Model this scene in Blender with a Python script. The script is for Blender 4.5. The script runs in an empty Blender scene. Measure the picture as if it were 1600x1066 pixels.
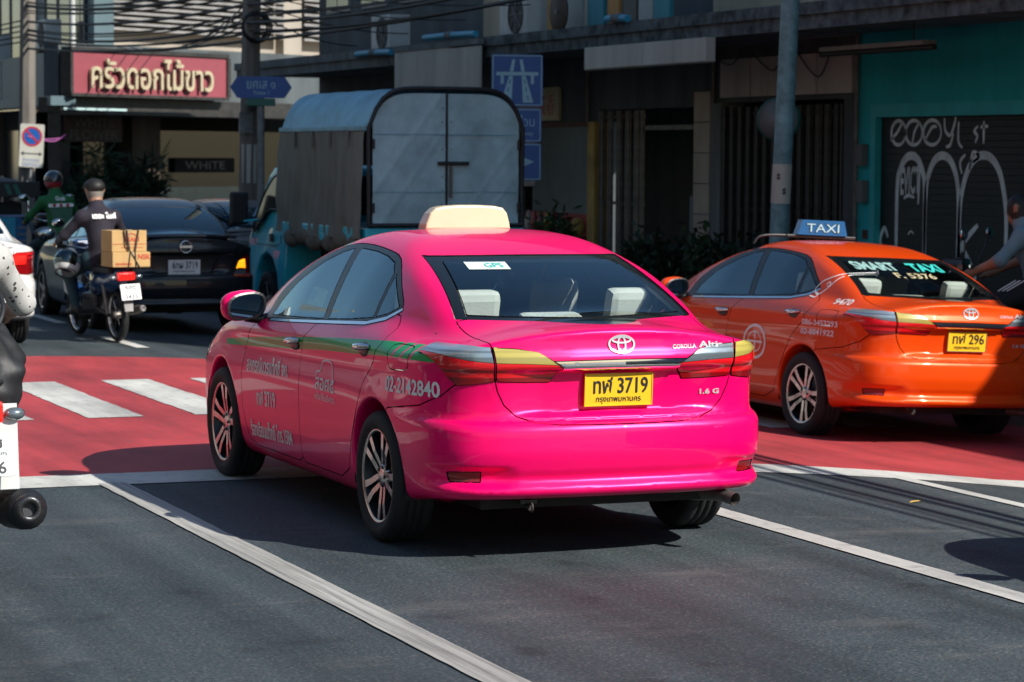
import bpy, bmesh, math, random
import numpy as np
from mathutils import Vector, Matrix
random.seed(7); RNG = np.random.default_rng(11)
SC = bpy.context.scene
COL = SC.collection
R = math.radians

# ---------------------------------------------------------------- camera, sky, sun
CAM_POS = Vector((-4.927, -11.713, 1.845))
CAM_YAW, CAM_PITCH, CAM_ROLL = R(22.12), R(4.07), R(0.35)
def camera():
    cy, sy, cp, sp = math.cos(CAM_YAW), math.sin(CAM_YAW), math.cos(CAM_PITCH), math.sin(CAM_PITCH)
    f = Vector((sy*cp, cy*cp, -sp)); r = Vector((cy, -sy, 0)); u = r.cross(f)
    c, s = math.cos(CAM_ROLL), math.sin(CAM_ROLL)
    r2 = c*r + s*u; u2 = -s*r + c*u
    cam = bpy.data.cameras.new('camera'); o = bpy.data.objects.new('camera', cam); COL.objects.link(o)
    m = Matrix((r2, u2, -f)).transposed().to_4x4(); m.translation = CAM_POS
    o.matrix_world = m
    cam.sensor_width = 36; cam.lens = 91.83; cam.clip_end = 2000; cam.clip_start = .05
    cam.dof.use_dof = True; cam.dof.focus_distance = 11.6; cam.dof.aperture_fstop = 6.3
    SC.camera = o
camera()
SUN_DIR = Vector((0.72, -1.10, 1.0)).normalized()          # towards the sun
elev = math.asin(SUN_DIR.z); azim = math.atan2(SUN_DIR.x, SUN_DIR.y)
w = bpy.data.worlds.new('World'); SC.world = w; w.use_nodes = True
nt = w.node_tree; sky = nt.nodes.new('ShaderNodeTexSky'); sky.sky_type = 'NISHITA'; sky.sun_disc = False
sky.sun_elevation = elev; sky.sun_rotation = azim; sky.air_density = 1.4; sky.dust_density = 0.4; sky.ozone_density = 4.0
nt.nodes['Background'].inputs[1].default_value = 0.085
nt.links.new(sky.outputs[0], nt.nodes['Background'].inputs[0])
sl = bpy.data.lights.new('sun', 'SUN'); sl.energy = 5.0; sl.angle = R(.5); sl.color = (1, .96, .89)
so = bpy.data.objects.new('sun', sl); COL.objects.link(so)
so.rotation_euler = SUN_DIR.to_track_quat('Z', 'Y').to_euler()
SC.view_settings.view_transform = 'Standard'; SC.view_settings.look = 'None'
SC.view_settings.gamma = 1; SC.view_settings.exposure = 0.48
SC.render.engine = 'CYCLES'
SC.cycles.max_bounces = 8; SC.cycles.transparent_max_bounces = 16; SC.cycles.caustics_reflective = False; SC.cycles.caustics_refractive = False
SC.cycles.use_denoising = True

# ---------------------------------------------------------------- materials
MATS = {}
def newmat(name):
    m = bpy.data.materials.new(name); m.use_nodes = True
    MATS[name] = m
    return m, m.node_tree, m.node_tree.nodes['Principled BSDF']
def mat(name, col, rough=.5, metal=0., var=.15, scale=6., bump=0., bscale=60., coat=0., spec=.5, streak=False, emit=0.):
    """procedural surface: base colour broken up by noise, optional fine relief"""
    if name in MATS: return MATS[name]
    m, t, b = newmat(name); N = t.nodes; L = t.links
    tc = N.new('ShaderNodeTexCoord')
    nz = N.new('ShaderNodeTexNoise'); nz.inputs['Scale'].default_value = scale; nz.inputs['Detail'].default_value = 6
    nz.inputs['Roughness'].default_value = .62
    if streak:
        mp = N.new('ShaderNodeMapping'); mp.inputs['Scale'].default_value = (1, 1, .12); L.new(tc.outputs['Object'], mp.inputs[0]); L.new(mp.outputs[0], nz.inputs[0])
    else: L.new(tc.outputs['Object'], nz.inputs[0])
    cr = N.new('ShaderNodeValToRGB'); c = np.array(col[:3])
    cr.color_ramp.elements[0].position = .3; cr.color_ramp.elements[1].position = .72
    cr.color_ramp.elements[0].color = (*np.clip(c*(1-var), 0, 1), 1); cr.color_ramp.elements[1].color = (*np.clip(c*(1+var*.6), 0, 1), 1)
    L.new(nz.outputs[0], cr.inputs[0]); L.new(cr.outputs[0], b.inputs['Base Color'])
    b.inputs['Roughness'].default_value = rough; b.inputs['Metallic'].default_value = metal
    b.inputs['Specular IOR Level'].default_value = spec
    if coat: b.inputs['Coat Weight'].default_value = coat; b.inputs['Coat Roughness'].default_value = .03
    if bump:
        n2 = N.new('ShaderNodeTexNoise'); n2.inputs['Scale'].default_value = bscale; n2.inputs['Detail'].default_value = 4
        L.new(tc.outputs['Object'], n2.inputs[0])
        bp = N.new('ShaderNodeBump'); bp.inputs['Strength'].default_value = bump; bp.inputs['Distance'].default_value = .01
        L.new(n2.outputs[0], bp.inputs['Height']); L.new(bp.outputs[0], b.inputs['Normal'])
    if emit:
        L.new(cr.outputs[0], b.inputs['Emission Color']); b.inputs['Emission Strength'].default_value = emit
    return m
def paint(name, col, metal=.0, rough=.32, inner=(.05, .05, .055), coat=.8):
    """car paint: clear-coated colour, trim-grey on the back of the panel, faint dust"""
    m, t, b = newmat(name); N = t.nodes; L = t.links
    tc = N.new('ShaderNodeTexCoord'); nz = N.new('ShaderNodeTexNoise'); nz.inputs['Scale'].default_value = 3.; nz.inputs['Detail'].default_value = 5
    L.new(tc.outputs['Object'], nz.inputs[0])
    mr = N.new('ShaderNodeMapRange'); mr.inputs[1].default_value = .3; mr.inputs[2].default_value = .75; mr.inputs[3].default_value = .005; mr.inputs[4].default_value = .035
    L.new(nz.outputs[0], mr.inputs[0]); L.new(mr.outputs[0], b.inputs['Coat Roughness'])
    g = N.new('ShaderNodeNewGeometry'); mx = N.new('ShaderNodeMix'); mx.data_type = 'RGBA'
    mx.inputs[6].default_value = (*col, 1); mx.inputs[7].default_value = (*inner, 1)
    L.new(g.outputs['Backfacing'], mx.inputs[0]); L.new(mx.outputs[2], b.inputs['Base Color'])
    m1 = N.new('ShaderNodeMath'); m1.operation = 'SUBTRACT'; m1.inputs[0].default_value = 1; L.new(g.outputs['Backfacing'], m1.inputs[1])
    m2 = N.new('ShaderNodeMath'); m2.operation = 'MULTIPLY'; m2.inputs[1].default_value = coat; L.new(m1.outputs[0], m2.inputs[0]); L.new(m2.outputs[0], b.inputs['Coat Weight'])
    b.inputs['Metallic'].default_value = metal; b.inputs['Roughness'].default_value = rough; b.inputs['Coat IOR'].default_value = 1.42; b.inputs['Specular IOR Level'].default_value = .2
    return m
def glass(name, tint=(.55, .62, .62), refl=1.0, ior=1.5):
    """thin window glass: tinted see-through plus mirror reflection by Fresnel"""
    m, t, b = newmat(name); N = t.nodes; L = t.links; N.remove(b)
    tr = N.new('ShaderNodeBsdfTransparent'); tr.inputs[0].default_value = (*tint, 1)
    gl = N.new('ShaderNodeBsdfGlossy'); gl.inputs['Roughness'].default_value = .015; gl.inputs[0].default_value = (refl*.72, refl*.93, refl, 1)
    fr = N.new('ShaderNodeFresnel'); fr.inputs[0].default_value = ior
    ml = N.new('ShaderNodeMath'); ml.operation = 'MULTIPLY_ADD'; ml.inputs[1].default_value = 1.45; ml.inputs[2].default_value = .03; ml.use_clamp = True
    L.new(fr.outputs[0], ml.inputs[0])
    mx = N.new('ShaderNodeMixShader'); L.new(ml.outputs[0], mx.inputs[0]); L.new(tr.outputs[0], mx.inputs[1]); L.new(gl.outputs[0], mx.inputs[2])
    L.new(mx.outputs[0], N['Material Output'].inputs[0])
    return m
def lens(name, col, emit=0., low=.30, metal=.0, z0=.80, z1=.905):
    """lamp lens: moulded in two depths of colour, the deeper below, under clear plastic"""
    m, t, b = newmat(name); N = t.nodes; L = t.links
    tc = N.new('ShaderNodeTexCoord'); sx = N.new('ShaderNodeSeparateXYZ'); L.new(tc.outputs['Object'], sx.inputs[0])
    mr = N.new('ShaderNodeMapRange'); mr.inputs[1].default_value = z0; mr.inputs[2].default_value = z1; L.new(sx.outputs[2], mr.inputs[0])
    cr = N.new('ShaderNodeValToRGB'); cr.color_ramp.interpolation = 'LINEAR'; e = cr.color_ramp.elements; e[0].position = .0; e[0].color = (*[c*low for c in col], 1); e[1].position = 1; e[1].color = (*col, 1)
    for pos, k in ((.40, low), (.46, .95), (.62, 1.0), (.66, low*1.2), (.74, low*1.2), (.78, 1.)): cr.color_ramp.elements.new(pos).color = (*[min(1, c*k) for c in col], 1)
    L.new(mr.outputs[0], cr.inputs[0]); L.new(cr.outputs[0], b.inputs['Base Color'])
    b.inputs['Roughness'].default_value = .22; b.inputs['Metallic'].default_value = metal; b.inputs['Coat Weight'].default_value = 1; b.inputs['Coat Roughness'].default_value = .01
    if emit:
        L.new(cr.outputs[0], b.inputs['Emission Color']); b.inputs['Emission Strength'].default_value = emit
    return m

# ---------------------------------------------------------------- object helpers
def link(o, parent=None):
    COL.objects.link(o)
    if parent is not None: o.parent = parent
    return o
def tag(o, label=None, cat=None, group=None, kind=None):
    if label: o['label'] = label
    if cat: o['category'] = cat
    if group: o['group'] = group
    if kind: o['kind'] = kind
    return o
def empty(name, loc=(0, 0, 0), rz=0., label=None, cat=None, group=None):
    o = bpy.data.objects.new(name, None); o.empty_display_size = .2; COL.objects.link(o)
    o.location = loc; o.rotation_euler = (0, 0, rz)
    return tag(o, label, cat, group)
def mesh(name, V, F, mats, parent=None, smooth=False, midx=None, normals=None, loc=None, rot=None):
    me = bpy.data.meshes.new(name)
    me.from_pydata([tuple(v) for v in V], [], [tuple(int(i) for i in f) for f in F])
    for m in (mats if isinstance(mats, (list, tuple)) else [mats]): me.materials.append(MATS[m] if isinstance(m, str) else m)
    if midx is not None: me.polygons.foreach_set('material_index', np.asarray(midx, dtype=np.int32))
    if smooth: me.polygons.foreach_set('use_smooth', np.ones(len(me.polygons), dtype=bool))
    me.update()
    if normals is not None: me.normals_split_custom_set_from_vertices([tuple(n) for n in normals])
    o = bpy.data.objects.new(name, me); link(o, parent)
    if loc is not None: o.location = loc
    if rot is not None: o.rotation_euler = rot
    return o
class MB:
    """collects shapes into one mesh"""
    def __init__(s): s.V = []; s.F = []; s.M = []; s.S = []
    def add(s, V, F, m=0, sm=False):
        k = len(s.V); s.V += [tuple(v) for v in V]; s.F += [tuple(i+k for i in f) for f in F]; s.M += [m]*len(F); s.S += [sm]*len(F); return s
    def box(s, lo, hi, m=0, bev=0., M=None):
        (x0, y0, z0), (x1, y1, z1) = lo, hi
        x0, x1 = min(x0, x1), max(x0, x1); y0, y1 = min(y0, y1), max(y0, y1); z0, z1 = min(z0, z1), max(z0, z1)
        if bev <= 0:
            V = [(x0,y0,z0),(x1,y0,z0),(x1,y1,z0),(x0,y1,z0),(x0,y0,z1),(x1,y0,z1),(x1,y1,z1),(x0,y1,z1)]
            F = [(0,3,2,1),(4,5,6,7),(0,1,5,4),(1,2,6,5),(2,3,7,6),(3,0,4,7)]
        else:
            b = min(bev, (x1-x0)*.45, (y1-y0)*.45, (z1-z0)*.45)
            bm = bmesh.new(); bmesh.ops.create_cube(bm, size=1)
            for v in bm.verts: v.co = ((x0+x1)/2+v.co.x*(x1-x0), (y0+y1)/2+v.co.y*(y1-y0), (z0+z1)/2+v.co.z*(z1-z0))
            bmesh.ops.bevel(bm, geom=bm.edges[:], offset=b, segments=2, affect='EDGES', profile=.6)
            bm.verts.index_update(); V = [v.co[:] for v in bm.verts]; F = [[v.index for v in f.verts] for f in bm.faces]; bm.free()
        if M is not None: V = [tuple(M @ Vector(v)) for v in V]
        return s.add(V, F, m)
    def tube(s, pts, r, n=8, m=0, cap=True, sm=True):
        pts = [Vector(p) for p in pts]; rs = r if isinstance(r, (list, tuple)) else [r]*len(pts)
        V = []; F = []; up = None
        for i, p in enumerate(pts):
            d = (pts[min(i+1, len(pts)-1)]-pts[max(i-1, 0)])
            d = d.normalized() if d.length > 1e-9 else Vector((0, 0, 1))
            if up is None: up = Vector((0, 0, 1)) if abs(d.z) < .9 else Vector((1, 0, 0))
            a = d.cross(up)
            if a.length < 1e-6: a = d.orthogonal()
            a.normalize(); b = a.cross(d).normalized(); up = b
            for k in range(n):
                t = 2*math.pi*k/n; V.append(p+rs[i]*(math.cos(t)*a+math.sin(t)*b))
        for i in range(len(pts)-1):
            for k in range(n):
                F.append((i*n+k, i*n+(k+1) % n, (i+1)*n+(k+1) % n, (i+1)*n+k))
        s.add(V, F, m, sm)
        if cap:
            s.add(V[:n], [tuple(range(n))], m); s.add(V[-n:], [tuple(range(n))[::-1]], m)
        return s
    def lathe(s, prof, n=32, axis='z', c=(0, 0, 0), m=0, sm=True, closed=False):
        V = []; F = []
        for (r, h) in prof:
            for k in range(n):
                t = 2*math.pi*k/n; a, b = r*math.cos(t), r*math.sin(t)
                p = {'z': (a, b, h), 'x': (h, a, b), 'y': (b, h, a)}[axis]
                V.append((p[0]+c[0], p[1]+c[1], p[2]+c[2]))
        L = len(prof)
        for i in range(L if closed else L-1):
            j = (i+1) % L
            for k in range(n): F.append((i*n+k, i*n+(k+1) % n, j*n+(k+1) % n, j*n+k))
        return s.add(V, F, m, sm)
    def barrel(s, r, x0, x1, yc, zc, n=24):
        """inside of a wheel well: arch over the wheel with its inner wall"""
        A = [(yc+r*math.cos(t), zc+r*math.sin(t)) for t in np.linspace(-.25, math.pi+.25, n)]
        V = [(x0, a, c) for a, c in A]+[(x1, a, c) for a, c in A]
        return s.add(V, [(i, i+1, n+i+1, n+i) for i in range(n-1)]+[tuple(range(n))], 0, True)
    def prism(s, poly, lo, hi, axis='x', m=0):
        """polygon extruded along an axis"""
        n = len(poly); V = []
        for h in (lo, hi):
            for (a, b) in poly: V.append({'x': (h, a, b), 'y': (a, h, b), 'z': (a, b, h)}[axis])
        F = [tuple(range(n))[::-1], tuple(range(n, 2*n))]+[(i, (i+1) % n, n+(i+1) % n, n+i) for i in range(n)]
        return s.add(V, F, m)
    def ell(s, c, r, n=16, k=10, m=0, M=None):
        V = []; F = []
        for i in range(k+1):
            ph = math.pi*i/k
            for j in range(n):
                t = 2*math.pi*j/n; v = Vector((r[0]*math.sin(ph)*math.cos(t), r[1]*math.sin(ph)*math.sin(t), r[2]*math.cos(ph)))
                if M is not None: v = M @ v
                V.append((v.x+c[0], v.y+c[1], v.z+c[2]))
        for i in range(k):
            for j in range(n): F.append((i*n+j, (i+1)*n+j, (i+1)*n+(j+1) % n, i*n+(j+1) % n))
        return s.add(V, F, m, True)
    def build(s, name, mats, parent=None, loc=None, rot=None, fix=True):
        o = mesh(name, s.V, s.F, mats, parent, midx=s.M, loc=loc, rot=rot)
        o.data.polygons.foreach_set('use_smooth', np.array(s.S, dtype=bool))
        if fix:
            bm = bmesh.new(); bm.from_mesh(o.data); bmesh.ops.recalc_face_normals(bm, faces=bm.faces); bm.to_mesh(o.data); bm.free()
        return o
def textmesh(body, size=1., bold=.0, align='CENTER', ext=0.):
    """vertices and faces of a line of lettering, x right, y up, baseline at 0"""
    cu = bpy.data.curves.new('t', 'FONT'); cu.body = body; cu.size = size; cu.align_x = align; cu.offset = bold; cu.extrude = ext
    cu.resolution_u = 3
    o = bpy.data.objects.new('t', cu); COL.objects.link(o)
    dg = bpy.context.evaluated_depsgraph_get(); me = bpy.data.meshes.new_from_object(o.evaluated_get(dg))
    V = np.array([v.co[:] for v in me.vertices]).reshape(-1, 3); F = [tuple(p.vertices) for p in me.polygons]
    bpy.data.objects.remove(o); bpy.data.curves.remove(cu); bpy.data.meshes.remove(me)
    return V, F
def lettering(name, body, w, h, origin, right, up, material, parent=None, lift=.004, bold=0., thick=0., keep=None):
    """flat lettering fitted into w x h on a plane through origin (its centre)"""
    V, F = textmesh(body, 1., bold)
    lo, hi = V.min(0), V.max(0); s = np.maximum(hi-lo, 1e-6)
    U = (V-(lo+hi)/2)/s
    right = Vector(right).normalized(); up = Vector(up).normalized(); n = right.cross(up); o = Vector(origin)
    P = [o+right*(u[0]*w)+up*(u[1]*h)+n*lift for u in U]
    if thick:
        k = len(P); Q = [p+n*thick for p in P]
        be = {}
        for f in F:
            for a, b in zip(f, f[1:]+f[:1]): be[(a, b)] = be.get((a, b), 0)+1
        FF = [tuple(i+k for i in f) for f in F]+[(a, b, b+k, a+k) for (a, b) in be if (b, a) not in be]
        return mesh(name, P+Q, FF, material, parent)
    return mesh(name, P, F, material, parent)
def strokes(name, lines, wd, origin, right, up, material, parent=None, lift=.004, taper=True):
    """brush strokes: polylines in the plane's own metres"""
    right = Vector(right).normalized(); up = Vector(up).normalized(); n = right.cross(up); o = Vector(origin); V = []; F = []
    for li, ln in enumerate(lines):
        k0 = len(V); m = len(ln)
        for i, (x, y) in enumerate(ln):
            a = ln[max(i-1, 0)]; b = ln[min(i+1, m-1)]; dx, dy = b[0]-a[0], b[1]-a[1]; q = math.hypot(dx, dy) or 1
            ww = wd*(.5 if not taper else (.32+.2*math.sin(math.pi*(i+.5)/m)))
            for sg in (-1, 1):
                V.append(o+right*(x-sg*dy/q*ww)+up*(y+sg*dx/q*ww)+n*(lift+.0006*li))
        for i in range(m-1): F.append((k0+2*i, k0+2*i+1, k0+2*i+3, k0+2*i+2))
    return mesh(name, V, F, material, parent)
def smoothline(pts, n=6, closed=False):
    """Catmull-Rom through the points"""
    P = [np.array(p, float) for p in pts]; out = []
    m = len(P)
    for i in range(m if closed else m-1):
        if closed: a, b, c, d = P[i-1], P[i], P[(i+1) % m], P[(i+2) % m]
        else: a, b, c, d = P[max(i-1, 0)], P[i], P[i+1], P[min(i+2, m-1)]
        for t in np.arange(n)/n:
            out.append(tuple(.5*((2*b)+(-a+c)*t+(2*a-5*b+4*c-d)*t*t+(-a+3*b-3*c+d)*t**3)))
    if not closed: out.append(tuple(P[-1]))
    return out
# ---------------------------------------------------------------- smooth bodies from distance-like fields
def pch(x, xs, ys):
    """monotone cubic through (xs, ys)"""
    xs = np.asarray(xs, float); ys = np.asarray(ys, float); h = np.diff(xs); d = np.diff(ys)/h
    m = np.empty_like(ys); m[0] = d[0]; m[-1] = d[-1]
    for i in range(1, len(xs)-1):
        m[i] = 0 if d[i-1]*d[i] <= 0 else 2*d[i-1]*d[i]/(d[i-1]+d[i])
    x = np.clip(x, xs[0], xs[-1]); i = np.clip(np.searchsorted(xs, x, side='right')-1, 0, len(h)-1)
    t = (x-xs[i])/h[i]; t2 = t*t; t3 = t2*t
    return (2*t3-3*t2+1)*ys[i]+(t3-2*t2+t)*h[i]*m[i]+(-2*t3+3*t2)*ys[i+1]+(t3-t2)*h[i]*m[i+1]
def pc(x, pts): return pch(x, [p[0] for p in pts], [p[1] for p in pts])
def smax(a, b, k):
    h = np.maximum(k-np.abs(a-b), 0)/k; return np.maximum(a, b)+h*h*k*.25
def smin(a, b, k): return -smax(-a, -b, k)
def sst(x, a, b):
    t = np.clip((x-a)/(b-a), 0, 1); return t*t*(3-2*t)
def slope(f, x, pts, e=.004): return (pc(x+e, pts)-pc(x-e, pts))/(2*e)
def car_field(P):
    def f(x, y, z):
        a = np.abs(x)
        wb = pc(z, P['W'])+pc(y, P['plan'])
        for (yc, amp) in P.get('flare', []): wb = wb+amp*np.exp(-((y-yc)/.34)**2)*np.exp(-((z-.48)/.26)**2)
        if 'crease' in P:
            c0, c1, amp = P['crease']; zc = c0+c1*y
            wb = wb+amp*np.exp(-((z-zc)/.035)**2)-amp*.9*np.exp(-((z-zc+.10)/.07)**2)
        side = a-wb
        rb = pc(a, P['rbul'])*pc(z, P['rbs']); yr = pc(z, P['rear'])
        for (z0, z1, z2, z3, a0, a1, dep) in P.get('dent', []):
            yr = yr+dep*sst(z, z0, z1)*(1-sst(z, z2, z3))*(1-sst(a, a0, a1))
        for (z0, z1, z2, z3, a0, a1, a2, a3, dep) in P.get('pocket', []):
            yr = yr+dep*sst(z, z0, z1)*(1-sst(z, z2, z3))*sst(a, a0, a1)*(1-sst(a, a2, a3))
        rear = (yr+rb-y)/np.sqrt(1+slope(None, a, P['rbul'])**2)
        fb = pc(a, P['fbul']); yf = pc(z, P['front'])
        front = (y-(yf-fb))/np.sqrt(1+slope(None, a, P['fbul'])**2)
        deck = z-(pc(y, P['deck'])-pc(y, P['crown'])*a*a)
        bot = pc(y, P['bottom'])-z
        lo = smax(side, deck, P.get('kshoulder', .07))
        lo = smax(lo, rear, P.get('krear', .05)); lo = smax(lo, front, .08); lo = smax(lo, bot, .05)
        zb = P['belt']
        g = a-(pc(y, P['gb'])-P['tumble']*(z-zb)-P['tcurve']*(z-zb)**2)
        g = g/math.sqrt(1+P['tumble']**2)
        roof = z-(pc(y, P['roof'])-P['rcrown']*a*a)
        (ya, za), (yb, zz), cv = P['rwin']; n = np.array([-(zz-za), (yb-ya)]); n = n/np.hypot(*n)
        s = np.clip((z-za)/(zz-za), -1, 2)
        rw = n[0]*(y-ya-cv*a*a)+n[1]*(z-za)-P.get('rwbow', .02)*4*s*(1-s)
        (ya, za), (yb, zz), cv = P['wind']; n = np.array([(zz-za), -(yb-ya)]); n = n/np.hypot(*n)
        s = np.clip((z-za)/(zz-za), -1, 2)
        ws = n[0]*(y-ya+cv*a*a)+n[1]*(z-za)-.03*4*s*(1-s)
        gh = smax(g, roof, P.get('krail', .13)); gh = smax(gh, rw, P.get('krw', .10)); gh = smax(gh, ws, .12)
        gh = smax(gh, P['belt']-.08-z, .02)
        c = smin(lo, gh, P.get('kjoin', .07))
        for yc in P['axles']:
            rr = np.hypot(y-yc, z-P['zax'])-P['arch']
            c = smax(c, -np.maximum(rr, P.get('archin', .60)-a), .025)
        return c
    return f
def nets(f, lo, hi, h):
    """surface nets of f=0, vertices pulled onto the surface"""
    n = [int(math.ceil((hi[i]-lo[i])/h))+1 for i in range(3)]
    ax = [lo[i]+h*np.arange(n[i]) for i in range(3)]
    D = np.broadcast_to(f(*np.meshgrid(*ax, indexing='ij', sparse=True)), n)
    s = D < 0
    c = np.zeros((n[0]-1, n[1]-1, n[2]-1), np.int8)
    for i in (0, 1):
        for j in (0, 1):
            for k in (0, 1): c += s[i:n[0]-1+i, j:n[1]-1+j, k:n[2]-1+k]
    act = (c > 0) & (c < 8); idx = -np.ones(act.shape, np.int64); I = np.argwhere(act); idx[act] = np.arange(len(I))
    S = np.zeros((len(I), 3)); cnt = np.zeros(len(I))
    corner = [(i, j, k) for i in (0, 1) for j in (0, 1) for k in (0, 1)]
    for a in corner:
        for b in corner:
            if sum(b)-sum(a) != 1 or any(q < p for p, q in zip(a, b)): continue
            da = D[I[:, 0]+a[0], I[:, 1]+a[1], I[:, 2]+a[2]]; db = D[I[:, 0]+b[0], I[:, 1]+b[1], I[:, 2]+b[2]]
            m = (da < 0) != (db < 0); t = np.where(m, da/np.where(m, da-db, 1), 0)
            p = np.array(a)+t[:, None]*(np.array(b)-np.array(a)); S += np.where(m[:, None], p, 0); cnt += m
    V = np.array(lo)+h*(I+S/cnt[:, None])
    F = []
    for axis in range(3):
        o = [q for q in range(3) if q != axis]
        sl0 = [slice(None)]*3; sl1 = [slice(None)]*3; sl0[axis] = slice(0, -1); sl1[axis] = slice(1, None)
        e = s[tuple(sl0)] != s[tuple(sl1)]; E_ = np.argwhere(e)
        ok = (E_[:, o[0]] > 0) & (E_[:, o[0]] < n[o[0]]-1) & (E_[:, o[1]] > 0) & (E_[:, o[1]] < n[o[1]]-1); E_ = E_[ok]
        q = []
        for (da, db) in ((1, 1), (0, 1), (0, 0), (1, 0)):
            J = E_.copy(); J[:, o[0]] -= da; J[:, o[1]] -= db; q.append(idx[J[:, 0], J[:, 1], J[:, 2]])
        q = np.stack(q, 1); ins = s[E_[:, 0], E_[:, 1], E_[:, 2]]
        flip = ins if axis != 1 else ~ins
        q[~flip] = q[~flip][:, ::-1]; F.append(q)
    F = np.concatenate(F); V = project(f, V, 4)
    return V, np.concatenate([F[:, [0, 1, 2]], F[:, [0, 2, 3]]])
def grad(f, V, e=.0015):
    g = np.empty_like(V)
    for i in range(3):
        d = np.zeros(3); d[i] = e; g[:, i] = (f(*(V+d).T)-f(*(V-d).T))/(2*e)
    return g
def project(f, V, it=2):
    V = V.copy()
    for _ in range(it):
        g = grad(f, V); d = f(*V.T); st = d[:, None]*g/np.maximum((g*g).sum(1), .05)[:, None]
        V -= np.clip(st, -.012, .012)
    return V
def normals_of(f, V):
    g = grad(f, V, .002); return g/np.maximum(np.linalg.norm(g, axis=1), 1e-9)[:, None]
def polysd(P, poly):
    """signed distance (negative inside) of 2D points to a polygon"""
    poly = np.asarray(poly, float); lo, hi = poly.min(0)-.06, poly.max(0)+.06
    near = ((P >= lo) & (P <= hi)).all(1)
    if not near.all():
        out = np.full(len(P), .06)
        if near.any(): out[near] = polysd(P[near], poly)
        return out
    d = np.full(len(P), 1e9); ins = np.zeros(len(P), bool); n = len(poly)
    for i in range(n):
        a = poly[i]; b = poly[(i+1) % n]; e = b-a; w = P-a
        t = np.clip((w@e)/max(e@e, 1e-12), 0, 1); q = w-t[:, None]*e; d = np.minimum(d, (q*q).sum(1))
        c = (a[1] > P[:, 1]) != (b[1] > P[:, 1])
        with np.errstate(divide='ignore', invalid='ignore'):
            xx = a[0]+(P[:, 1]-a[1])*(b[0]-a[0])/(b[1]-a[1])
        ins ^= c & (P[:, 0] < xx)
    return np.sqrt(d)*np.where(ins, -1, 1)
class Skin:
    """triangle skin that can be cut along the zero line of scalar fields"""
    def __init__(s, V, F): s.V = V; s.F = F
    def cut(s, fn):
        d = fn(s.V); d = np.where(np.abs(d) < 4e-4, 4e-4, d); F = s.F
        sg = d[F] < 0; n = sg.sum(1); mix = (n == 1) | (n == 2)
        if not mix.any(): return s
        keep = F[~mix]; T = F[mix]; G = sg[mix]; one = G.sum(1) == 1
        lone = np.where(one, G.argmax(1), (~G).argmax(1)); r = np.arange(len(T))
        A = T[r, lone]; B = T[r, (lone+1) % 3]; C = T[r, (lone+2) % 3]
        ed = np.concatenate([np.stack([A, B], 1), np.stack([A, C], 1)]); es = np.sort(ed, 1)
        u, inv = np.unique(es, axis=0, return_inverse=True); inv = inv.ravel()
        da, db = d[u[:, 0]], d[u[:, 1]]; t = (da/(da-db))[:, None]
        nv = s.V[u[:, 0]]*(1-t)+s.V[u[:, 1]]*t; k = len(s.V); s.V = np.concatenate([s.V, nv])
        P = k+inv[:len(T)]; Q = k+inv[len(T):]
        s.F = np.concatenate([keep, np.stack([A, P, Q], 1), np.stack([P, B, C], 1), np.stack([P, C, Q], 1)])
        return s
def panel(f, V, F, gap=.0025, depth=.016):
    """cut-out skin patch -> panel drawn back from its edge by the gap, with a turned-in rim"""
    used, inv = np.unique(F, return_inverse=True); V = V[used].copy(); F = inv.reshape(-1, 3); panel.n = len(F)
    e = np.concatenate([F[:, [0, 1]], F[:, [1, 2]], F[:, [2, 0]]]); key = e[:, 0]*(len(V)+1)+e[:, 1]; rk = e[:, 1]*(len(V)+1)+e[:, 0]
    b = e[~np.isin(key, rk)]
    N = normals_of(f, V)
    if len(b):
        din = np.zeros_like(V); t = V[b[:, 1]]-V[b[:, 0]]; nn = N[b[:, 0]]; w = np.cross(nn, t)
        np.add.at(din, b[:, 0], w); np.add.at(din, b[:, 1], w)
        L = np.linalg.norm(din, axis=1); m = L > 1e-9
        V[m] += din[m]/L[m][:, None]*gap
        bv = np.unique(b); mp = -np.ones(len(V), np.int64); mp[bv] = len(V)+np.arange(len(bv))
        rim = V[bv]-N[bv]*depth
        k2 = len(V)+len(bv); top = {v: k2+i for i, v in enumerate(bv)}
        tp = -np.ones(len(V), np.int64); tp[bv] = k2+np.arange(len(bv))
        RN = -din[bv]/np.maximum(L[bv], 1e-9)[:, None]
        q1 = np.stack([tp[b[:, 1]], tp[b[:, 0]], mp[b[:, 0]]], 1); q2 = np.stack([tp[b[:, 1]], mp[b[:, 0]], mp[b[:, 1]]], 1)
        V = np.concatenate([V, rim, V[bv]]); N = np.concatenate([N, RN, RN]); F = np.concatenate([F, q1, q2])
    return V, F, N
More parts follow.
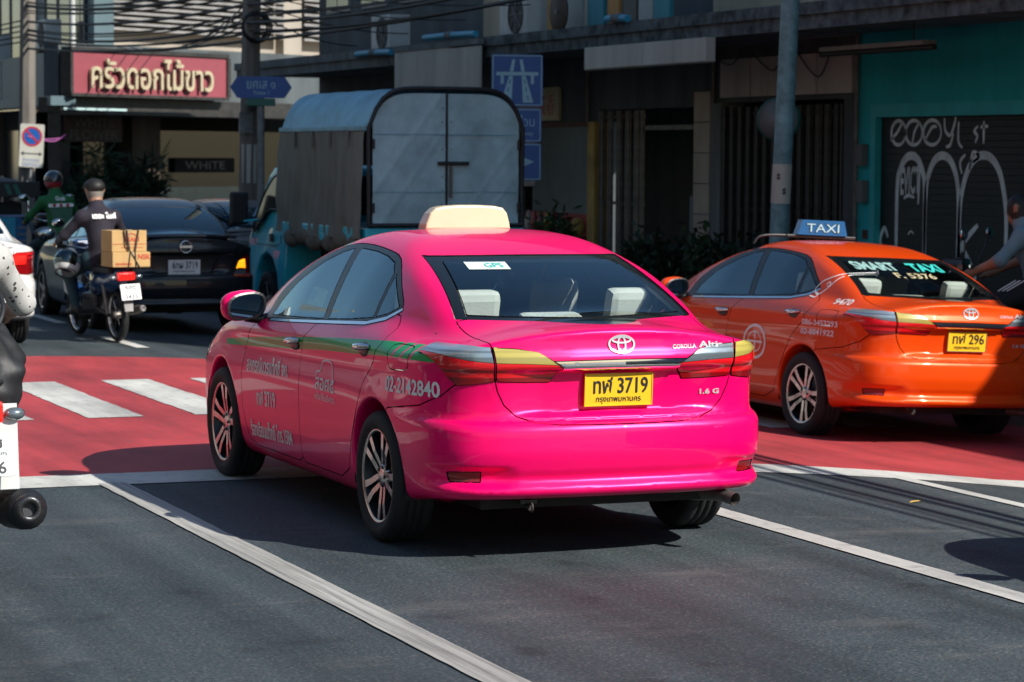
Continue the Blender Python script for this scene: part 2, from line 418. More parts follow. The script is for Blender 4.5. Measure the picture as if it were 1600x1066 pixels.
COROLLA = dict(
    W=[(.16, .76), (.20, .80), (.26, .835), (.34, .852), (.50, .866), (.70, .876), (.84, .876), (.90, .868), (.96, .846), (1.02, .815), (1.2, .74)],
    plan=[(-1.0, -.06), (-.75, -.035), (-.45, -.008), (-.1, 0), (2.2, 0), (2.7, 0), (3.0, -.008), (3.3, -.03), (3.7, -.09)],
    flare=[(0, .012), (2.70, .014)], crease=(.915, -.018, .010),
    rear=[(.20, -.80), (.26, -.90), (.30, -.935), (.335, -.945), (.385, -.918), (.43, -.937), (.52, -.955), (.60, -.952), (.632, -.938), (.650, -.900), (.72, -.898), (.86, -.915), (.90, -.935), (.96, -.930), (1.015, -.922), (1.045, -.925), (1.07, -.915), (1.2, -.86)],
    rbul=[(0, 0), (.2, .006), (.4, .026), (.55, .056), (.65, .096), (.72, .145), (.78, .225), (.83, .35), (.87, .56), (.95, 1.4)],
    dent=[(.655, .69, .865, .895, .34, .60, .034)],
    pocket=[(.335, .37, .42, .455, .48, .60, .86, .95, .024), (.930, .972, 1.2, 1.3, -.2, -.1, .55, .66, .012)],
    front=[(.15, 3.50), (.22, 3.60), (.35, 3.655), (.50, 3.665), (.62, 3.64), (.72, 3.56), (.80, 3.42), (1.0, 3.2)],
    fbul=[(0, 0), (.3, .03), (.5, .09), (.65, .18), (.76, .31), (.83, .48), (.90, 1.0)],
    deck=[(-1.0, 1.03), (-.90, 1.062), (-.80, 1.075), (-.45, 1.088), (-.2, 1.085), (.3, 1.065), (1.2, 1.03), (1.9, 1.015), (2.3, 1.0), (2.8, .925), (3.2, .835), (3.5, .735), (3.7, .64)],
    crown=[(-.95, .20), (-.35, .18), (.1, .09), (2.0, .085), (3.6, .085)], rbs=[(.2, .84), (.60, .84), (.68, 1.0), (1.2, 1.02)], kshoulder=.075, krear=.022,
    bottom=[(-1.0, .30), (-.6, .275), (-.35, .24), (-.2, .20), (.4, .165), (2.2, .165), (2.7, .19), (3.7, .20)],
    belt=1.02, gb=[(-.9, .60), (-.5, .655), (-.2, .715), (.2, .775), (.7, .80), (1.4, .80), (1.9, .775), (2.3, .72)], tumble=.48, tcurve=.50,
    roof=[(-.6, 1.30), (-.2, 1.35), (.2, 1.402), (.6, 1.447), (1.0, 1.464), (1.4, 1.458), (1.8, 1.41), (2.2, 1.3)], rcrown=.085,
    rwin=((-.47, 1.07), (.20, 1.342), .17), wind=((2.62, .985), (1.46, 1.42), .25), rwbow=.018,
    krail=.12, krw=.06, kjoin=.06, axles=(0., 2.70), zax=.33, arch=.352)
# ---------------------------------------------------------------- car materials
paint('pink_paint', (.95, .0005, .135), rough=.34, metal=.2, coat=.6)
paint('orange_paint', (.74, .062, .002), rough=.36, metal=.15, coat=.7)
paint('black_paint', (.008, .012, .016), rough=.35)
paint('white_paint', (.62, .62, .60), rough=.35)
paint('grey_paint', (.12, .13, .14), rough=.35)
paint('green_stripe', (.002, .34, .075), rough=.35, coat=.4)
glass('car_glass', (.84, .93, .94)); glass('dark_glass', (.10, .14, .16))
mat('frit', (.006, .008, .009), .08, var=.05, spec=.6)
mat('black_trim', (.012, .013, .014), .35, var=.2)
mat('under_body', (.012, .011, .011), .8, var=.3, bump=.3, bscale=40)
mat('chrome', (.75, .76, .78), .08, 1., var=.05)
mat('alloy_bright', (.62, .60, .57), .22, 1., var=.08)
mat('alloy_dark', (.035, .037, .042), .35, .6, var=.2)
mat('tyre_rubber', (.010, .010, .011), .75, var=.3, bump=.25, bscale=80)
mat('badge_silver', (.62, .63, .66), .25, .35, var=.05)
mat('seat_cream', (.80, .76, .66), .6, var=.08, bump=.15, bscale=90)
mat('seat_dark', (.03, .035, .04), .7, var=.2, bump=.2, bscale=120)
mat('cabin_dark', (.018, .02, .022), .7, var=.2)
mat('steel_dull', (.20, .18, .16), .5, .7, var=.4, scale=20)
lens('lens_red', (.66, .006, .012)); lens('lens_clear', (.42, .50, .55), low=.45, metal=.6, z0=.90, z1=.99); lens('lens_clear_sunlit', (.46, .38, .085), low=.7, z0=.90, z1=.99); lens('lens_amber_lit', (.95, .36, .01), emit=1.8, low=.7, z0=.70, z1=.82)  # the yellowish lens is clear, with the sun's reflection put into its colour
lens('lens_red_lit', (.85, .015, .01), emit=.8, low=.6, z0=.6, z1=.9)
mat('plate_yellow', (.80, .47, .015), .35, var=.06, scale=12)
mat('plate_white', (.72, .74, .74), .35, var=.06, scale=12)
mat('ink', (.01, .01, .012), .5, var=.05)
mat('print_white', (.88, .87, .85), .5, var=.12, scale=30)
mat('print_teal', (.05, .55, .50), .4, var=.1)
mat('skin_tone', (.33, .17, .10), .55, var=.12, scale=14)
mat('mask_blue', (.25, .55, .68), .8, var=.1)

def mirror_x(poly): return [(-a, b) for a, b in poly][::-1]
def build_skin(P, cuts, h, zmax=1.56):
    f = car_field(P); y0 = min(p[1] for p in P['rear'])-.1; y1 = max(p[1] for p in P['front'])+.1
    V, F = nets(f, (-1.02, y0, .05), (1.02, y1, zmax), h)
    sk = Skin(V, F)
    for c in cuts: sk.cut(c[1])
    sk.V = project(f, sk.V, 1)
    return f, sk
def sidef(poly, sgn=None, amin=.3):
    def fn(V):
        a = np.abs(V[:, 0]); d = np.maximum(polysd(V[:, 1:3], poly), amin-a)
        if sgn: d = np.maximum(d, .05-sgn*V[:, 0])
        return d
    return fn
def rearf(poly, ymax=-.45, sgn=None):
    def fn(V):
        P = V[:, [0, 2]].copy()
        if sgn is None: P[:, 0] = np.abs(P[:, 0])
        else: P[:, 0] *= sgn
        return np.maximum(polysd(P, poly), V[:, 1]-ymax)
    return fn
def frontf(poly, ymin):
    def fn(V):
        P = V[:, [0, 2]].copy(); P[:, 0] = np.abs(P[:, 0])
        return np.maximum(polysd(P, poly), ymin-V[:, 1])
    return fn
def topf(poly, zmin):
    def fn(V):
        P = V[:, [0, 1]].copy(); P[:, 0] = np.abs(P[:, 0])
        return np.maximum(polysd(P, poly), zmin-V[:, 2])
    return fn
def on_side(f, y, z, sgn=-1, lift=.0025):
    """points of the body side at (y, z)"""
    y = np.asarray(y, float); z = np.asarray(z, float); lo = np.full(len(y), .3); hi = np.full(len(y), 1.05)
    for _ in range(30):
        m = (lo+hi)/2; ins = f(m, y, z) < 0; lo = np.where(ins, m, lo); hi = np.where(ins, hi, m)
    V = np.stack([hi, y, z], 1); V = V+normals_of(f, V)*lift; V[:, 0] *= sgn
    return V
def on_rear(f, x, z, lift=.003):
    x = np.asarray(x, float); z = np.asarray(z, float); lo = np.full(len(x), -1.2); hi = np.full(len(x), -.3 if np.max(z) < 1.1 else .6)
    for _ in range(32):
        m = (lo+hi)/2; out = f(x, m, z) > 0; lo = np.where(out, m, lo); hi = np.where(out, hi, m)
    V = np.stack([x, hi, z], 1); return V+normals_of(f, V)*lift
def body_text(name, f, body, where, box, material, parent, sgn=-1, skew=0., bold=0., lift=.003):
    """lettering laid on the curved body: box = (first edge, last edge, low, high)"""
    V, F = textmesh(body, 1., bold); 
    bm = bmesh.new(); vs = [bm.verts.new(v) for v in V]
    for q in F:
        try: bm.faces.new([vs[i] for i in q])
        except ValueError: pass
    lo, hi = V.min(0), V.max(0)
    for k in range(1, 8):
        x = lo[0]+(hi[0]-lo[0])*k/8
        bmesh.ops.bisect_plane(bm, geom=bm.verts[:]+bm.edges[:]+bm.faces[:], plane_co=(x, 0, 0), plane_no=(1, 0, 0))
    bm.verts.index_update(); V = np.array([v.co[:] for v in bm.verts]); F = [[v.index for v in q.verts] for q in bm.faces]; bm.free()
    U = (V-lo)/np.maximum(hi-lo, 1e-6); a0, a1, b0, b1 = box
    A = a0+(a1-a0)*U[:, 0]; B = b0+(b1-b0)*U[:, 1]+skew*U[:, 0]
    Q = on_side(f, A, B, sgn, lift) if where == 'side' else on_rear(f, A, B, lift)
    if where == 'side' and sgn > 0: F = [q[::-1] for q in F]
    return mesh(name, Q, F, material, parent)
def body_strokes(name, f, lines, wd, where, material, parent, sgn=-1, lift=.003):
    V = []; F = []
    for ln in lines:
        m = len(ln); k0 = len(V)
        for i, (x, y) in enumerate(ln):
            a = ln[max(i-1, 0)]; b = ln[min(i+1, m-1)]; dx, dy = b[0]-a[0], b[1]-a[1]; q = math.hypot(dx, dy) or 1
            for s in (-1, 1): V.append((x-s*dy/q*wd/2, y+s*dx/q*wd/2))
        F += [(k0+2*i, k0+2*i+1, k0+2*i+3, k0+2*i+2) for i in range(m-1)]
    V = np.array(V); Q = on_side(f, V[:, 0], V[:, 1], sgn, lift) if where == 'side' else on_rear(f, V[:, 0], V[:, 1], lift)
    return mesh(name, Q, F, material, parent)

def make_wheel(parent, x, y, r, wd, rim_r, style, sgn, spin=0.):
    """wheel with tyre, rim and spokes; the outer face looks along sgn*x"""
    w_ = bpy.data.objects.new('wheel', None); w_.empty_display_size = .1; link(w_, parent); w_.location = (x, y, r)
    h = wd/2; b = MB()
    prof = [(rim_r-.012, -h*.80), (rim_r+.004, -h*.92), (rim_r+.03, -h), (r*.86, -h*1.02), (r*.955, -h*.93), (r*.988, -h*.80),
            (r, -h*.68), (r, -h*.40), (r-.008, -h*.385), (r-.008, -h*.33), (r, -h*.315), (r, -.05*h), (r-.008, -.03*h), (r-.008, .03*h), (r, .05*h),
            (r, h*.315), (r-.008, h*.33), (r-.008, h*.385), (r, h*.40), (r, h*.68), (r*.988, h*.80), (r*.955, h*.93), (r*.86, h*1.02), (rim_r+.03, h), (rim_r+.004, h*.92), (rim_r-.012, h*.80)]
    b.lathe([(a, c*sgn) for a, c in prof], 48, 'x'); b.build('tyre', 'tyre_rubber', w_)
    b = MB(); o = h*.80*sgn
    b.lathe([(rim_r+.006, o*1.06), (rim_r-.004, o*1.12), (rim_r-.014, o*1.02)], 48, 'x', m=0)
    b.lathe([(rim_r-.014, o*1.02), (rim_r-.03, o*.3), (rim_r-.05, -o*.9)], 48, 'x', m=1)
    b.lathe([(rim_r-.05, -o*.2), (.10, -o*.1), (.0, -o*.1)], 32, 'x', m=1)              # brake side
    b.lathe([(.13, o*-.02), (.13, o*.05), (.0, o*.05)], 32, 'x', m=2)
    b.build('rim', ['alloy_bright', 'alloy_dark', 'steel_dull'], w_)
    b = MB(); b.lathe([(.062, o*.55), (.058, o*.80), (.03, o*.86), (0, o*.86)], 24, 'x', m=0)
    for k in range(5):
        t = 2*math.pi*(k+.5)/5; b.lathe([(.009, o*.78), (.009, o*.90), (0, o*.90)], 6, 'x', c=(0, .045*math.cos(t), .045*math.sin(t)), m=1)
    b.build('hub_cap', ['alloy_bright', 'alloy_dark'], w_)
    n = 5
    for k in range(n):
        b = MB(); t0 = 2*math.pi*k/n+spin
        if style == 'twin':          # two thin bright edges with a dark web between them
            for s in (-1, 1):
                a0, a1 = t0+s*.34, t0+s*.155
                P = []
                for (rr, aa, wv, hx) in ((.05, t0+s*.42, .012, .80), (.09, a0*.5+a1*.5+s*.03, .015, .86), (rim_r*.6, a1+s*.05, .0145, .95), (rim_r-.012, a1+s*.05, .018, 1.02)):
                    c = np.array([rr*math.cos(aa), rr*math.sin(aa)]); d = np.array([-math.sin(aa), math.cos(aa)])
                    P.append((c-d*wv, c+d*wv, hx))
                V = []
                for (p, q, hx) in P:
                    V += [(o*hx, *p), (o*hx, *q), (o*(hx-.30), *q), (o*(hx-.30), *p)]
                F = []; M = []
                for i in range(3):
                    for j in range(4):
                        F.append((4*i+j, 4*i+(j+1) % 4, 4*i+4+(j+1) % 4, 4*i+4+j)); M.append(0 if j == 0 else 1)
                F.append((12, 13, 14, 15)); M.append(1)
                kk = len(b.V); b.V += V; b.F += [tuple(i+kk for i in q) for q in F]; b.M += M; b.S += [False]*len(F)
        else:
            P = []
            for (rr, wv, hx) in ((.05, .034, .8), (.10, .026, .86), (rim_r*.7, .024, .9), (rim_r-.012, .036, .98)):
                c = np.array([rr*math.cos(t0), rr*math.sin(t0)]); d = np.array([-math.sin(t0), math.cos(t0)]); P.append((c-d*wv, c+d*wv, hx))
            V = []
            for (p, q, hx) in P: V += [(o*hx, *p), (o*hx, *q), (o*(hx-.25), *q), (o*(hx-.25), *p)]
            F = [(4*i+j, 4*i+(j+1) % 4, 4*i+4+(j+1) % 4, 4*i+4+j) for i in range(3) for j in range(4)]
            b.add(V, F, 0)
        b.build('spoke', ['alloy_bright', 'alloy_dark'], w_)
    return w_
def plate(parent, loc, top, bottom, material, rx=0., w=.34, h=.15, frame=None, rz=0.):
    """number plate facing -y"""
    b = MB(); b.box((-w/2, -.004, -h/2), (w/2, .004, h/2), 0, .006)
    p = b.build('number_plate', material, parent, loc, (rx, 0, rz))
    q = MB(); e = .004
    for (x0, x1, z0, z1) in ((-w/2, w/2, h/2-e, h/2), (-w/2, w/2, -h/2, -h/2+e), (-w/2, -w/2+e, -h/2+e, h/2-e), (w/2-e, w/2, -h/2+e, h/2-e)):
        q.box((x0, -.0075, z0), (x1, -.0035, z1))
    q.build('raised_edge', frame or material, p)
    lettering('characters', top, w*.80, h*.50, (0.01, -.005, h*.13), (1, 0, 0), (0, 0, 1), 'ink', p, lift=.0008, bold=.012, thick=.0015)
    lettering('province', bottom, w*.66, h*.20, (0, -.005, -h*.33), (1, 0, 0), (0, 0, 1), 'ink', p, lift=.0008, thick=.001)
    return p
def seat(parent, x, y, name, material, head=True, z=.30, wd=.50, back_h=.58):
    o = bpy.data.objects.new(name, None); o.empty_display_size = .1; link(o, parent); o.location = (x, y, 0)
    b = MB(); b.box((-wd/2, -.05, z), (wd/2, .46, z+.17), 0, .05); b.build('cushion', material, o)
    M = Matrix.Translation((0, -.05, z+.12)) @ Matrix.Rotation(R(14), 4, 'X')
    b = MB(); b.box((-wd/2, -.09, 0), (wd/2, .05, back_h), 0, .05, M); b.build('backrest', material, o)
    if head:
        b = MB(); b.box((-.125, -.065, back_h+.03), (.125, .045, back_h+.235), 0, .045, M); b.build('headrest', material, o)
        for s in (-1, 1): MB().tube([M @ Vector((s*.05, -.01, back_h-.05)), M @ Vector((s*.05, -.01, back_h+.08))], .007, 6).build('headrest_post', 'chrome', o)
    return o
def panels(root, f, sk, table, mats, gap=.0025):
    """table: (label, field, part name, materials, panel?, lift, parent label)"""
    C = sk.V[sk.F].mean(1); lab = np.full(len(sk.F), -1)
    for i, t in enumerate(table):
        if t[1] is None: m = lab < 0
        else: m = (t[1](C) < 0) & (lab < 0)
        lab[m] = i
    made = {}
    for i, t in enumerate(table):
        F = sk.F[lab == i]
        if len(F) == 0: continue
        label, fn, name, ms, lift, over, par = t[:7]
        V2, F2, N2 = panel(f, sk.V, F, gap if lift <= .001 else .001, .016 if lift <= .001 else lift+.01)
        if lift: V2 = V2+N2*0; n_rim = None
        if lift:
            g = normals_of(f, V2); V2 = V2+g*lift
        C2 = V2[F2].mean(1); mi = np.zeros(len(F2), np.int32)
        for k, o_ in enumerate(over or []): mi[o_(C2) < 0] = k+1
        made[label] = mesh(name, V2, F2, ms, made.get(par, root), smooth=True, midx=mi, normals=N2)
    return made
mat('under_steel', (.06, .055, .05), .6, .5, var=.4)
# ---------------------------------------------------------------- the two taxis
def sl(p, n=5): return smoothline(p, n, True)
FRONT_GLASS = [(1.86, .978), (1.845, 1.04), (1.70, 1.165), (1.46, 1.278), (1.28, 1.335), (1.155, 1.358), (1.06, 1.20), (.975, 1.008), (1.4, .992)]
REAR_GLASS = [(1.055, 1.362), (.80, 1.355), (.60, 1.338), (.455, 1.312), (.37, 1.262), (.315, 1.052), (.60, 1.028), (.895, 1.012), (.97, 1.19)]
QUARTER = [(.335, 1.255), (.22, 1.19), (.085, 1.112), (.165, 1.080), (.285, 1.056)]
FRAME = [(1.99, .955), (1.95, 1.08), (1.66, 1.268), (1.32, 1.365), (1.06, 1.385), (.68, 1.368), (.42, 1.33), (.20, 1.215), (.05, 1.113), (.16, 1.066), (.34, 1.034), (1.03, .998), (1.8, .962)]
BELT = [(1.85, .958), (1.40, .978), (1.03, .996), (.34, 1.032), (.16, 1.064), (.05, 1.111), (.035, 1.100), (.15, 1.046), (.34, 1.014), (1.03, .980), (1.40, .963), (1.85, .945)]
FDOOR = [(1.95, 1.0), (2.04, .90), (2.17, .79), (2.255, .60), (2.25, .42), (2.18, .27), (2.05, .245), (1.30, .245), (1.225, .27), (1.205, .52), (1.165, .82), (1.09, .91), (1.0, .99), (1.0, 1.05), (1.5, 1.05)]
RDOOR = [(1.0, 1.05), (1.0, .99), (1.09, .91), (1.165, .82), (1.205, .52), (1.225, .27), (1.20, .245), (.60, .245), (.44, .30), (.33, .50), (.15, .76), (.02, .86), (-.045, .95), (-.04, 1.02), (.03, 1.075), (.2, 1.1)]
FUEL = sl([(-.19, .955), (-.30, .962), (-.405, .955), (-.425, .91), (-.41, .86), (-.30, .845), (-.205, .85), (-.19, .90)], 4)
STRIPE = [(2.60, .80), (2.44, .812), (1.9, .855), (1.38, .889), (.8, .925), (.36, .948), (-.11, .968), (-.55, .975), (-.75, .975), (-.75, .905), (-.55, .905), (-.22, .903), (.31, .878), (.8, .86), (1.4, .825), (1.9, .80), (2.44, .775), (2.60, .768)]
SLASH = [[(-.27, .995), (-.215, .88), (-.235, .88), (-.29, .995)], [(-.37, .995), (-.315, .88), (-.335, .88), (-.39, .995)], [(-.47, .995), (-.415, .88), (-.435, .88), (-.49, .995)]]
LAMP_OUT = [(.86, .985), (.80, .982), (.73, .985), (.614, .982), (.606, .94), (.600, .90), (.592, .828), (.66, .818), (.735, .808), (.765, .84), (.80, .90)]
LAMP_IN = [(.600, .980), (.50, .975), (.40, .958), (.345, .925), (.287, .893), (.305, .865), (.330, .822), (.45, .824), (.580, .829), (.590, .90)]
LAMP_TOP = [(.95, 1.05), (.95, .970), (.80, .945), (.70, .922), (.596, .912), (.45, .908), (.25, .898), (.25, 1.05)]
TRUNK = [(.61, 1.3), (.61, 1.06), (.612, 1.0), (.606, .98), (.600, .90), (.586, .82), (.575, .78), (.545, .72), (.49, .668), (.41, .640), (.30, .631), (.15, .628), (-.05, .628), (-.05, 1.3)]
CHROME_BAR = [(.34, .918), (-.05, .922), (-.05, .888), (.30, .885)]
RGLASS_O = [(.515, 1.352), (-.05, 1.356), (-.05, 1.074), (.40, 1.078), (.606, 1.082)]
RGLASS_I = [(.455, 1.330), (-.05, 1.338), (-.05, 1.090), (.40, 1.094), (.545, 1.100)]
REFL = [(.775, .415), (.65, .420), (.645, .372), (.765, .372)]
WIND = [(.55, 1.40), (-.05, 1.415), (-.05, 1.01), (.66, 1.02)]
HEADLAMP = [(3.02, .775), (3.30, .74), (3.52, .66), (3.50, .60), (3.25, .62), (3.06, .70)]
HOOD = [(-.05, 2.35), (.66, 2.28), (.70, 2.9), (.60, 3.36), (.3, 3.47), (-.05, 3.50)]
BUMPF = [(-.185, .66), (-.52, .70), (-.67, .755), (-.73, .805), (-.80, .84), (-1.2, .84), (-1.2, 0), (-.1, 0), (-.185, .3)]
def corolla_taxi():
    root = empty('taxi_sedan')
    L = lambda p: sidef(p, amin=.50)
    lamp_o, lamp_i, lamp_t = rearf(LAMP_OUT, -.50), rearf(LAMP_IN, -.50), rearf(LAMP_TOP, -.48)
    trunk = rearf(TRUNK, -.40); rgo = rearf(RGLASS_O, .62); rgi = rearf(RGLASS_I, .62)
    trunkb = lambda V: np.maximum(trunk(V), -rgo(V))
    bump = lambda V: np.maximum(polysd(V[:, 1:3], BUMPF), V[:, 1]+.15)
    fl = lambda p: sidef(p, -1, .5)
    stripe = L(STRIPE)
    cuts = [('', L(FRONT_GLASS)), ('', L(REAR_GLASS)), ('', L(QUARTER)), ('', L(sl(FRAME, 3))), ('', L(BELT)), ('', L(FDOOR)), ('', L(RDOOR)), ('', fl(FUEL)),
            ('', stripe)]+[('', L(s)) for s in SLASH]+[('', lamp_o), ('', lamp_i), ('', lamp_t), ('', trunk), ('', rearf(CHROME_BAR, -.8)), ('', rgo), ('', rgi),
            ('', rearf(REFL, -.6)), ('', frontf(WIND, 1.3)), ('', sidef(HEADLAMP, amin=.45)), ('', topf(HOOD, .6)), ('', bump)]
    f, sk = build_skin(COROLLA, cuts, .0165)
    slash = [L(s) for s in SLASH]
    green = lambda V: np.maximum.reduce([stripe(V)]+[-s(V) for s in slash])
    pk = ['pink_paint', 'green_stripe']
    both = lambda fn, s: (lambda V: np.maximum(fn(V), .02-s*V[:, 0]))
    T = []
    for s in (-1, 1):
        T += [('fg%d' % s, both(L(FRONT_GLASS), s), 'front_window', 'car_glass', 0, None, 'fd%d' % s), ('rg%d' % s, both(L(REAR_GLASS), s), 'rear_side_window', 'car_glass', 0, None, 'rd%d' % s),
              ('qg%d' % s, both(L(QUARTER), s), 'quarter_window', 'car_glass', 0, None, 'rd%d' % s), ('ch%d' % s, both(L(BELT), s), 'belt_moulding', 'chrome', .003, None, None),
              ('fr%d' % s, both(L(sl(FRAME, 3)), s), 'window_frame', 'black_trim', 0, None, None)]
    T += [('rear glass', rgi, 'rear_window', 'car_glass', 0, None, None), ('frit', rgo, 'rear_window_border', 'frit', 0, None, None), ('windshield', frontf(WIND, 1.3), 'windshield', 'car_glass', 0, None, None)]
    for s in (-1, 1):
        T += [('loc%d' % s, both(lambda V: np.maximum(lamp_o(V), lamp_t(V)), s), 'tail_lamp_clear_lens', 'lens_clear' if s < 0 else 'lens_clear_sunlit', .006, None, 'lo%d' % s),
              ('lo%d' % s, both(lamp_o, s), 'tail_lamp', 'lens_red', .006, None, None)]
    for s in (-1, 1):
        T += [('lic%d' % s, both(lambda V: np.maximum(lamp_i(V), lamp_t(V)), s), 'lid_lamp_clear_lens', 'lens_clear_sunlit' if s < 0 else 'lens_clear', .006, None, 'trunk'),
              ('li%d' % s, both(lamp_i, s), 'lid_lamp', 'lens_red', .006, None, 'trunk')]
    T += [('chrome bar', rearf(CHROME_BAR, -.8), 'chrome_bar', 'chrome', .012, None, 'trunk')]
    for s in (-1, 1): T += [('rf%d' % s, both(rearf(REFL, -.6), s), 'reflector', 'lens_red', -.004, None, 'bumper')]
    T += [('trunk', trunkb, 'trunk_lid', 'pink_paint', 0, None, None), ('fuel', fl(FUEL), 'fuel_door', pk, 0, [green], None)]
    for s in (-1, 1):
        T += [('hl%d' % s, both(sidef(HEADLAMP, amin=.45), s), 'headlamp', 'lens_clear', .003, None, None),
              ('fd%d' % s, both(L(FDOOR), s), 'front_door', pk, 0, [green], None), ('rd%d' % s, both(L(RDOOR), s), 'rear_door', pk, 0, [green], None)]
    T += [('bumper', bump, 'rear_bumper', 'pink_paint', 0, None, None), ('hood', topf(HOOD, .6), 'hood', 'pink_paint', 0, None, None), ('body', None, 'body_shell', pk, 0, [green], None)]
    # children listed before their parent label must be made after it: order by dependency
    C = sk.V[sk.F].mean(1); lab = np.full(len(sk.F), -1)
    for i, t in enumerate(T):
        m = (lab < 0) if t[1] is None else ((t[1](C) < 0) & (lab < 0)); lab[m] = i
    made = {}
    for i in sorted(range(len(T)), key=lambda i: T[i][6] is not None):
        t = T[i]; F = sk.F[lab == i]
        if not len(F): continue
        lift = t[4]; V2, F2, N2 = panel(f, sk.V, F, .0032 if lift <= 0 else .0012, .018); nskin = panel.n
        if lift: V2 = V2+normals_of(f, V2)*lift
        if t[3] == 'frit': V2 = V2-normals_of(f, V2)*.004
        C2 = V2[F2].mean(1); mi = np.zeros(len(F2), np.int32)
        for k, o_ in enumerate(t[5] or []): mi[o_(C2) < 0] = k+1
        ms = list(t[3]) if isinstance(t[3], list) else [t[3]]; mi[nskin:] = len(ms)  # rim faces coloured black so the shaded panel gaps read dark
        made[t[0]] = mesh(t[2], V2, F2, ms+['black_trim'], made.get(t[6], root), smooth=True, midx=mi, normals=N2)
    # door handles
    for s in (-1, 1):
        for (lbl, ya, z) in (('fd', 1.255, .872), ('rd', .155, .918)):
            b = MB(); P = on_side(f, [ya], [z], s, 0)[0]
            cup = []
            b.ell((P[0]-s*.004, ya, z-.008), (.016, .085, .036), 20, 10, 1)
            pts = [(P[0]+s*(.006+.030*math.sin(math.pi*t)), ya-.105+.21*t, z+.012-.012*t) for t in np.linspace(0, 1, 9)]
            b.tube(pts, [.009, .014, .016, .017, .017, .017, .016, .014, .009], 8, 0)
            b.build('door_handle', ['chrome', 'black_trim'], made[lbl+str(s)])
    # mirrors
    for s in (-1, 1):
        m_ = bpy.data.objects.new('wing_mirror', None); m_.empty_display_size = .1; link(m_, root); m_.location = (s*.94, 1.98, 1.02)
        Mr = Matrix.Rotation(R(-s*10), 3, 'Z')
        b = MB(); V = []; n, k = 20, 12; F = []
        for i in range(k+1):
            ph = math.pi*i/k
            for j in range(n):
                t = 2*math.pi*j/n; sx = math.copysign(abs(math.cos(t))**.75, math.cos(t)); sz = math.copysign(abs(math.sin(t))**.75, math.sin(t))
                rr = math.sin(ph)**.6; yy = -.05+.13*(1-math.cos(ph))/2
                q = Mr @ Vector((.125*sx*rr+s*.01*sz, yy, .083*sz*rr-.012*sx*s)); V.append(q[:])
        F = [(i*n+j, (i+1)*n+j, (i+1)*n+(j+1) % n, i*n+(j+1) % n) for i in range(k) for j in range(n)]
        b.add(V, F, 0, True); b.build('mirror_housing', 'pink_paint', m_)
        b = MB(); V = []
        for j in range(n):
            t = 2*math.pi*j/n; sx = math.copysign(abs(math.cos(t))**.75, math.cos(t)); sz = math.copysign(abs(math.sin(t))**.75, math.sin(t))
            V.append((Mr @ Vector((.117*sx, -.046, .075*sz-.012*sx*s)))[:])
        V += [(Mr @ Vector((x*.88, -.050, z*.85)))[:] for x, z in [((Mr.inverted() @ Vector(v)).x, (Mr.inverted() @ Vector(v)).z) for v in V]]
        b.add(V, [(j, (j+1) % n, n+(j+1) % n, n+j) for j in range(n)], 0); b.build('mirror_rim', 'black_trim', m_)
        b = MB(); b.add([(v[0], v[1]-.001, v[2]) for v in V[n:]], [tuple(range(n))], 0); b.build('mirror_glass', 'mirror_face', m_)
        b = MB(); b.tube([(-s*.02, .03, -.06), (-s*.08, .02, -.075), (-s*.15, .0, -.07)], [.03, .025, .03], 8); b.build('mirror_arm', 'black_trim', m_)
    # wheels
    for (x, y, sp) in ((-.765, 0, .75), (-.765, 2.70, .35), (.765, 0, .2), (.765, 2.70, .1)):
        make_wheel(root, x, y, .314, .205, .226, 'twin', -1 if x < 0 else 1, sp)
    # under-body, wheel wells, exhaust
    b = MB(); b.box((-.60, -.70, .23), (.60, 3.3, .34)); b.box((-.60, -.72, .34), (.60, -.35, .50))
    b.build('under_body', 'under_body', root)
    for s in (-1, 1):
        for y in (0, 2.7):
            MB().barrel(.368, s*.52, s*.845, y, .33).build('wheel_well', 'under_body', root)
    b = MB(); b.tube([(.30, -.30, .26), (.50, -.55, .26), (.57, -.80, .262), (.60, -.895, .25)], [.05, .05, .03, .031], 14, cap=False); b.build('exhaust_pipe', 'steel_dull', root)
    b = MB(); b.tube([(-.42, -.70, .27), (-.42, -.86, .25)], .012, 8); b.lathe([(.020, -.006), (.026, 0), (.020, .006), (.014, 0)], 16, 'x', c=(-.42, -.865, .255), closed=True)
    b.box((-.46, -.84, .268), (-.38, -.80, .285)); b.build('tow_hook', 'under_steel', root)
    # cabin
    cab = bpy.data.objects.new('cabin', None); cab.empty_display_size = .1; link(cab, root)
    b = MB(); b.box((-.72, -.40, .28), (.72, 2.4, .32)); b.box((-.55, -.60, .60), (.55, -.30, .95)); b.build('floor_tub', 'cabin_dark', cab)
    b = MB(); b.box((-.70, -.38, 1.0), (.70, .10, 1.02), 0, .01); b.build('parcel_shelf', 'cabin_dark', cab)
    b = MB(); b.box((-.72, 1.78, .55), (.72, 2.30, .90), 0, .08); b.build('dashboard', 'cabin_dark', cab)
    b = MB(); b.lathe([(.180, -.012), (.192, 0), (.180, .012), (.168, 0)], 28, 'y', closed=True); b.tube([(-.17, 0, 0), (.17, 0, 0)], .015); b.tube([(0, 0, 0), (0, 0, -.17)], .015)
    b.build('steering_wheel', 'cabin_dark', cab, (.36, 1.62, .92), (R(-24), 0, 0))
    seat(root, -.37, .98, 'front_seat', 'seat_cream'); seat(root, .37, .98, 'front_seat', 'seat_cream')
    seat(root, 0, .10, 'rear_bench', 'seat_cream', False, wd=1.30, back_h=.50)
    for x in (-.40, .44):
        M = Matrix.Translation((x, -.03, 1.0)) @ Matrix.Rotation(R(16), 4, 'X')
        b = MB(); b.box((-.135, -.05, .01), (.135, .05, .205), 0, .04, M); b.build('rear_headrest', 'seat_cream', root)
    M = Matrix.Translation((.02, -.03, .995)) @ Matrix.Rotation(R(16), 4, 'X')
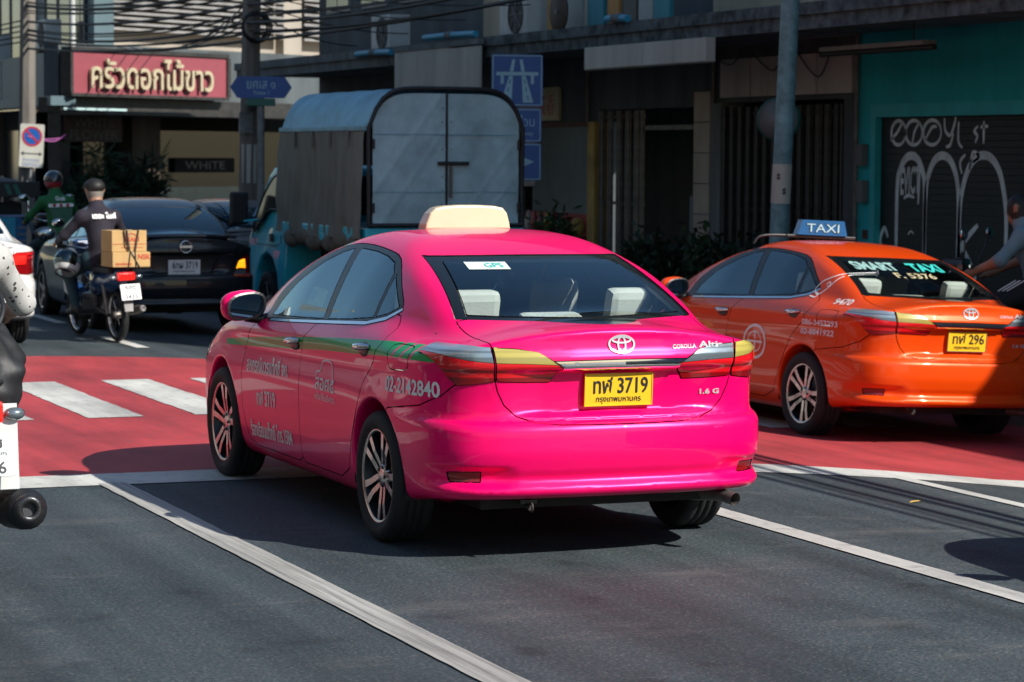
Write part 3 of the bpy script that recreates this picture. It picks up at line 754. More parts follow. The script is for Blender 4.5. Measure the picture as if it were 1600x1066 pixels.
    b = MB(); b.box((-.16, -.06, .0), (.16, .06, .085), 0, .035, M); b.build('rear_headrest', 'seat_cream', root)
    b = MB(); b.box((-.13, -.33, 1.02), (.13, -.27, 1.075), 0, .012); o = b.build('brake_light_bar', 'black_trim', root)
    return root, f, made
mat('sticker_pale', (.62, .72, .66), .5, var=.06)
mat('mirror_face', (.35, .38, .38), .03, 1., var=.03)
def copy_tree(o, parent=None, swap=None, skip=()):
    c = o.copy()
    if o.data is not None and swap and o.type == 'MESH' and any(m and m.name in swap for m in o.data.materials):
        key = (o.data.name, tuple(sorted(swap.items())))
        me = o.data.copy()
        for i, m in enumerate(me.materials):
            if m.name in swap: me.materials[i] = MATS[swap[m.name]]
        c.data = me
    COL.objects.link(c); c.parent = parent
    for ch in o.children:
        if ch.name.split('.')[0] not in skip: copy_tree(ch, c, swap, skip)
    return c
TAXI, TF, TM = corolla_taxi()
ORANGE = copy_tree(TAXI, None, {'pink_paint': 'orange_paint', 'green_stripe': 'orange_paint'})
tag(TAXI, 'hot pink taxi sedan with green side stripe and cream roof sign', 'taxi')
tag(ORANGE, 'orange taxi sedan at the right with a blue roof sign', 'taxi')
ORANGE.location = (5.32, 5.66, -.285); ORANGE.rotation_euler = (0, R(2.6), R(2))
def child(root, name):
    return [c for c in root.children if c.name.split('.')[0] == name]
def emblem_ring(parent, f, x, z, w, h, name='emblem'):
    el = lambda a, b, cx=0, cz=0, n=28: [(x+cx+a*math.cos(2*math.pi*i/n), z+cz+b*math.sin(2*math.pi*i/n)) for i in range(n+1)]
    body_strokes(name, f, [el(w/2, h/2), el(w*.145, h*.44, 0, -h*.02), el(w*.36, h*.17, 0, h*.24)], .0085, 'rear', 'badge_silver', parent, lift=.007)
for root, kind in ((TAXI, 'pink'), (ORANGE, 'orange')):
    tr = child(root, 'trunk_lid')[0]
    emblem_ring(tr, TF, 0, .99, .125, .082)
    body_text('model_badge', TF, 'COROLLA', 'rear', (.26, .385, .962, .982), 'badge_silver', tr, lift=.006, bold=.02)
    body_text('model_badge', TF, 'Altis', 'rear', (.40, .535, .964, .994), 'badge_silver', tr, lift=.006, bold=.03, skew=-.004)
    body_text('model_badge', TF, '1.6 G', 'rear', (.43, .53, .745, .770), 'badge_silver', tr, lift=.006, bold=.03)
    zc = .782
    yb = on_rear(TF, [0.], [zc], 0)[0][1]
    plate(tr, (0, yb-.016, zc), 'ทฬ 3719' if kind == 'pink' else 'ทฬ 296', 'กรุงเทพมหานคร', 'plate_yellow', rx=R(3), frame='plate_yellow' if kind == 'pink' else 'steel_dull')
# pink lettering
fd, rd = child(TAXI, 'front_door')[0], child(TAXI, 'rear_door')[0]; bs = child(TAXI, 'body_shell')[0]
body_text('phone_number', TF, '02-2142840', 'side', (-.17, -.665, .738, .812), 'print_white', bs, skew=.006, bold=.022)
body_text('company_name', TF, 'สหกรณ์บวรแท็กซี่ จก.', 'side', (2.13, 1.37, .652, .745), 'print_white', fd, skew=.022, bold=.022)
body_text('registration', TF, 'ทฬ 3719', 'side', (1.96, 1.62, .475, .565), 'print_white', fd, skew=.012, bold=.022)
body_text('complaint_line', TF, 'ร้องเรียนแท็กซี่ โทร.1584', 'side', (2.12, 1.36, .295, .39), 'print_white', fd, skew=.02, bold=.022)
body_text('club_mark', TF, 'สอศ๕', 'side', (.90, .60, .655, .722), 'print_white', rd, bold=.01)
body_text('club_mark', TF, 'แท็กซี่บริการ', 'side', (.91, .59, .605, .645), 'print_white', rd)
body_strokes('club_mark', TF, [smoothline([(.90, .72), (.88, .745), (.83, .755), (.80, .80), (.72, .812), (.655, .80), (.63, .74), (.61, .70)], 5)], .008, 'side', 'print_white', rd)
# sticker on the rear window
b = MB(); V = on_rear(TF, [-.36, -.15, -.155, -.365], [1.322, 1.322, 1.290, 1.290], .003); b.add(V, [(0, 1, 2, 3)]); st = b.build('window_sticker', 'sticker_pale', child(TAXI, 'rear_window')[0], fix=False)
# ---------------------------------------------------------------- road, crossing, pavement
def asphalt_mat():
    m, t, b = newmat('asphalt'); N = t.nodes; L = t.links
    tc = N.new('ShaderNodeTexCoord')
    big = N.new('ShaderNodeTexNoise'); big.inputs['Scale'].default_value = .55; big.inputs['Detail'].default_value = 8; big.inputs['Roughness'].default_value = .6
    fine = N.new('ShaderNodeTexNoise'); fine.inputs['Scale'].default_value = 55; fine.inputs['Detail'].default_value = 3
    agg = N.new('ShaderNodeTexVoronoi'); agg.inputs['Scale'].default_value = 120
    scf = N.new('ShaderNodeTexNoise'); scf.inputs['Scale'].default_value = 1.3; scf.inputs['Detail'].default_value = 9; scf.inputs['Roughness'].default_value = .7
    mp = N.new('ShaderNodeMapping'); mp.inputs['Scale'].default_value = (.55, 1.6, 1); mp.inputs['Rotation'].default_value = (0, 0, .35)
    L.new(tc.outputs['Object'], mp.inputs[0]); L.new(mp.outputs[0], scf.inputs[0])
    for n in (big, fine, agg): L.new(tc.outputs['Object'], n.inputs[0])
    r1 = N.new('ShaderNodeValToRGB'); r1.color_ramp.elements[0].color = (.031, .045, .052, 1); r1.color_ramp.elements[1].color = (.055, .070, .076, 1)
    r1.color_ramp.elements[0].position = .3; r1.color_ramp.elements[1].position = .7; L.new(big.outputs[0], r1.inputs[0])
    r2 = N.new('ShaderNodeValToRGB'); r2.color_ramp.elements[0].color = (.45, .45, .45, 1); r2.color_ramp.elements[1].color = (1.5, 1.5, 1.5, 1); r2.color_ramp.elements[0].position = .25; r2.color_ramp.elements[1].position = .75
    L.new(fine.outputs[0], r2.inputs[0])
    m1 = N.new('ShaderNodeMix'); m1.data_type = 'RGBA'; m1.blend_type = 'MULTIPLY'; m1.inputs[0].default_value = 1; L.new(r1.outputs[0], m1.inputs[6]); L.new(r2.outputs[0], m1.inputs[7])
    r3 = N.new('ShaderNodeValToRGB'); r3.color_ramp.elements[0].color = (0, 0, 0, 1); r3.color_ramp.elements[1].color = (1, 1, 1, 1); r3.color_ramp.elements[0].position = .80; r3.color_ramp.elements[1].position = .84
    L.new(agg.outputs['Color'], r3.inputs[0])
    m2 = N.new('ShaderNodeMix'); m2.data_type = 'RGBA'; m2.inputs[7].default_value = (.20, .19, .17, 1); L.new(m1.outputs[2], m2.inputs[6])
    mm = N.new('ShaderNodeMath'); mm.operation = 'MULTIPLY'; mm.inputs[1].default_value = .38; L.new(r3.outputs[0], mm.inputs[0]); L.new(mm.outputs[0], m2.inputs[0])
    r4 = N.new('ShaderNodeValToRGB'); r4.color_ramp.elements[0].position = .54; r4.color_ramp.elements[1].position = .74; r4.color_ramp.elements[0].color = (0, 0, 0, 1); r4.color_ramp.elements[1].color = (.30, .30, .30, 1); L.new(scf.outputs[0], r4.inputs[0])
    m3 = N.new('ShaderNodeMix'); m3.data_type = 'RGBA'; m3.inputs[7].default_value = (.24, .22, .20, 1); L.new(m2.outputs[2], m3.inputs[6]); L.new(r4.outputs[0], m3.inputs[0])
    ty = N.new('ShaderNodeTexNoise'); ty.inputs['Scale'].default_value = 1.0; ty.inputs['Detail'].default_value = 5; mp2 = N.new('ShaderNodeMapping'); mp2.inputs['Scale'].default_value = (2.6, .10, 1); L.new(tc.outputs['Object'], mp2.inputs[0]); L.new(mp2.outputs[0], ty.inputs[0])
    r5 = N.new('ShaderNodeValToRGB'); r5.color_ramp.elements[0].position = .35; r5.color_ramp.elements[1].position = .62; r5.color_ramp.elements[0].color = (.62, .62, .62, 1); r5.color_ramp.elements[1].color = (1.08, 1.08, 1.08, 1); L.new(ty.outputs[0], r5.inputs[0])
    oil = N.new('ShaderNodeTexNoise'); oil.inputs['Scale'].default_value = 2.3; oil.inputs['Detail'].default_value = 7; L.new(tc.outputs['Object'], oil.inputs[0]); r6 = N.new('ShaderNodeValToRGB'); r6.color_ramp.elements[0].position = .27; r6.color_ramp.elements[1].position = .40; r6.color_ramp.elements[0].color = (.5, .5, .5, 1); L.new(oil.outputs[0], r6.inputs[0])
    m4 = N.new('ShaderNodeMix'); m4.data_type = 'RGBA'; m4.blend_type = 'MULTIPLY'; m4.inputs[0].default_value = 1; L.new(m3.outputs[2], m4.inputs[6]); L.new(r5.outputs[0], m4.inputs[7])
    m5 = N.new('ShaderNodeMix'); m5.data_type = 'RGBA'; m5.blend_type = 'MULTIPLY'; m5.inputs[0].default_value = 1; L.new(m4.outputs[2], m5.inputs[6]); L.new(r6.outputs[0], m5.inputs[7]); m3 = m5
    L.new(m3.outputs[2], b.inputs['Base Color']); b.inputs['Roughness'].default_value = .72; b.inputs['Specular IOR Level'].default_value = .35
    bp = N.new('ShaderNodeBump'); bp.inputs['Strength'].default_value = .55; bp.inputs['Distance'].default_value = .006; L.new(fine.outputs[0], bp.inputs['Height']); L.new(bp.outputs[0], b.inputs['Normal'])
def worn_paint(name, col, under=(.055, .056, .058), wear=.52, streak=False):
    m, t, b = newmat(name); N = t.nodes; L = t.links
    tc = N.new('ShaderNodeTexCoord'); n1 = N.new('ShaderNodeTexNoise'); n1.inputs['Scale'].default_value = 9; n1.inputs['Detail'].default_value = 9; n1.inputs['Roughness'].default_value = .72
    if streak:
        mp = N.new('ShaderNodeMapping'); mp.inputs['Scale'].default_value = (3.2, .05, 1); L.new(tc.outputs['Object'], mp.inputs[0]); L.new(mp.outputs[0], n1.inputs[0])
    else: L.new(tc.outputs['Object'], n1.inputs[0])
    n2 = N.new('ShaderNodeTexNoise'); n2.inputs['Scale'].default_value = .9; n2.inputs['Detail'].default_value = 6; L.new(tc.outputs['Object'], n2.inputs[0])
    n3 = N.new('ShaderNodeTexNoise'); n3.inputs['Scale'].default_value = 70; n3.inputs['Detail'].default_value = 2; L.new(tc.outputs['Object'], n3.inputs[0])
    r = N.new('ShaderNodeValToRGB'); r.color_ramp.elements[0].position = wear; r.color_ramp.elements[1].position = wear+.16; L.new(n1.outputs[0], r.inputs[0])
    c = N.new('ShaderNodeValToRGB'); c.color_ramp.elements[0].color = (*[v*.72 for v in col], 1); c.color_ramp.elements[1].color = (*[min(1, v*1.12) for v in col], 1); c.color_ramp.elements[0].position = .3; c.color_ramp.elements[1].position = .7; L.new(n2.outputs[0], c.inputs[0])
    mx = N.new('ShaderNodeMix'); mx.data_type = 'RGBA'; mx.inputs[7].default_value = (*under, 1); L.new(c.outputs[0], mx.inputs[6])
    k = N.new('ShaderNodeMath'); k.operation = 'MULTIPLY'; k.inputs[1].default_value = .55; L.new(r.outputs[0], k.inputs[0]); L.new(k.outputs[0], mx.inputs[0])
    n4 = N.new('ShaderNodeTexNoise'); n4.inputs['Scale'].default_value = 1.; n4.inputs['Detail'].default_value = 7; n4.inputs['Roughness'].default_value = .65; mp4 = N.new('ShaderNodeMapping'); mp4.inputs['Scale'].default_value = (1.9, .22, 1); mp4.inputs['Rotation'].default_value = (0, 0, .12); L.new(tc.outputs['Object'], mp4.inputs[0]); L.new(mp4.outputs[0], n4.inputs[0])
    r7 = N.new('ShaderNodeValToRGB'); r7.color_ramp.elements[0].position = .32; r7.color_ramp.elements[1].position = .55; r7.color_ramp.elements[0].color = (.55, .55, .57, 1); L.new(n4.outputs[0], r7.inputs[0])
    m7 = N.new('ShaderNodeMix'); m7.data_type = 'RGBA'; m7.blend_type = 'MULTIPLY'; m7.inputs[0].default_value = 1; L.new(mx.outputs[2], m7.inputs[6]); L.new(r7.outputs[0], m7.inputs[7]); mx = m7
    L.new(mx.outputs[2], b.inputs['Base Color']); b.inputs['Roughness'].default_value = .65; b.inputs['Specular IOR Level'].default_value = .35
    bp = N.new('ShaderNodeBump'); bp.inputs['Strength'].default_value = .35; bp.inputs['Distance'].default_value = .004; L.new(n3.outputs[0], bp.inputs['Height']); L.new(bp.outputs[0], b.inputs['Normal'])
asphalt_mat()
worn_paint('red_road_paint', (.44, .048, .054), wear=.54); worn_paint('white_road_paint', (.60, .59, .54), wear=.54); worn_paint('line_paint', (.46, .45, .41), wear=.46, streak=True)
mat('pavement', (.16, .155, .15), .85, var=.35, scale=3, bump=.3, bscale=30); mat('kerb_stone', (.26, .25, .23), .8, var=.3, scale=5, bump=.3)
def struct(o): o['kind'] = 'structure'; return o
def gz(x):
    """road surface: level to the left, falling away towards the right-hand gutter"""
    return 0. if x < .3 else (-.0145*(x-.3)**2 if x < 4.4 else max(-.244-.03*(x-4.4), -.29))
def drape(name, xs, y0, y1, m, lift, parent=None):
    V = []; n = len(xs)
    for yy in (y0, y1): V += [(x, yy(x) if callable(yy) else yy, gz(x)+lift) for x in xs]
    return mesh(name, V, [(i, i+1, n+i+1, n+i) for i in range(n-1)], m, parent)
def painted(name, x0, x1, y0, y1, m, lift, parent=None, jit=.008, seed=0):
    """painted stripe with ragged edges"""
    rg = random.Random(seed); V = []; F = []; n = max(6, int((y1-y0)/.12)) if y1-y0 < 14 else 240
    for i in range(n+1):
        y = y0+(y1-y0)*i/n
        for x in (x0, x1): xx = x+rg.uniform(-jit, jit); V.append((xx, y+(rg.uniform(-jit, jit) if 0 < i < n else 0), gz(xx)+lift))
    F = [(2*i, 2*i+1, 2*i+3, 2*i+2) for i in range(n)]
    return mesh(name, V, F, m, parent)
XS = sorted(set([-8., -4., 0., .3]+list(np.arange(.3, 6.7, .2))+[6.7]))
struct(drape('road', [-90, -20]+XS+[8., 20, 90], -70, 220, 'asphalt', 0))
near = lambda x: 3.04-.075*max(0, x+.9); nearl = lambda x: 2.53-.075*max(0, x+.9)
red = struct(drape('crossing_surface', XS, near, lambda x: 11.75-.4*max(0, x), 'red_road_paint', .004))
for k in range(-9, 9):
    x0 = -.855+.763*k+.012*math.sin(k*2.3)
    if x0 > 6: continue
    painted('crossing_stripe', x0, x0+.395, 6.11, 9.05, 'white_road_paint', .008, red, .007, k)
struct(drape('stop_line', XS, nearl, near, 'white_road_paint', .0045))
for (xa, xb, ya, yb) in ((-1.615, -1.455, -30, nearl(-1.5)+.02), (1.115, 1.265, -30, nearl(1.2)+.02), (3.28, 3.42, -30, nearl(3.3)+.02)):
    struct(painted('lane_line', xa, xb, max(ya, -9.), yb, 'line_paint' if xa < 1 else 'white_road_paint', .0062, None, .0028, int(xa*10)))
for (x, y) in ((1.1, 12.6), (1.15, 16.4), (1.2, 20.), (-1.6, 14.), (-1.6, 18.)):
    struct(mesh('lane_line', [(x, y, gz(x)+.0062), (x+.13, y, gz(x+.13)+.0062), (x+.13, y+1.6, gz(x+.13)+.0062), (x, y+1.6, gz(x)+.0062)], [(0, 1, 2, 3)], 'white_road_paint'))
# pavement on the right with a kerb, and the one on the left behind the photographer's side
KL = [(6.62, -9), (6.62, 12), (6.2, 15), (5.55, 20), (5.55, 33.2)]
b = MB(); b.prism([(x+.13, y) for x, y in KL]+[(9.6, 33.2), (9.6, -9)], -.35, -.02, 'z'); struct(b.build('sidewalk', 'pavement'))
b = MB(); b.prism(KL+[(x+.128, y) for x, y in KL[::-1]], -.35, -.017, 'z'); struct(b.build('kerb', 'kerb_stone'))
b = MB(); b.box((-14.2, -40, 0), (-9.5, 70, .15)); struct(b.build('sidewalk', 'pavement'))
b = MB(); b.box((-9.498, -40, 0), (-9.37, 70, .153), 0, .012); struct(b.build('kerb', 'kerb_stone'))
b = MB(); b.prism([(6.6, 36.4), (30, 49.9), (30, 90), (4.9, 90), (4.9, 36.4)], 0, .15, 'z'); struct(b.build('sidewalk', 'pavement'))
# ---------------------------------------------------------------- buildings
mat('dirty_concrete', (.17, .185, .18), .9, var=.55, scale=2.2, bump=.5, bscale=18, streak=True)
mat('mould_concrete', (.11, .13, .13), .95, var=.85, scale=5.5, bump=.7, bscale=25)
mat('grey_plaster', (.085, .10, .105), .9, var=.4, scale=1.6, bump=.3, bscale=14, streak=True)
mat('cream_plaster', (.44, .38, .27), .85, var=.3, scale=1.2, bump=.25, bscale=14, streak=True)
mat('teal_wall', (.012, .44, .47), .75, var=.25, scale=1.5, bump=.2, bscale=12, streak=True)
mat('teal_frame', (.025, .48, .50), .6, var=.25, scale=3)
mat('shutter_dark', (.012, .017, .017), .55, var=.35, scale=2.)
mat('gate_steel', (.045, .043, .040), .55, .3, var=.5, scale=8)
mat('gate_grey', (.17, .16, .145), .6, .3, var=.45, scale=8)
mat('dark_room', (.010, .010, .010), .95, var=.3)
mat('beige_tile', (.34, .29, .22), .5, var=.25, scale=2)
mat('yellow_pillar', (.45, .30, .075), .7, var=.4, scale=3, bump=.2)
mat('white_sheet', (.52, .50, .44), .7, var=.35, scale=1.5, streak=True)
mat('sign_white', (.50, .49, .43), .5, var=.3, scale=1.5, streak=True)
mat('pvc_blue', (.03, .32, .48), .45, var=.2)
mat('ac_white', (.50, .52, .50), .5, var=.2, scale=3)
mat('ac_grille', (.05, .055, .055), .6, var=.3)
mat('sign_cream', (.50, .43, .26), .6, var=.2)
mat('sign_red', (.35, .012, .014), .5, var=.2)
mat('goods_red', (.30, .012, .016), .5, var=.4, scale=12)
mat('spray_white', (.72, .80, .78), .6, var=.3, scale=6)
mat('wood_brown', (.07, .048, .035), .7, var=.4, scale=3)
mat('rust_red', (.10, .022, .015), .7, var=.4)
mat('window_blue', (.010, .020, .024), .12, var=.3, spec=.7)
mat('sun_cream', (.34, .30, .25), .85, var=.2, scale=.8, streak=True); mat('sun_white', (.42, .42, .41), .85, var=.2, scale=.8, streak=True); mat('sun_ochre', (.30, .22, .16), .85, var=.25, scale=.8, streak=True)
mat('louvre_grey', (.27, .26, .25), .6, var=.3, scale=4)
mat('blue_grey_panel', (.10, .16, .18), .55, var=.25, scale=1.2, streak=True)
mat('sign_pink', (.27, .058, .075), .55, var=.12, scale=1.5)
mat('sign_letter', (.46, .39, .26), .4, var=.1); mat('tube_light', (.45, .62, .62), .3, var=.05)
mat('brown_pillar', (.09, .065, .05), .8, var=.4, scale=2, streak=True)
mat('shaded_red_panel', (.035, .006, .006), .6, var=.3); mat('shaded_letter', (.13, .125, .12), .6, var=.2)  # ledge shade put into the name board's panel and letter colours
def bx(name, lo, hi, m, parent=None, bev=0.): return MB().box(lo, hi, 0, bev).build(name, m, parent)
FX = 9.5                                  # the row's shop-front line
def storey_windows(root, x, y0, y1, z0, n, wall, face=-1):
    """one upper storey facing -x (or +x): separate windows with frames and panes"""
    st = (y1-y0)/n
    for k in range(n):
        a = y0+st*(k+.16); c = y0+st*(k+.84)
        w_ = bx('window', (x+face*.03, a, z0+.95), (x-face*.05, c, z0+2.25), 'louvre_grey', root)
        for q in (0, 1):
            m0 = a+.05+(c-a-.05)*q/2; bx('pane', (x+face*.034, m0, z0+1.0), (x+face*.045, m0+(c-a)/2-.07, z0+2.2), 'window_blue', w_)
def canopy(root, y0, y1, m='mould_concrete'):
    b = MB(); b.box((8.0, y0, 3.20), (FX, y1, 3.30)); b.build('canopy_slab', 'dirty_concrete', root)
    b = MB(); b.box((7.93, y0, 3.295), (8.09, y1, 3.42)); b.build('canopy_upstand', m, root)
    b = MB(); b.box((7.97, y0, 3.15), (8.05, y1, 3.294)); b.build('canopy_fascia', m, root)
def house_mass(root, y0, y1, H, wallm, x0=FX):
    bx('upper_wall', (x0, y0, 3.305), (x0+7, y1, H), wallm, root)
    for k, z in enumerate(np.arange(3.35, H-2.5, 3.1)): storey_windows(root, x0, y0+.2, y1-.2, z, max(2, int((y1-y0)/1.7)), wallm)
    bx('parapet', (x0-.18, y0, H), (x0+7, y1, H+.35), 'dirty_concrete', root)
def gate(root, y0, y1, z0, z1, m, step=.105, x=FX-.02):
    """folding steel gate: upright bars, each a part, with crossed lattice behind"""
    g = bpy.data.objects.new('folding_gate', None); g.empty_display_size = .1; link(g, root); g.location = (x, (y0+y1)/2, z0)
    n = max(3, int((y1-y0)/step)); me = None
    for k in range(n+1):
        y = y0+(y1-y0)*k/n-(y0+y1)/2
        if me is None:
            o = MB().box((-.022, -.017, 0), (.022, .017, z1-z0)).build('bar', m, g, (0, y, 0)); me = o.data
        else:
            o = bpy.data.objects.new('bar', me); link(o, g); o.location = (0 if k % 2 else .03, y, 0)
    for z in (.06, (z1-z0)*.5, z1-z0-.08):
        MB().box((.03, (y0-y1)/2, z-.02), (.045, (y1-y0)/2, z+.02)).build('rail', m, g)
    return g
def ac_unit(name, loc, w, h, d, label, group, rz=0., parent=None):
    o = empty(name, loc, rz, label, 'air conditioner', group)
    MB().box((0, -w/2, 0), (d, w/2, h), 0, .015).build('casing', 'ac_white', o)
    MB().lathe([(h*.40, -.012), (h*.43, -.02), (h*.43, 0)], 32, 'x', c=(0, -w*.12, h*.5)).build('fan_ring', 'ac_grille', o)
    MB().lathe([(h*.41, -.004), (.0, -.004)], 32, 'x', c=(0, -w*.12, h*.5)).build('fan_well', 'ac_grille', o)
    for k in range(4):
        t = math.pi*k/4; MB().tube([(-.016, -w*.12-h*.4*math.cos(t), h*.5-h*.4*math.sin(t)), (-.016, -w*.12+h*.4*math.cos(t), h*.5+h*.4*math.sin(t))], .006, 5).build('fan_guard', 'louvre_grey', o)
    for s in (-1, 1): MB().box((.03, s*w*.35-.03, -.08), (d-.03, s*w*.35+.03, 0)).build('foot', 'steel_dull', o)
    return o
# A: green shop with the sprayed shutter (its front runs out of the picture on the right)
A = empty('green_shop', (0, 0, 0), 0, 'dark green shop front with graffiti on its wide black shutter', 'building')
bx('header_wall', (FX, 1.2, 2.42), (FX+.3, 13.72, 3.20), 'teal_wall', A); bx('pier', (FX, 13.34, -.02), (FX+.3, 13.72, 2.42), 'teal_wall', A); bx('pier', (FX, 1.2, -.02), (FX+.3, 2.0, 2.42), 'teal_wall', A); bx('pier', (FX, 7.2, -.02), (FX+.3, 7.7, 2.42), 'teal_wall', A)
for (a, c) in ((7.7, 13.34), (2.0, 7.2)):
    fr = bx('shutter_frame', (FX-.03, c-.10, -.02), (FX+.1, c, 2.36), 'teal_frame', A); bx('shutter_frame', (FX-.03, a, -.02), (FX+.1, a+.10, 2.36), 'teal_frame', A); bx('shutter_frame', (FX-.034, a, 2.28), (FX+.1, c, 2.42), 'teal_frame', A)
    sh = MB(); zz = -.01
    sp = []
    while zz < 2.27: sp += [(FX+.051, zz), (FX+.048, zz+.006), (FX+.048, zz+.064), (FX+.051, zz+.07)]; zz += .07
    sp2 = [(z, x) for x, z in sp]
    V = [(x, y, z) for y in (a+.1, c-.1) for (x, z) in sp]; n = len(sp)
    shut = mesh('roller_shutter', V, [(i, i+1, n+i+1, n+i) for i in range(n-1)], 'shutter_dark', A)
canopy(A, 1.2, 13.72); house_mass(A, 1.2, 13.72, 11.6, 'grey_plaster')
MB().tube([(8.6, 10.6, 2.93), (8.6, 12.9, 2.93)], .03, 8).build('strip_light', 'gate_steel', A)
MB().box((8.52, 10.7, 2.955), (8.68, 12.8, 3.0)).build('strip_light_tray', 'louvre_grey', A)
for yy in (11.0, 12.5): MB().tube([(8.6, yy, 3.0), (8.6, yy, 3.2)], .008, 5).build('hanger', 'gate_steel', A)
# graffiti on the shutter: position along the front u (towards the right of the picture), height v
def gr(lines, wd, lift=.0):
    return strokes('graffiti_stroke', [smoothline(l, 6) for l in lines], wd*1.9, (FX+.046, 13.24, 0), (0, -1, 0), (0, 0, 1), 'spray_white', shut_left, .0015+lift)
shut_left = [c for c in A.children if c.name.startswith('roller_shutter')][0]
def arch(u0, u1, vb, vt): 
    m = (u0+u1)/2; r = (u1-u0)/2
    return [(u0, vb), (u0, vt-r*1.3), (u0+r*.25, vt-r*.45), (m-r*.3, vt-.01), (m+r*.3, vt-.01), (u1-r*.25, vt-r*.45), (u1, vt-r*1.3), (u1, vb+.25)]
gr([arch(.36, .93, .35, 1.86)], .045); gr([arch(.95, 1.60, .55, 1.86)], .045); gr([arch(1.63, 2.5, .65, 1.86)], .045)
for (u, w_) in ((.22, .30), (.52, .34), (.88, .36)):
    gr([[(u+w_/2+w_/2*math.cos(t), 2.11+.13*math.sin(t)) for t in np.linspace(0, 6.3, 14)]], .022)
gr([[(.20, 2.03), (.35, 2.12), (.45, 2.23)]], .02); gr([[(.66, 1.99), (.70, 2.12), (.80, 2.22)]], .02); gr([[(.92, 2.03), (1.05, 2.16), (1.15, 2.17)]], .02)
gr([[(1.30, 2.26), (1.32, 2.13), (1.42, 2.08), (1.50, 2.20), (1.52, 2.27)]], .02); gr([[(1.48, 2.10), (1.42, 1.98), (1.34, 1.96)]], .02); gr([[(1.58, 2.22), (1.58, 2.02), (1.66, 1.95)]], .02)
gr([[(1.95, 2.17), (1.88, 2.12), (1.94, 2.07), (1.90, 2.0)]], .02); gr([[(2.06, 2.22), (2.06, 1.99)]], .02); gr([[(2.0, 2.16), (2.14, 2.17)]], .02)
lettering('graffiti_word', 'EVICT', .40, .30, (FX+.046, 13.24-.63, 1.60), (0, -1, .06), (0, 0, 1), 'spray_white', shut_left, .003, bold=.03)
gr([[(.50, 1.41), (.60, 1.44), (.72, 1.42)]], .02); gr([[(.82, 1.70), (.80, 1.35)]], .02); gr([[(.08, .80), (.02, .95), (.10, 1.08), (.18, .98)]], .028)
gr([[(1.62, .62), (1.62, 1.08)]], .035); gr([[(1.98, 1.16), (1.72, .98), (1.62, .84)]], .035); gr([[(1.70, .92), (1.86, .74), (1.96, .60)]], .035); gr([[(1.72, 1.88), (1.62, 1.80), (1.66, 1.68)]], .02); gr([[(1.80, 1.72), (1.86, 1.90), (1.98, 1.86), (1.86, 1.80)]], .02)
gr([[(1.18, .62), (1.17, .38)]], .03); gr([[(.60, 1.02), (.66, 1.06), (.72, 1.03)]], .01)
# B: two closed folding gates under white boards
B = empty('gated_shop', (0, 0, 0), 0, 'shophouse with closed dark folding steel gates under white boards', 'building')
bx('jamb', (FX-.02, 13.722, -.02), (FX+.3, 13.95, 2.50), 'grey_plaster', B); bx('jamb', (FX-.02, 17.0, -.02), (FX+.3, 17.28, 2.50), 'dirty_concrete', B)
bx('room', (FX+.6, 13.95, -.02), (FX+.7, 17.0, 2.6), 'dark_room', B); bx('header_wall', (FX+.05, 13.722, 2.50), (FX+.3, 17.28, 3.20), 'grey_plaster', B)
gate(B, 13.97, 16.98, -.01, 2.44, 'gate_steel')
for k in range(4):
    y = 13.80+k*.82; bx('white_board', (FX-.01, y+.015, 2.56), (FX+.048, y+.79, 3.02), 'white_sheet', B)
canopy(B, 13.722, 17.28); house_mass(B, 13.722, 17.28, 11.6, 'cream_plaster')
# C: doorway between a tiled pillar and a half open gate
Cc = empty('doorway_house', (0, 0, 0), 0, 'shophouse with a black open doorway beside a grey folding gate', 'building')
bx('header_wall', (FX, 17.282, 2.46), (FX+.3, 20.70, 3.20), 'grey_plaster', Cc); bx('room', (FX+1.6, 17.5, -.02), (FX+1.7, 20.6, 2.6), 'dark_room', Cc)
for k in range(7):
    for j in range(1): bx('pillar_tile', (FX-.03, 17.284, -.01+k*.38), (FX+.25, 17.73, -.01+k*.38+.372), 'beige_tile', Cc, .006)
bx('door_post', (FX-.02, 17.76, -.02), (FX+.1, 17.84, 1.35), 'dirty_concrete', Cc); bx('door_lintel', (FX-.015, 17.76, 2.18), (FX+.12, 19.25, 2.24), 'gate_grey', Cc)
gate(Cc, 19.25, 20.66, -.01, 2.44, 'gate_grey', .14)
canopy(Cc, 17.282, 20.70); house_mass(Cc, 17.282, 20.70, 11.6, 'grey_plaster')
# D: open shop with the Chinese board and a red drinks shelf
D = empty('open_shop', (0, 0, 0), 0, 'open fronted shop with cream Chinese sign and yellow pillar', 'building')
bx('yellow_post', (FX-.06, 20.72, -.02), (FX+.2, 20.95, 2.30), 'yellow_pillar', D); bx('header_wall', (FX, 20.702, 2.30), (FX+.3, 25.0, 3.20), 'grey_plaster', D)
bx('back_wall', (FX+2.2, 20.75, -.02), (FX+2.3, 25., 2.6), 'grey_plaster', D); bx('beam', (FX-.02, 20.96, 2.24), (FX+.1, 24.98, 2.299), 'rust_red', D)
sb = bx('shop_sign_board', (FX-.05, 21.98, 2.33), (FX-.002, 23.9, 2.80), 'sign_cream', D, .008)
lettering('shop_sign_characters', '寶香', .62, .30, (FX-.05, 22.42, 2.56), (0, -1, 0), (0, 0, 1), 'sign_red', sb, .003, bold=.012)
canopy(D, 20.702, 25.0); house_mass(D, 20.702, 25.0, 11.6, 'cream_plaster')
MB().box((FX-.02, 22.9, 1.40), (FX+.02, 23.5, 2.15), 0, .01).build('notice_board', 'louvre_grey', D)
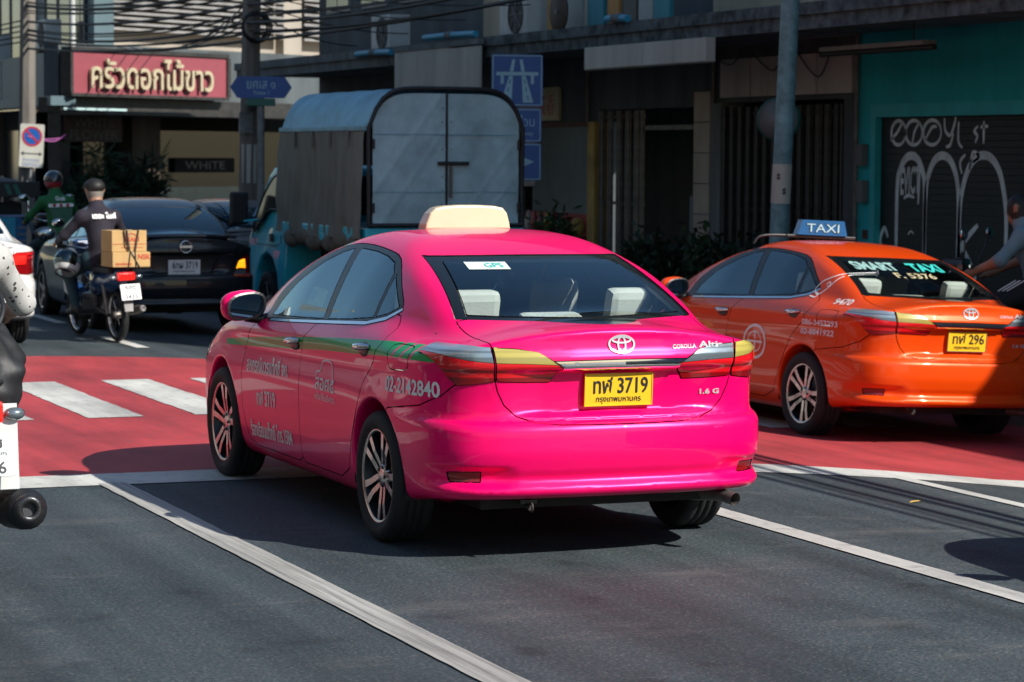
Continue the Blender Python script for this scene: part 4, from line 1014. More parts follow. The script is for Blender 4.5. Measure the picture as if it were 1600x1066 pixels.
# E: last house before the side lane, dark openings behind the truck
E_ = empty('corner_house', (0, 0, 0), 0, 'dark shophouse behind the truck where the side lane starts', 'building')
bx('header_wall', (FX, 25.002, 2.3), (FX+.3, 33.0, 3.20), 'grey_plaster', E_)
for y in (25.1, 29.0, 32.7): bx('jamb', (FX-.02, y, -.02), (FX+.3, y+.25, 2.3), 'grey_plaster', E_)
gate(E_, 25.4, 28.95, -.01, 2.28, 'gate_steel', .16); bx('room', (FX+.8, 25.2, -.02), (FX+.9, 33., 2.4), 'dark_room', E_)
canopy(E_, 25.002, 33.0, 'dirty_concrete'); house_mass(E_, 25.002, 33.0, 6.9, 'grey_plaster')
bx('side_wall', (FX+.3, 32.8, -.02), (FX+7, 32.99, 3.30), 'grey_plaster', E_)
for (y, z0, z1) in ((13.62, -.02, 3.2), (20.98, 2.3, 3.2), (17.15, 2.5, 3.2)): MB().tube([(FX-.05, y, z0), (FX-.05, y, z1)], .025, 8).build('conduit', 'gate_grey', B)
for (y, z) in ((13.50, 1.75), (13.48, 1.35)): MB().box((FX-.09, y-.07, z), (FX-.002, y+.07, z+.24), 0, .012).build('meter_box', 'dirty_concrete', A)
MB().box((FX-.012, 13.42, .95), (FX-.002, 13.52, 1.05)).build('sticker', 'rust_red', A)
for k in range(3): MB().tube(smoothline([(FX-.03, 14.2+k*1.1, 3.15), (FX-.05, 14.5+k*1.1, 2.75+.1*k), (FX-.04, 15.1+k*1.1, 3.1)], 6), .008, 5).build('loose_wire', 'gate_steel', B)
# hoarding panel and blank light box hanging at the canopy edge
h = empty('white_hoarding', (7.9, 22.6, 2.70), 0, 'large stained white metal hoarding hanging at the canopy edge', 'hoarding')
for k in range(3): MB().box((-.06, -1.68+k*1.13, 0), (-.02, -1.68+k*1.13+1.12, .62 if k else .60), 0, .004).build('sheet', 'white_sheet', h)
MB().box((-.075, -1.70, .622), (.0, 1.72, .70)).build('top_rail', 'dirty_concrete', h)
h = empty('blank_light_box', (7.95, 15.8, 2.885), 0, 'long blank white sign box hanging under the canopy', 'sign')
for k in range(4): MB().box((-.10, -1.66+k*.83, 0), (.02, -1.66+k*.83+.822, .262), 0, .006).build('sign_panel', 'sign_white', h)
MB().box((-.09, -1.66, -.014), (.01, 1.66, -.001)).build('bottom_rail', 'gate_grey', h)
for y in (-1.4, 0, 1.4): MB().tube([(-.04, y, .262), (-.04, y, .33)], .01, 6).build('hanger', 'gate_steel', h)
# things on top of the canopy
ac_unit('air_conditioner', (8.25, 20.75, 3.42), .95, .58, .34, 'pale air conditioner with dark fan on the canopy above the blue expressway sign', 'air conditioners over the canopy')
ac_unit('air_conditioner', (8.35, 26.4, 3.42), .85, .55, .34, 'pale air conditioner on the canopy above the truck, far end', 'air conditioners over the canopy')
for (y0, y1, z, nm, lb) in ((21.2, 23.2, 3.49, 'blue_pipe', 'blue plastic pipe lying on top of the white hoarding'), (24.6, 26.2, 3.36, 'blue_pipe', 'blue plastic pipe left of the white hoarding'), (16.3, 16.9, 3.47, 'blue_pipe', 'short blue pipe end above the blank light box')):
    o = empty(nm, (7.9, (y0+y1)/2, z), 0, lb, 'pipe', 'blue pipes on the canopy'); MB().tube([(0, (y0-y1)/2, -.02), (0, 0, .0), (0, (y1-y0)/2, .0)], .045, 10).build('tube', 'pvc_blue', o); MB().tube([(0, -.1, 0), (0, .1, .0)], .056, 10).build('coupling', 'dirty_concrete', o)
for k, (y, w_, c, h_) in enumerate(((19.9, .30, (.50, .30, .10), .75), (19.2, .55, (.36, .40, .38), .85), (18.5, .5, (.03, .27, .34), .70), (17.95, .34, (.45, .22, .06), .75), (17.45, .36, (.10, .10, .09), .6), (17.0, .4, (.35, .38, .36), .7), (16.55, .45, (.02, .25, .30), .75))):
    nm = ['ochre', 'pale grey', 'teal', 'orange', 'dark grey', 'off white', 'turquoise'][k]
    mat('board_%d' % k, c, .6, var=.2, scale=3, streak=True); o = MB().box((8.45, y-w_/2, 3.31), (8.50, y+w_/2, 3.31+h_), 0, .006).build('painted_board', 'board_%d' % k)
    tag(o, nm+' painted board leaning upright on the canopy beside the air conditioner', 'board', 'painted boards on the canopy')
o = empty('oval_disc', (8.15, 18.95, 3.42), 0, 'dark oval disc standing among painted boards on the canopy', 'disc')
MB().lathe([(0, -.03), (.26, -.02), (.28, 0), (.26, .02), (0, .03)], 28, 'x', c=(0, 0, .24)).build('disc_face', 'wood_brown', o); MB().lathe([(.03, -.045), (0, -.05)], 10, 'x', c=(0, 0, .24)).build('boss', 'louvre_grey', o)
# unseen low building, added to keep the sun off the right kerb
Lw = empty('shade_building', (0, 0, 0), 0, 'unseen low cream building added past the right edge to shade the kerb', 'building')
bx('wall', (9.7, -16, -.02), (17, 1.0, 5.45), 'sun_cream', Lw); bx('parapet', (9.5, -16, 5.45), (17, 1.0, 5.75), 'dirty_concrete', Lw); storey_windows(Lw, 9.7, -15.8, .8, 2.9, 8, '')
# ---------------------------------------------------------------- restaurant on the far corner of the side lane
RX, RY = 6.0, 38.0; DV = Vector((math.sin(R(58)), math.cos(R(58)), 0)); NV = Vector((DV.y, -DV.x, 0))
RS = empty('corner_restaurant', (0, 0, 0), 0, 'corner restaurant with dark ground floor under a pink Thai sign', 'building')
SL = 4.35
def slab(name, s0, s1, z0, z1, d0, d1, m, parent=None):
    """box along the slanted front: s along it, d outwards"""
    P = []
    for z in (z0, z1):
        for (s, d) in ((s0, d0), (s1, d0), (s1, d1), (s0, d1)): q = Vector((RX, RY, 0))+DV*s+NV*d; P.append((q.x, q.y, z))
    return mesh(name, P, [(0, 1, 2, 3), (4, 7, 6, 5), (0, 4, 5, 1), (1, 5, 6, 2), (2, 6, 7, 3), (3, 7, 4, 0)], m, parent)
slab('fascia_beam', -.1, SL+3, 2.62, 2.90, .0, -.6, 'gate_steel', RS); slab('upper_back', 0.05, SL+6, 2.9, 3.95, -.20, -.6, 'grey_plaster', RS)
slab('awning', -.15, SL+8, 2.56, 2.63, 1.25, .001, 'gate_steel', RS); slab('dark_hall', .3, SL+9, .15, 2.62, -1.2, -1.4, 'dark_room', RS)  # awning: the ledge, made deeper to shade the ground floor
slab('brown_pillar', 1.95, 2.75, .15, 2.62, -.1, -.5, 'brown_pillar', RS); slab('corner_pillar', -.05, .2, .15, 2.62, -.05, -.4, 'gate_steel', RS)
slab('glass_front', .25, 1.9, .6, 2.2, -.5, -.52, 'window_blue', RS); slab('glass_front', 2.8, 7.5, .5, 2.3, -.6, -.62, 'window_blue', RS)
slab('louvre_back', 2.6, 16, 3.95, 9, -1.891, -1.899, 'sun_cream', RS); bx('side_panel', (RX-.02, RY+.03, 2.93), (RX+.12, RY+30, 3.80), 'blue_grey_panel', RS)
for k in range(1, 9): bx('panel_joint', (RX-.035, RY+k*3.0, 2.95), (RX-.018, RY+k*3.0+.05, 3.78), 'louvre_grey', RS)
bx('side_ledge', (RX-.28, RY-.1, 2.74), (RX+.2, RY+30, 2.92), 'blue_grey_panel', RS)
bx('side_dark', (RX+.4, RY+.6, -.02), (RX+.5, RY+30, 2.74), 'dark_room', RS)
for k in range(5): bx('side_post', (RX, RY+3.4+k*4.5, -.02), (RX+.4, RY+3.8+k*4.5, 2.74), 'brown_pillar', RS); bx('side_window', (RX+.3, RY+4.2+k*4.5, .8), (RX+.34, RY+7.2+k*4.5, 2.3), 'window_blue', RS)
bx('upper_wall', (RX+1.1, RY+2.2, 3.8), (RX+1.5, RY+30, 9.5), 'blue_grey_panel', RS)
for k in range(5):
    w_ = bx('upper_window', (RX+1.05, RY+2.8+k*5, 3.9), (RX+1.12, RY+6.6+k*5, 5.6), 'window_blue', RS)
    for q in (0, 1.25, 2.5, 3.74): bx('window_bar', (RX+1.02, RY+2.8+k*5+q, 3.9), (RX+1.048, RY+2.86+k*5+q, 5.6), 'louvre_grey', w_)
MB().tube([(RX+.25, RY+.35, 3.80), (RX+.25, RY+.35, 9)], .055, 8).build('rain_pipe', 'ac_white', RS)
# sunlit louvred upper storey above the lane
slab('louvre_wall', 2.6, 16, 3.95, 9, -1.9, -2.2, 'sun_ochre', RS); slab('louvre_post', 2.5, 2.75, 3.9, 9, -1.75, -1.9, 'sun_cream', RS); slab('louvre_post', 8.3, 8.9, 3.9, 9, -1.65, -1.9, 'sun_cream', RS)
for k in range(26):
    z = 4.35+k*.11; slab('louvre_slat', 2.8, 8.25, z, z+.05, -1.60, -1.88, 'louvre_grey', RS); slab('louvre_slat', 8.95, 14., z, z+.05, -1.60, -1.88, 'louvre_grey', RS)
slab('rear_ledge', 2., 12, 3.7, 3.95, -.6, -2.2, 'sun_cream', RS)
sg = tag(slab('restaurant_sign', .0, SL, 2.98, 3.78, .22, .0, 'sign_pink'), 'pink restaurant sign board with cream Thai lettering at the corner', 'sign')
for nm, a in (('sign_frame', (-.05, SL+.05, 3.78, 3.86, .26, -.02)), ('sign_frame', (-.05, SL+.05, 2.92, 2.98, .26, -.02)), ('sign_frame', (-.07, -.002, 2.98, 3.78, .26, -.02)), ('sign_frame', (SL+.002, SL+.1, 2.98, 3.78, .26, -.02))): slab(nm, *a, 'gate_steel', sg)
q = Vector((RX, RY, 3.39))+DV*(SL*.49)+NV*.225
lettering('sign_letters', 'ครัวดอกไม้ขาว', 3.45, .62, q, DV, (0, 0, 1), 'sign_letter', sg, .05, bold=.012, thick=.06)
tl = tag(slab('tube_light', -.1, 1.6, 2.66, 2.70, .10, .05, 'tube_light'), 'pale fluorescent tube under the pink restaurant sign', 'light')
wf = tag(slab('name_board', .0, 1.55, 2.05, 2.56, .02, -.04, 'shaded_red_panel'), 'small red board reading WHITE FLOWER, ledge shade in its colour', 'sign')
lettering('name_text', 'WHITE', 1.1, .16, Vector((RX, RY, 2.42))+DV*.78+NV*.022, DV, (0, 0, 1), 'shaded_letter', wf, .004, bold=.01)
lettering('name_text', 'FLOWER', 1.3, .19, Vector((RX, RY, 2.19))+DV*.78+NV*.022, DV, (0, 0, 1), 'shaded_letter', wf, .004, bold=.01)
lb = tag(slab('window_lettering_board', 3.6, 5.4, 1.45, 1.75, -.50, -.58, 'dark_room'), 'dark window board reading WHITE right of the brown pillar', 'sign')
lettering('name_text', 'WHITE', 1.2, .16, Vector((RX, RY, 1.6))+DV*4.5-NV*.5, DV, (0, 0, 1), 'gate_grey', lb, .004)
ac_unit('air_conditioner', (RX+.45, RY+4.3, 3.95), 1.0, .62, .34, 'grey blue air conditioner on the restaurant ledge, nearer the pink sign', 'air conditioners over the restaurant')
ac_unit('air_conditioner', (RX+.45, RY+9.5, 3.85), 1.0, .62, .34, 'grey blue air conditioner on the restaurant ledge, farther left', 'air conditioners over the restaurant')
# ---------------------------------------------------------------- sunlit row across the street (seen in the cars' paint and glass)
y = -14.
for k, (w_, H, m) in enumerate(((10, 13, 'sun_white'), (9, 8, 'sun_ochre'), (9, 10, 'sun_cream'), (10, 13, 'sun_ochre'), (11, 9, 'sun_white'), (13, 12, 'sun_cream'), (14, 14, 'sun_white'), (16, 11, 'sun_ochre'))):
    o = empty('street_house', (0, 0, 0), 0, ['nearest white', 'low ochre', 'cream', 'tall ochre', 'low white', 'tall cream', 'tallest white', 'farthest ochre'][k]+' sunlit house across the street, mirrored in the pink taxi', 'building', 'sunlit houses across the street')
    bx('wall', (-22, y, -.02), (-14.2, y+w_-.05, H), m, o); bx('awning', (-14.2, y+.3, 2.9), (-12.6, y+w_-.4, 3.05), ['pvc_blue', 'sign_red', 'white_sheet'][k % 3], o); bx('shaded_shopfront', (-14.19, y+.6, -.02), (-14.12, y+w_-.8, 2.8), 'shutter_dark', o)  # dark slab at street level: shaded shop fronts put into its colour
    for z in np.arange(3.3, H-2.4, 3.0): storey_windows(o, -14.2, y+.2, y+w_-.3, z, max(2, int(w_/2)), '', 1)
    y += w_
# ---------------------------------------------------------------- the other cars
def scaled_field(P, sx, sy, sz):
    g = car_field(P)
    return lambda x, y, z: g(x/sx, y/sy, z/sz)
def plain_sedan(name, col, lamps, lit, sx, sy, sz, h, platetxt, label, group=None, wheel='five', spoiler=False, glassm='dark_glass', recess=None):
    """saloon with its own tail lamps: lamps, lit = polygons (|x|, z) in the unscaled body"""
    root = empty(name, (0, 0, 0), 0, label, 'car', group); g = car_field(COROLLA)
    L = lambda p: sidef(p, amin=.5); fs = {}
    items = []
    for s in (-1, 1):
        both = lambda fn, s=s: (lambda V: np.maximum(fn(V), .02-s*V[:, 0]))
        items += [(both(L(FRONT_GLASS)), 'front_window', glassm, 0), (both(L(REAR_GLASS)), 'rear_side_window', glassm, 0), (both(L(QUARTER)), 'quarter_window', glassm, 0), (both(L(FRAME)), 'window_frame', 'black_trim', 0)]
        for (poly, nm, mm) in lit: items.append((both(rearf(poly, -.3)), nm, mm, .008))
        items.append((both(rearf(lamps, -.3)), 'tail_lamp', 'lens_red', .005))
    items += [(rearf(RGLASS_O, .62), 'rear_window', glassm, 0), (frontf(WIND, 1.3), 'windshield', glassm, 0)]
    TR = [(.60, 1.3), (.60, 1.06), (.60, .95), (.52, .68), (.44, .62), (.2, .60), (-.05, .60), (-.05, 1.3)]
    if recess: items.append((rearf(recess, -.6), 'plate_recess', 'black_trim', -.012))
    rg = rearf(RGLASS_O, .62); trk = rearf(TR, -.40)
    items += [(lambda V: np.maximum(trk(V), -rg(V)), 'trunk_lid', col, 0)]
    for s in (-1, 1):
        both = lambda fn, s=s: (lambda V: np.maximum(fn(V), .02-s*V[:, 0]))
        items += [(both(L(FDOOR)), 'front_door', col, 0), (both(L(RDOOR)), 'rear_door', col, 0)]
    items += [(lambda V: np.maximum(polysd(V[:, 1:3], BUMPF), V[:, 1]+.15), 'rear_bumper', col, 0), (None, 'body_shell', col, 0)]
    f, sk = build_skin(COROLLA, [(n, q) for q, n, _, _ in items if q is not None], h)
    C = sk.V[sk.F].mean(1); lab = np.full(len(sk.F), -1)
    for i, t in enumerate(items):
        m = (lab < 0) if t[0] is None else ((t[0](C) < 0) & (lab < 0)); lab[m] = i
    S = np.array([sx, sy, sz]); made = {}
    for i, t in enumerate(items):
        F = sk.F[lab == i]
        if not len(F): continue
        V2, F2, N2 = panel(f, sk.V, F, .003, .018)
        if t[3]: V2 = V2+normals_of(f, V2)*t[3]
        made[t[1]] = mesh(t[1], V2*S, F2, t[2], root, smooth=True, normals=N2/S/np.linalg.norm(N2/S, axis=1)[:, None])
    for (x, y) in ((-.765, 0), (-.765, 2.7), (.765, 0), (.765, 2.7)): make_wheel(root, x*sx, y*sy, .305, .195, .21, wheel, -1 if x < 0 else 1, .3)
    MB().box((-.6*sx, -.7*sy, .23), (.6*sx, 3.3*sy, .36)).build('under_body', 'under_body', root)
    for s in (-1, 1):
        for y in (0, 2.7*sy):
            MB().barrel(.36, s*.52*sx, s*.84*sx, y, .33*sz).build('wheel_well', 'under_body', root)
        m_ = bpy.data.objects.new('wing_mirror', None); m_.empty_display_size = .1; link(m_, root); m_.location = (s*.95*sx, 1.95*sy, 1.02*sz)
        MB().ell((0, 0, 0), (.12, .06, .075), 16, 10).build('mirror_housing', col, m_); MB().ell((0, -.04, 0), (.10, .025, .06), 16, 8).build('mirror_glass', 'mirror_face', m_)
    MB().tube([(.45*sx, -.5*sy, .25), (.45*sx, -.93*sy, .25)], .028, 12, cap=False).build('exhaust_pipe', 'steel_dull', root)
    MB().box((-.7*sx, -.3*sy, .28), (.7*sx, 2.3*sy, .5)).build('cabin_floor', 'cabin_dark', root)
    for x in (-.36, .36): seat(root, x*sx, .98*sy, 'front_seat', 'seat_dark')
    seat(root, 0, .1, 'rear_bench', 'seat_dark', False, wd=1.25*sx, back_h=.48)
    if spoiler:
        b = MB(); P = smoothline([(-.60*sx, -.80, 1.055*sz), (-.3*sx, -.865, 1.075*sz), (0, -.885, 1.08*sz), (.3*sx, -.865, 1.075*sz), (.60*sx, -.80, 1.055*sz)], 5)
        V = []; 
        for (x, y, z) in P: V += [(x, y*sy-.02, z+.012), (x, y*sy-.03, z-.012), (x, y*sy+.16, z-.03), (x, y*sy+.14, z+.018)]
        b.add(V, [(4*i+j, 4*i+(j+1) % 4, 4*i+4+(j+1) % 4, 4*i+4+j) for i in range(len(P)-1) for j in range(4)], 0, False); b.build('boot_spoiler', col, root)
    if platetxt:
        zc = .735; yb = on_rear(g, [0.], [zc], 0)[0][1]*sy
        plate(root, (0, yb-.02, zc*sz), platetxt, 'กรุงเทพมหานคร', 'plate_white', rx=R(2))
    return root, g
BLK, BF = plain_sedan('black_sedan', 'black_paint', [(.54, .63), (.60, .72), (.66, .83), (.76, .86), (.95, .86), (.95, .62), (.80, .60)],
    [([(.595, .715), (.635, .80), (.70, .815), (.715, .715)], 'indicator_lens', 'lens_amber_lit'), ([(.555, .645), (.590, .705), (.72, .705), (.715, .64)], 'reversing_lens', 'lens_clear')],
    .965, .96, .955, .027, '6กผ 3719', 'black sedan with small boot spoiler beside the blue truck, indicator lit', None, 'five', True,
    recess=[(.40, .86), (-.05, .87), (-.05, .655), (.30, .655)])
BLK.location = (2.16, 15.62, -.04); BLK.rotation_euler = (0, 0, R(-1))
def rear_badge(root, g, body, box, sc, name='badge', m='chrome'):
    o = body_text(name, g, body, 'rear', box, m, root, lift=.006, bold=.03); o.scale = sc; return o
rear_badge(BLK, BF, 'NISMO', (-.60, -.43, .885, .910), (.965, .96, .955)); rear_badge(BLK, BF, 'ALMERA', (.40, .555, .865, .880), (.965, .96, .955))
MB().lathe([(.055, -.004), (.062, -.010), (.068, -.004), (.062, .004)], 24, 'y', closed=True).box((-.066, -.012, -.012), (.066, -.004, .012)).build('emblem', 'chrome', BLK, (0, -.925, .915))
WHT, WF = plain_sedan('white_sedan', 'white_paint', [(.46, .73), (.52, .86), (.62, .915), (.95, .92), (.95, .72), (.75, .70)], [([(.53, .80), (.60, .895), (.72, .90), (.72, .80)], 'tail_lamp_lens', 'lens_red_lit')],
    1.025, 1.03, .99, .03, 'ฎฬ 5521', 'white sedan at the left edge with its red tail lamp showing', None, 'five', False)
WHT.location = (-.66, 13.55, 0)
rear_badge(WHT, WF, '2.0 G', (.42, .58, .955, .975), (1.025, 1.03, .99))
MB().box((-.35, -.006, -.018), (.35, .006, .018), 0, .005).build('chrome_strip', 'chrome', WHT, (0, -.975, .895))
DRK = copy_tree(BLK, None, {'black_paint': 'grey_paint', 'lens_amber_lit': 'lens_red'}, skip=('number_plate', 'badge')); DRK.location = (4.97, 22.1, -.2); DRK.rotation_euler = (0, 0, 0); DRK.scale = (1, 1, 1.02)
tag(DRK, 'dark grey car behind the blue truck with window reflecting bars', 'car'); DRK.name = 'grey_sedan'
OFF = copy_tree(BLK, None, {'black_paint': 'grey_paint', 'lens_amber_lit': 'lens_red'}, skip=('number_plate', 'badge')); OFF.location = (2.95, -4.72, -.06); OFF.rotation_euler = (0, 0, 0); OFF.name = 'unseen_sedan'
tag(OFF, 'grey car past the right edge, its shadow lies on the road', 'car')
W2 = copy_tree(WHT, None, None, skip=('number_plate', 'badge')); W2.location = (-4.5, 5.2, 0); W2.name = 'unseen_sedan'; tag(W2, 'unseen white car added at the left to reflect in the pink doors', 'car')  # unseen car added so its white body reflects in the taxi doors
W3 = copy_tree(ORANGE, None, {'orange_paint': 'grey_paint'}, skip=('number_plate',)); W3.location = (-4.6, 11.6, 0); W3.rotation_euler = (0, 0, 0); W3.name = 'unseen_sedan'; tag(W3, 'unseen dark grey car added farther left to reflect in the pink front door', 'car')  # second unseen car, added for the door reflections
# ---------------------------------------------------------------- light truck with an arched tilt
mat('truck_blue', (.03, .60, .74), .35, var=.15, scale=2, coat=.5, streak=True); mat('tilt_sheet', (.36, .56, .60), .5, .05, var=.38, scale=2.2, bump=.35, bscale=10)
mat('tilt_roof', (.16, .40, .52), .5, .15, var=.35, scale=3, bump=.2, bscale=8)
mat('tarpaulin', (.19, .20, .17), .85, var=.35, scale=2.2, bump=.35, bscale=50, streak=True); mat('frame_black', (.010, .011, .013), .5, var=.4); mat('sack_cloth', (.15, .14, .11), .9, var=.35, scale=6, bump=.3)
TK = empty('blue_truck', (4.575, 13.5, 0), 0, 'light blue truck with brown tarpaulin sides and arched grey box', 'truck')
HW = .86
def arch_z(x): return 2.53-.40*abs(x/.845)**6.5
# roof
xs = np.linspace(-HW, HW, 25); ys = np.linspace(.02, 2.98, 13); V = []; 
for y in ys:
    for x in xs: V.append((x, y, arch_z(x)-.02*math.sin((y % .74)/.74*math.pi)))
    
n = len(xs); F = [(i*n+j, i*n+j+1, (i+1)*n+j+1, (i+1)*n+j) for i in range(len(ys)-1) for j in range(n-1)]
mesh('tilt_roof', V, F, 'tilt_roof', TK, True)
for s in (-1, 1): MB().box((s*(HW-.01), -.0, 2.085), (s*(HW+.02), 2.98, 2.135), 0, .008).build('roof_rail', 'tilt_roof', TK)
# tarpaulin curtains hanging in folds
for s in (-1, 1):
    V = []; F = []; ny, nz = 70, 24
    for i in range(ny+1):
        y = .06+2.9*i/ny
        for k in range(nz+1):
            t = k/nz; z = 2.09-1.12*t
            fold = .026*math.sin(y*9+1.3*math.sin(t*3+y))*t+.020*math.sin(y*23+t*4+2*math.sin(t*5))*t**.5+.03*math.sin(t*math.pi)*math.sin(y*2.3+.6)+.010*math.sin(t*14+y*6)*t
            V.append((s*(HW+.005+fold+.015*t), y, z+.012*math.sin(y*7)*t))
    F = [(i*(nz+1)+k, (i+1)*(nz+1)+k, (i+1)*(nz+1)+k+1, i*(nz+1)+k+1) for i in range(ny) for k in range(nz)]
    mesh('tarpaulin', V, F, 'tarpaulin', TK, True)
    for k in range(4): MB().box((s*(HW+.02), .5+k*.62, 1.92), (s*(HW+.045), .56+k*.62, 2.09)).build('tarpaulin_strap', 'tarpaulin', TK)
# rear doors in a black frame
def rearpoly(x0, x1, zb, inset=.03):
    P = [(x0, zb), (x1, zb)]; q = np.linspace(x1, x0, 14)
    return P+[(x, arch_z(x)-inset-.02) for x in q]
for (a, c) in ((-.80, -.008), (.008, .80)):
    d = bpy.data.objects.new('rear_door', None); d.empty_display_size = .1; link(d, TK)
    V = []; F = []; nx, nz = 26, 40
    for i in range(nx+1):
        x = a+(c-a)*i/nx; top = arch_z(x)-.06
        for k in range(nz+1):
            z = 1.14+(top-1.14)*k/nz; u = (x-a)/(c-a); v = (z-1.14)/1.2
            rid = 0
            for (ka, off) in ((1, .25), (1, -.10)) if a < 0 else ((1, -.45), (1, -.15)):
                dd = abs(v-(u*.9+off)); rid += .010*max(0, 1-dd/.035)
            dent = .006*math.sin(x*9+z*5)*math.sin(z*7+x*3)
            V.append((x, -.012-rid-dent, z))
    F = [(i*(nz+1)+k, (i+1)*(nz+1)+k, (i+1)*(nz+1)+k+1, i*(nz+1)+k+1) for i in range(nx) for k in range(nz)]
    mesh('door_sheet', V, F, 'tilt_sheet', d, True)
    for z in (1.46, 2.05): MB().box((a+.01, -.022, z-.004), (c-.01, -.014, z+.004)).build('door_seam', 'tilt_roof', d)
    for z in (1.3, 1.95): MB().tube([(a if a < 0 else c, -.03, z-.05), (a if a < 0 else c, -.03, z+.05)], .018, 8).build('hinge', 'frame_black', d)
fr = [(-.84, 1.12)]+[(x, arch_z(x)-.01) for x in np.linspace(-.845, .845, 23)]+[(.84, 1.12)]
MB().tube([(x, -.02, z) for x, z in fr]+[(-.84, -.02, 1.12)], .024, 8).build('rear_frame', 'frame_black', TK)
MB().box((-.010, -.030, 1.14), (.010, -.006, 2.47)).build('centre_gap', 'frame_black', TK)
MB().box((-.10, -.05, 1.735), (.24, -.02, 1.775), 0, .006).build('latch_bar', 'frame_black', TK); MB().box((.03, -.04, 1.40), (.06, -.02, 1.735)).build('latch_rod', 'steel_dull', TK)
# bed, chassis
MB().box((-HW-.01, 0, .92), (HW+.01, 3.0, 1.09), 0, .01).build('bed', 'truck_blue', TK); MB().box((-.35, .1, .25), (.35, 4.2, .9)).build('chassis', 'under_body', TK); MB().box((-.80, -.06, .35), (.80, 0, .55), 0, .01).build('rear_bumper', 'truck_blue', TK)
for s in (-1, 1):
    MB().box((s*.55, -.085, .60), (s*.78, -.02, .74), 0, .01).build('tail_lamp', 'lens_red', TK)
    for k in range(6):
        y = .35+k*.45+.06*math.sin(k*2.4); MB().ell((s*(HW-.01), y, .92+.03*math.sin(k*1.9)), (.06, .27, .10+.025*math.sin(k*3.1)), 14, 10).build('rolled_curtain', 'sack_cloth', TK)
for (x, y, sg_) in ((-.72, .9, -1), (.72, .9, 1), (-.72, 3.72, -1), (.72, 3.72, 1)): make_wheel(TK, x, y, .34, .19, .22, 'five', sg_, .2).location.z = .34+gz(4.575+x)
# cab: side profile (y, z) given round edges by a bevel
cab = [(3.08, .56), (3.08, 1.56), (3.14, 1.68), (3.30, 1.72), (3.70, 1.69), (3.86, 1.60), (4.22, 1.16), (4.44, .86), (4.50, .66), (4.50, .22), (4.16, .22), (4.10, .48), (3.94, .64), (3.72, .70), (3.50, .64), (3.34, .48), (3.28, .22), (3.12, .22)]
bm = bmesh.new(); vs = [bm.verts.new((-.80, y, z)) for y, z in cab]; fa = bm.faces.new(vs); r_ = bmesh.ops.extrude_face_region(bm, geom=[fa]); bmesh.ops.translate(bm, verts=[v for v in r_['geom'] if isinstance(v, bmesh.types.BMVert)], vec=(1.60, 0, 0))
for v in bm.verts:
    if v.co.z > 1.0: v.co.x *= 1-.11*(v.co.z-1.0)/.7
bmesh.ops.recalc_face_normals(bm, faces=bm.faces); bmesh.ops.bevel(bm, geom=bm.edges[:], offset=.035, segments=3, affect='EDGES', profile=.5)
me = bpy.data.meshes.new('cab'); bm.to_mesh(me); bm.free(); me.materials.append(MATS['truck_blue']); o = bpy.data.objects.new('cab', me); link(o, TK)
def cabx(z): return .80*(1-(.11*(z-1.0)/.7 if z > 1 else 0))
for s in (-1, 1):
    d = bpy.data.objects.new('cab_door', None); d.empty_display_size = .1; link(d, TK)
    win = smoothline([(3.18, 1.58), (3.62, 1.585), (3.95, 1.38), (4.14, 1.16), (4.24, .98), (4.18, .945), (3.92, 1.07), (3.66, 1.20), (3.26, 1.21), (3.19, 1.30)], 4, True)
    b = MB(); V = [(s*(cabx(z)+.004), y, z) for y, z in win]; b.add(V, [tuple(range(len(V)))]); b.build('door_window', 'window_blue', d)
    b = MB(); b.tube([(s*(cabx(z)+.004), y, z) for y, z in win+win[:1]], .012, 6, cap=False); b.build('window_seal', 'frame_black', d)
    b = MB(); b.tube([(s*.801, y, z) for y, z in ((3.16, 1.5), (3.16, .84), (3.40, .80), (4.16, .80), (4.28, .95))], .005, 5); b.build('door_gap', 'frame_black', d)
    MB().box((s*.795, 3.46, .84), (s*.818, 3.56, .935), 0, .01).build('door_handle', 'frame_black', d)
    mi = bpy.data.objects.new('wing_mirror', None); mi.empty_display_size = .1; link(mi, TK)
    MB().box((s*.98-.11, 4.20, 1.02), (s*.98+.11, 4.28, 1.40), 0, .03).build('mirror_housing', 'frame_black', mi); MB().tube([(s*.78, 4.1, 1.08), (s*.98, 4.25, 1.05)], .014, 6).build('mirror_arm', 'truck_blue', mi)
MB().box((-.66, 3.085-.012, 1.15), (.66, 3.085, 1.6), 0, .004).build('rear_cab_window', 'window_blue', TK)
V = [(-.66, 3.92, 1.57), (.66, 3.92, 1.57), (.70, 4.33, 1.06), (-.70, 4.33, 1.06)]; mesh('windshield', V, [(0, 1, 2, 3)], 'window_blue', TK)

for s in (-1, 1):
    for k in range(9): MB().ell((s*.05+s*.0, -.026, 1.2+.14*k), (.007, .004, .007), 8, 5).build('rivet', 'steel_dull', TK)
# ---------------------------------------------------------------- people and motorbikes
mat('hair_black', (.010, .009, .008), .6, var=.3); mat('hair_grey', (.16, .14, .12), .7, var=.3)
mat('shirt_navy', (.016, .012, .022), .85, var=.3, bump=.3, bscale=25); mat('jeans', (.018, .05, .065), .85, var=.35, scale=9, bump=.3); mat('jacket_green', (.010, .13, .035), .7, var=.3, bump=.25, bscale=25)
mat('shirt_white', (.50, .55, .58), .8, var=.15, bump=.3, bscale=20); mat('shirt_teal', (.16, .25, .28), .85, var=.2, bump=.3, bscale=20); mat('shorts_black', (.012, .012, .014), .8, var=.3); mat('shoe', (.03, .03, .03), .6, var=.3); mat('bag_black', (.015, .016, .018), .55, var=.4, bump=.6, bscale=9)
mat('bike_blue', (.010, .05, .15), .25, var=.15, coat=1.); mat('bike_white', (.55, .55, .54), .3, var=.1, coat=1.); mat('bike_black', (.012, .012, .013), .35, var=.2, coat=.5); mat('bike_green', (.01, .10, .05), .35, var=.2)
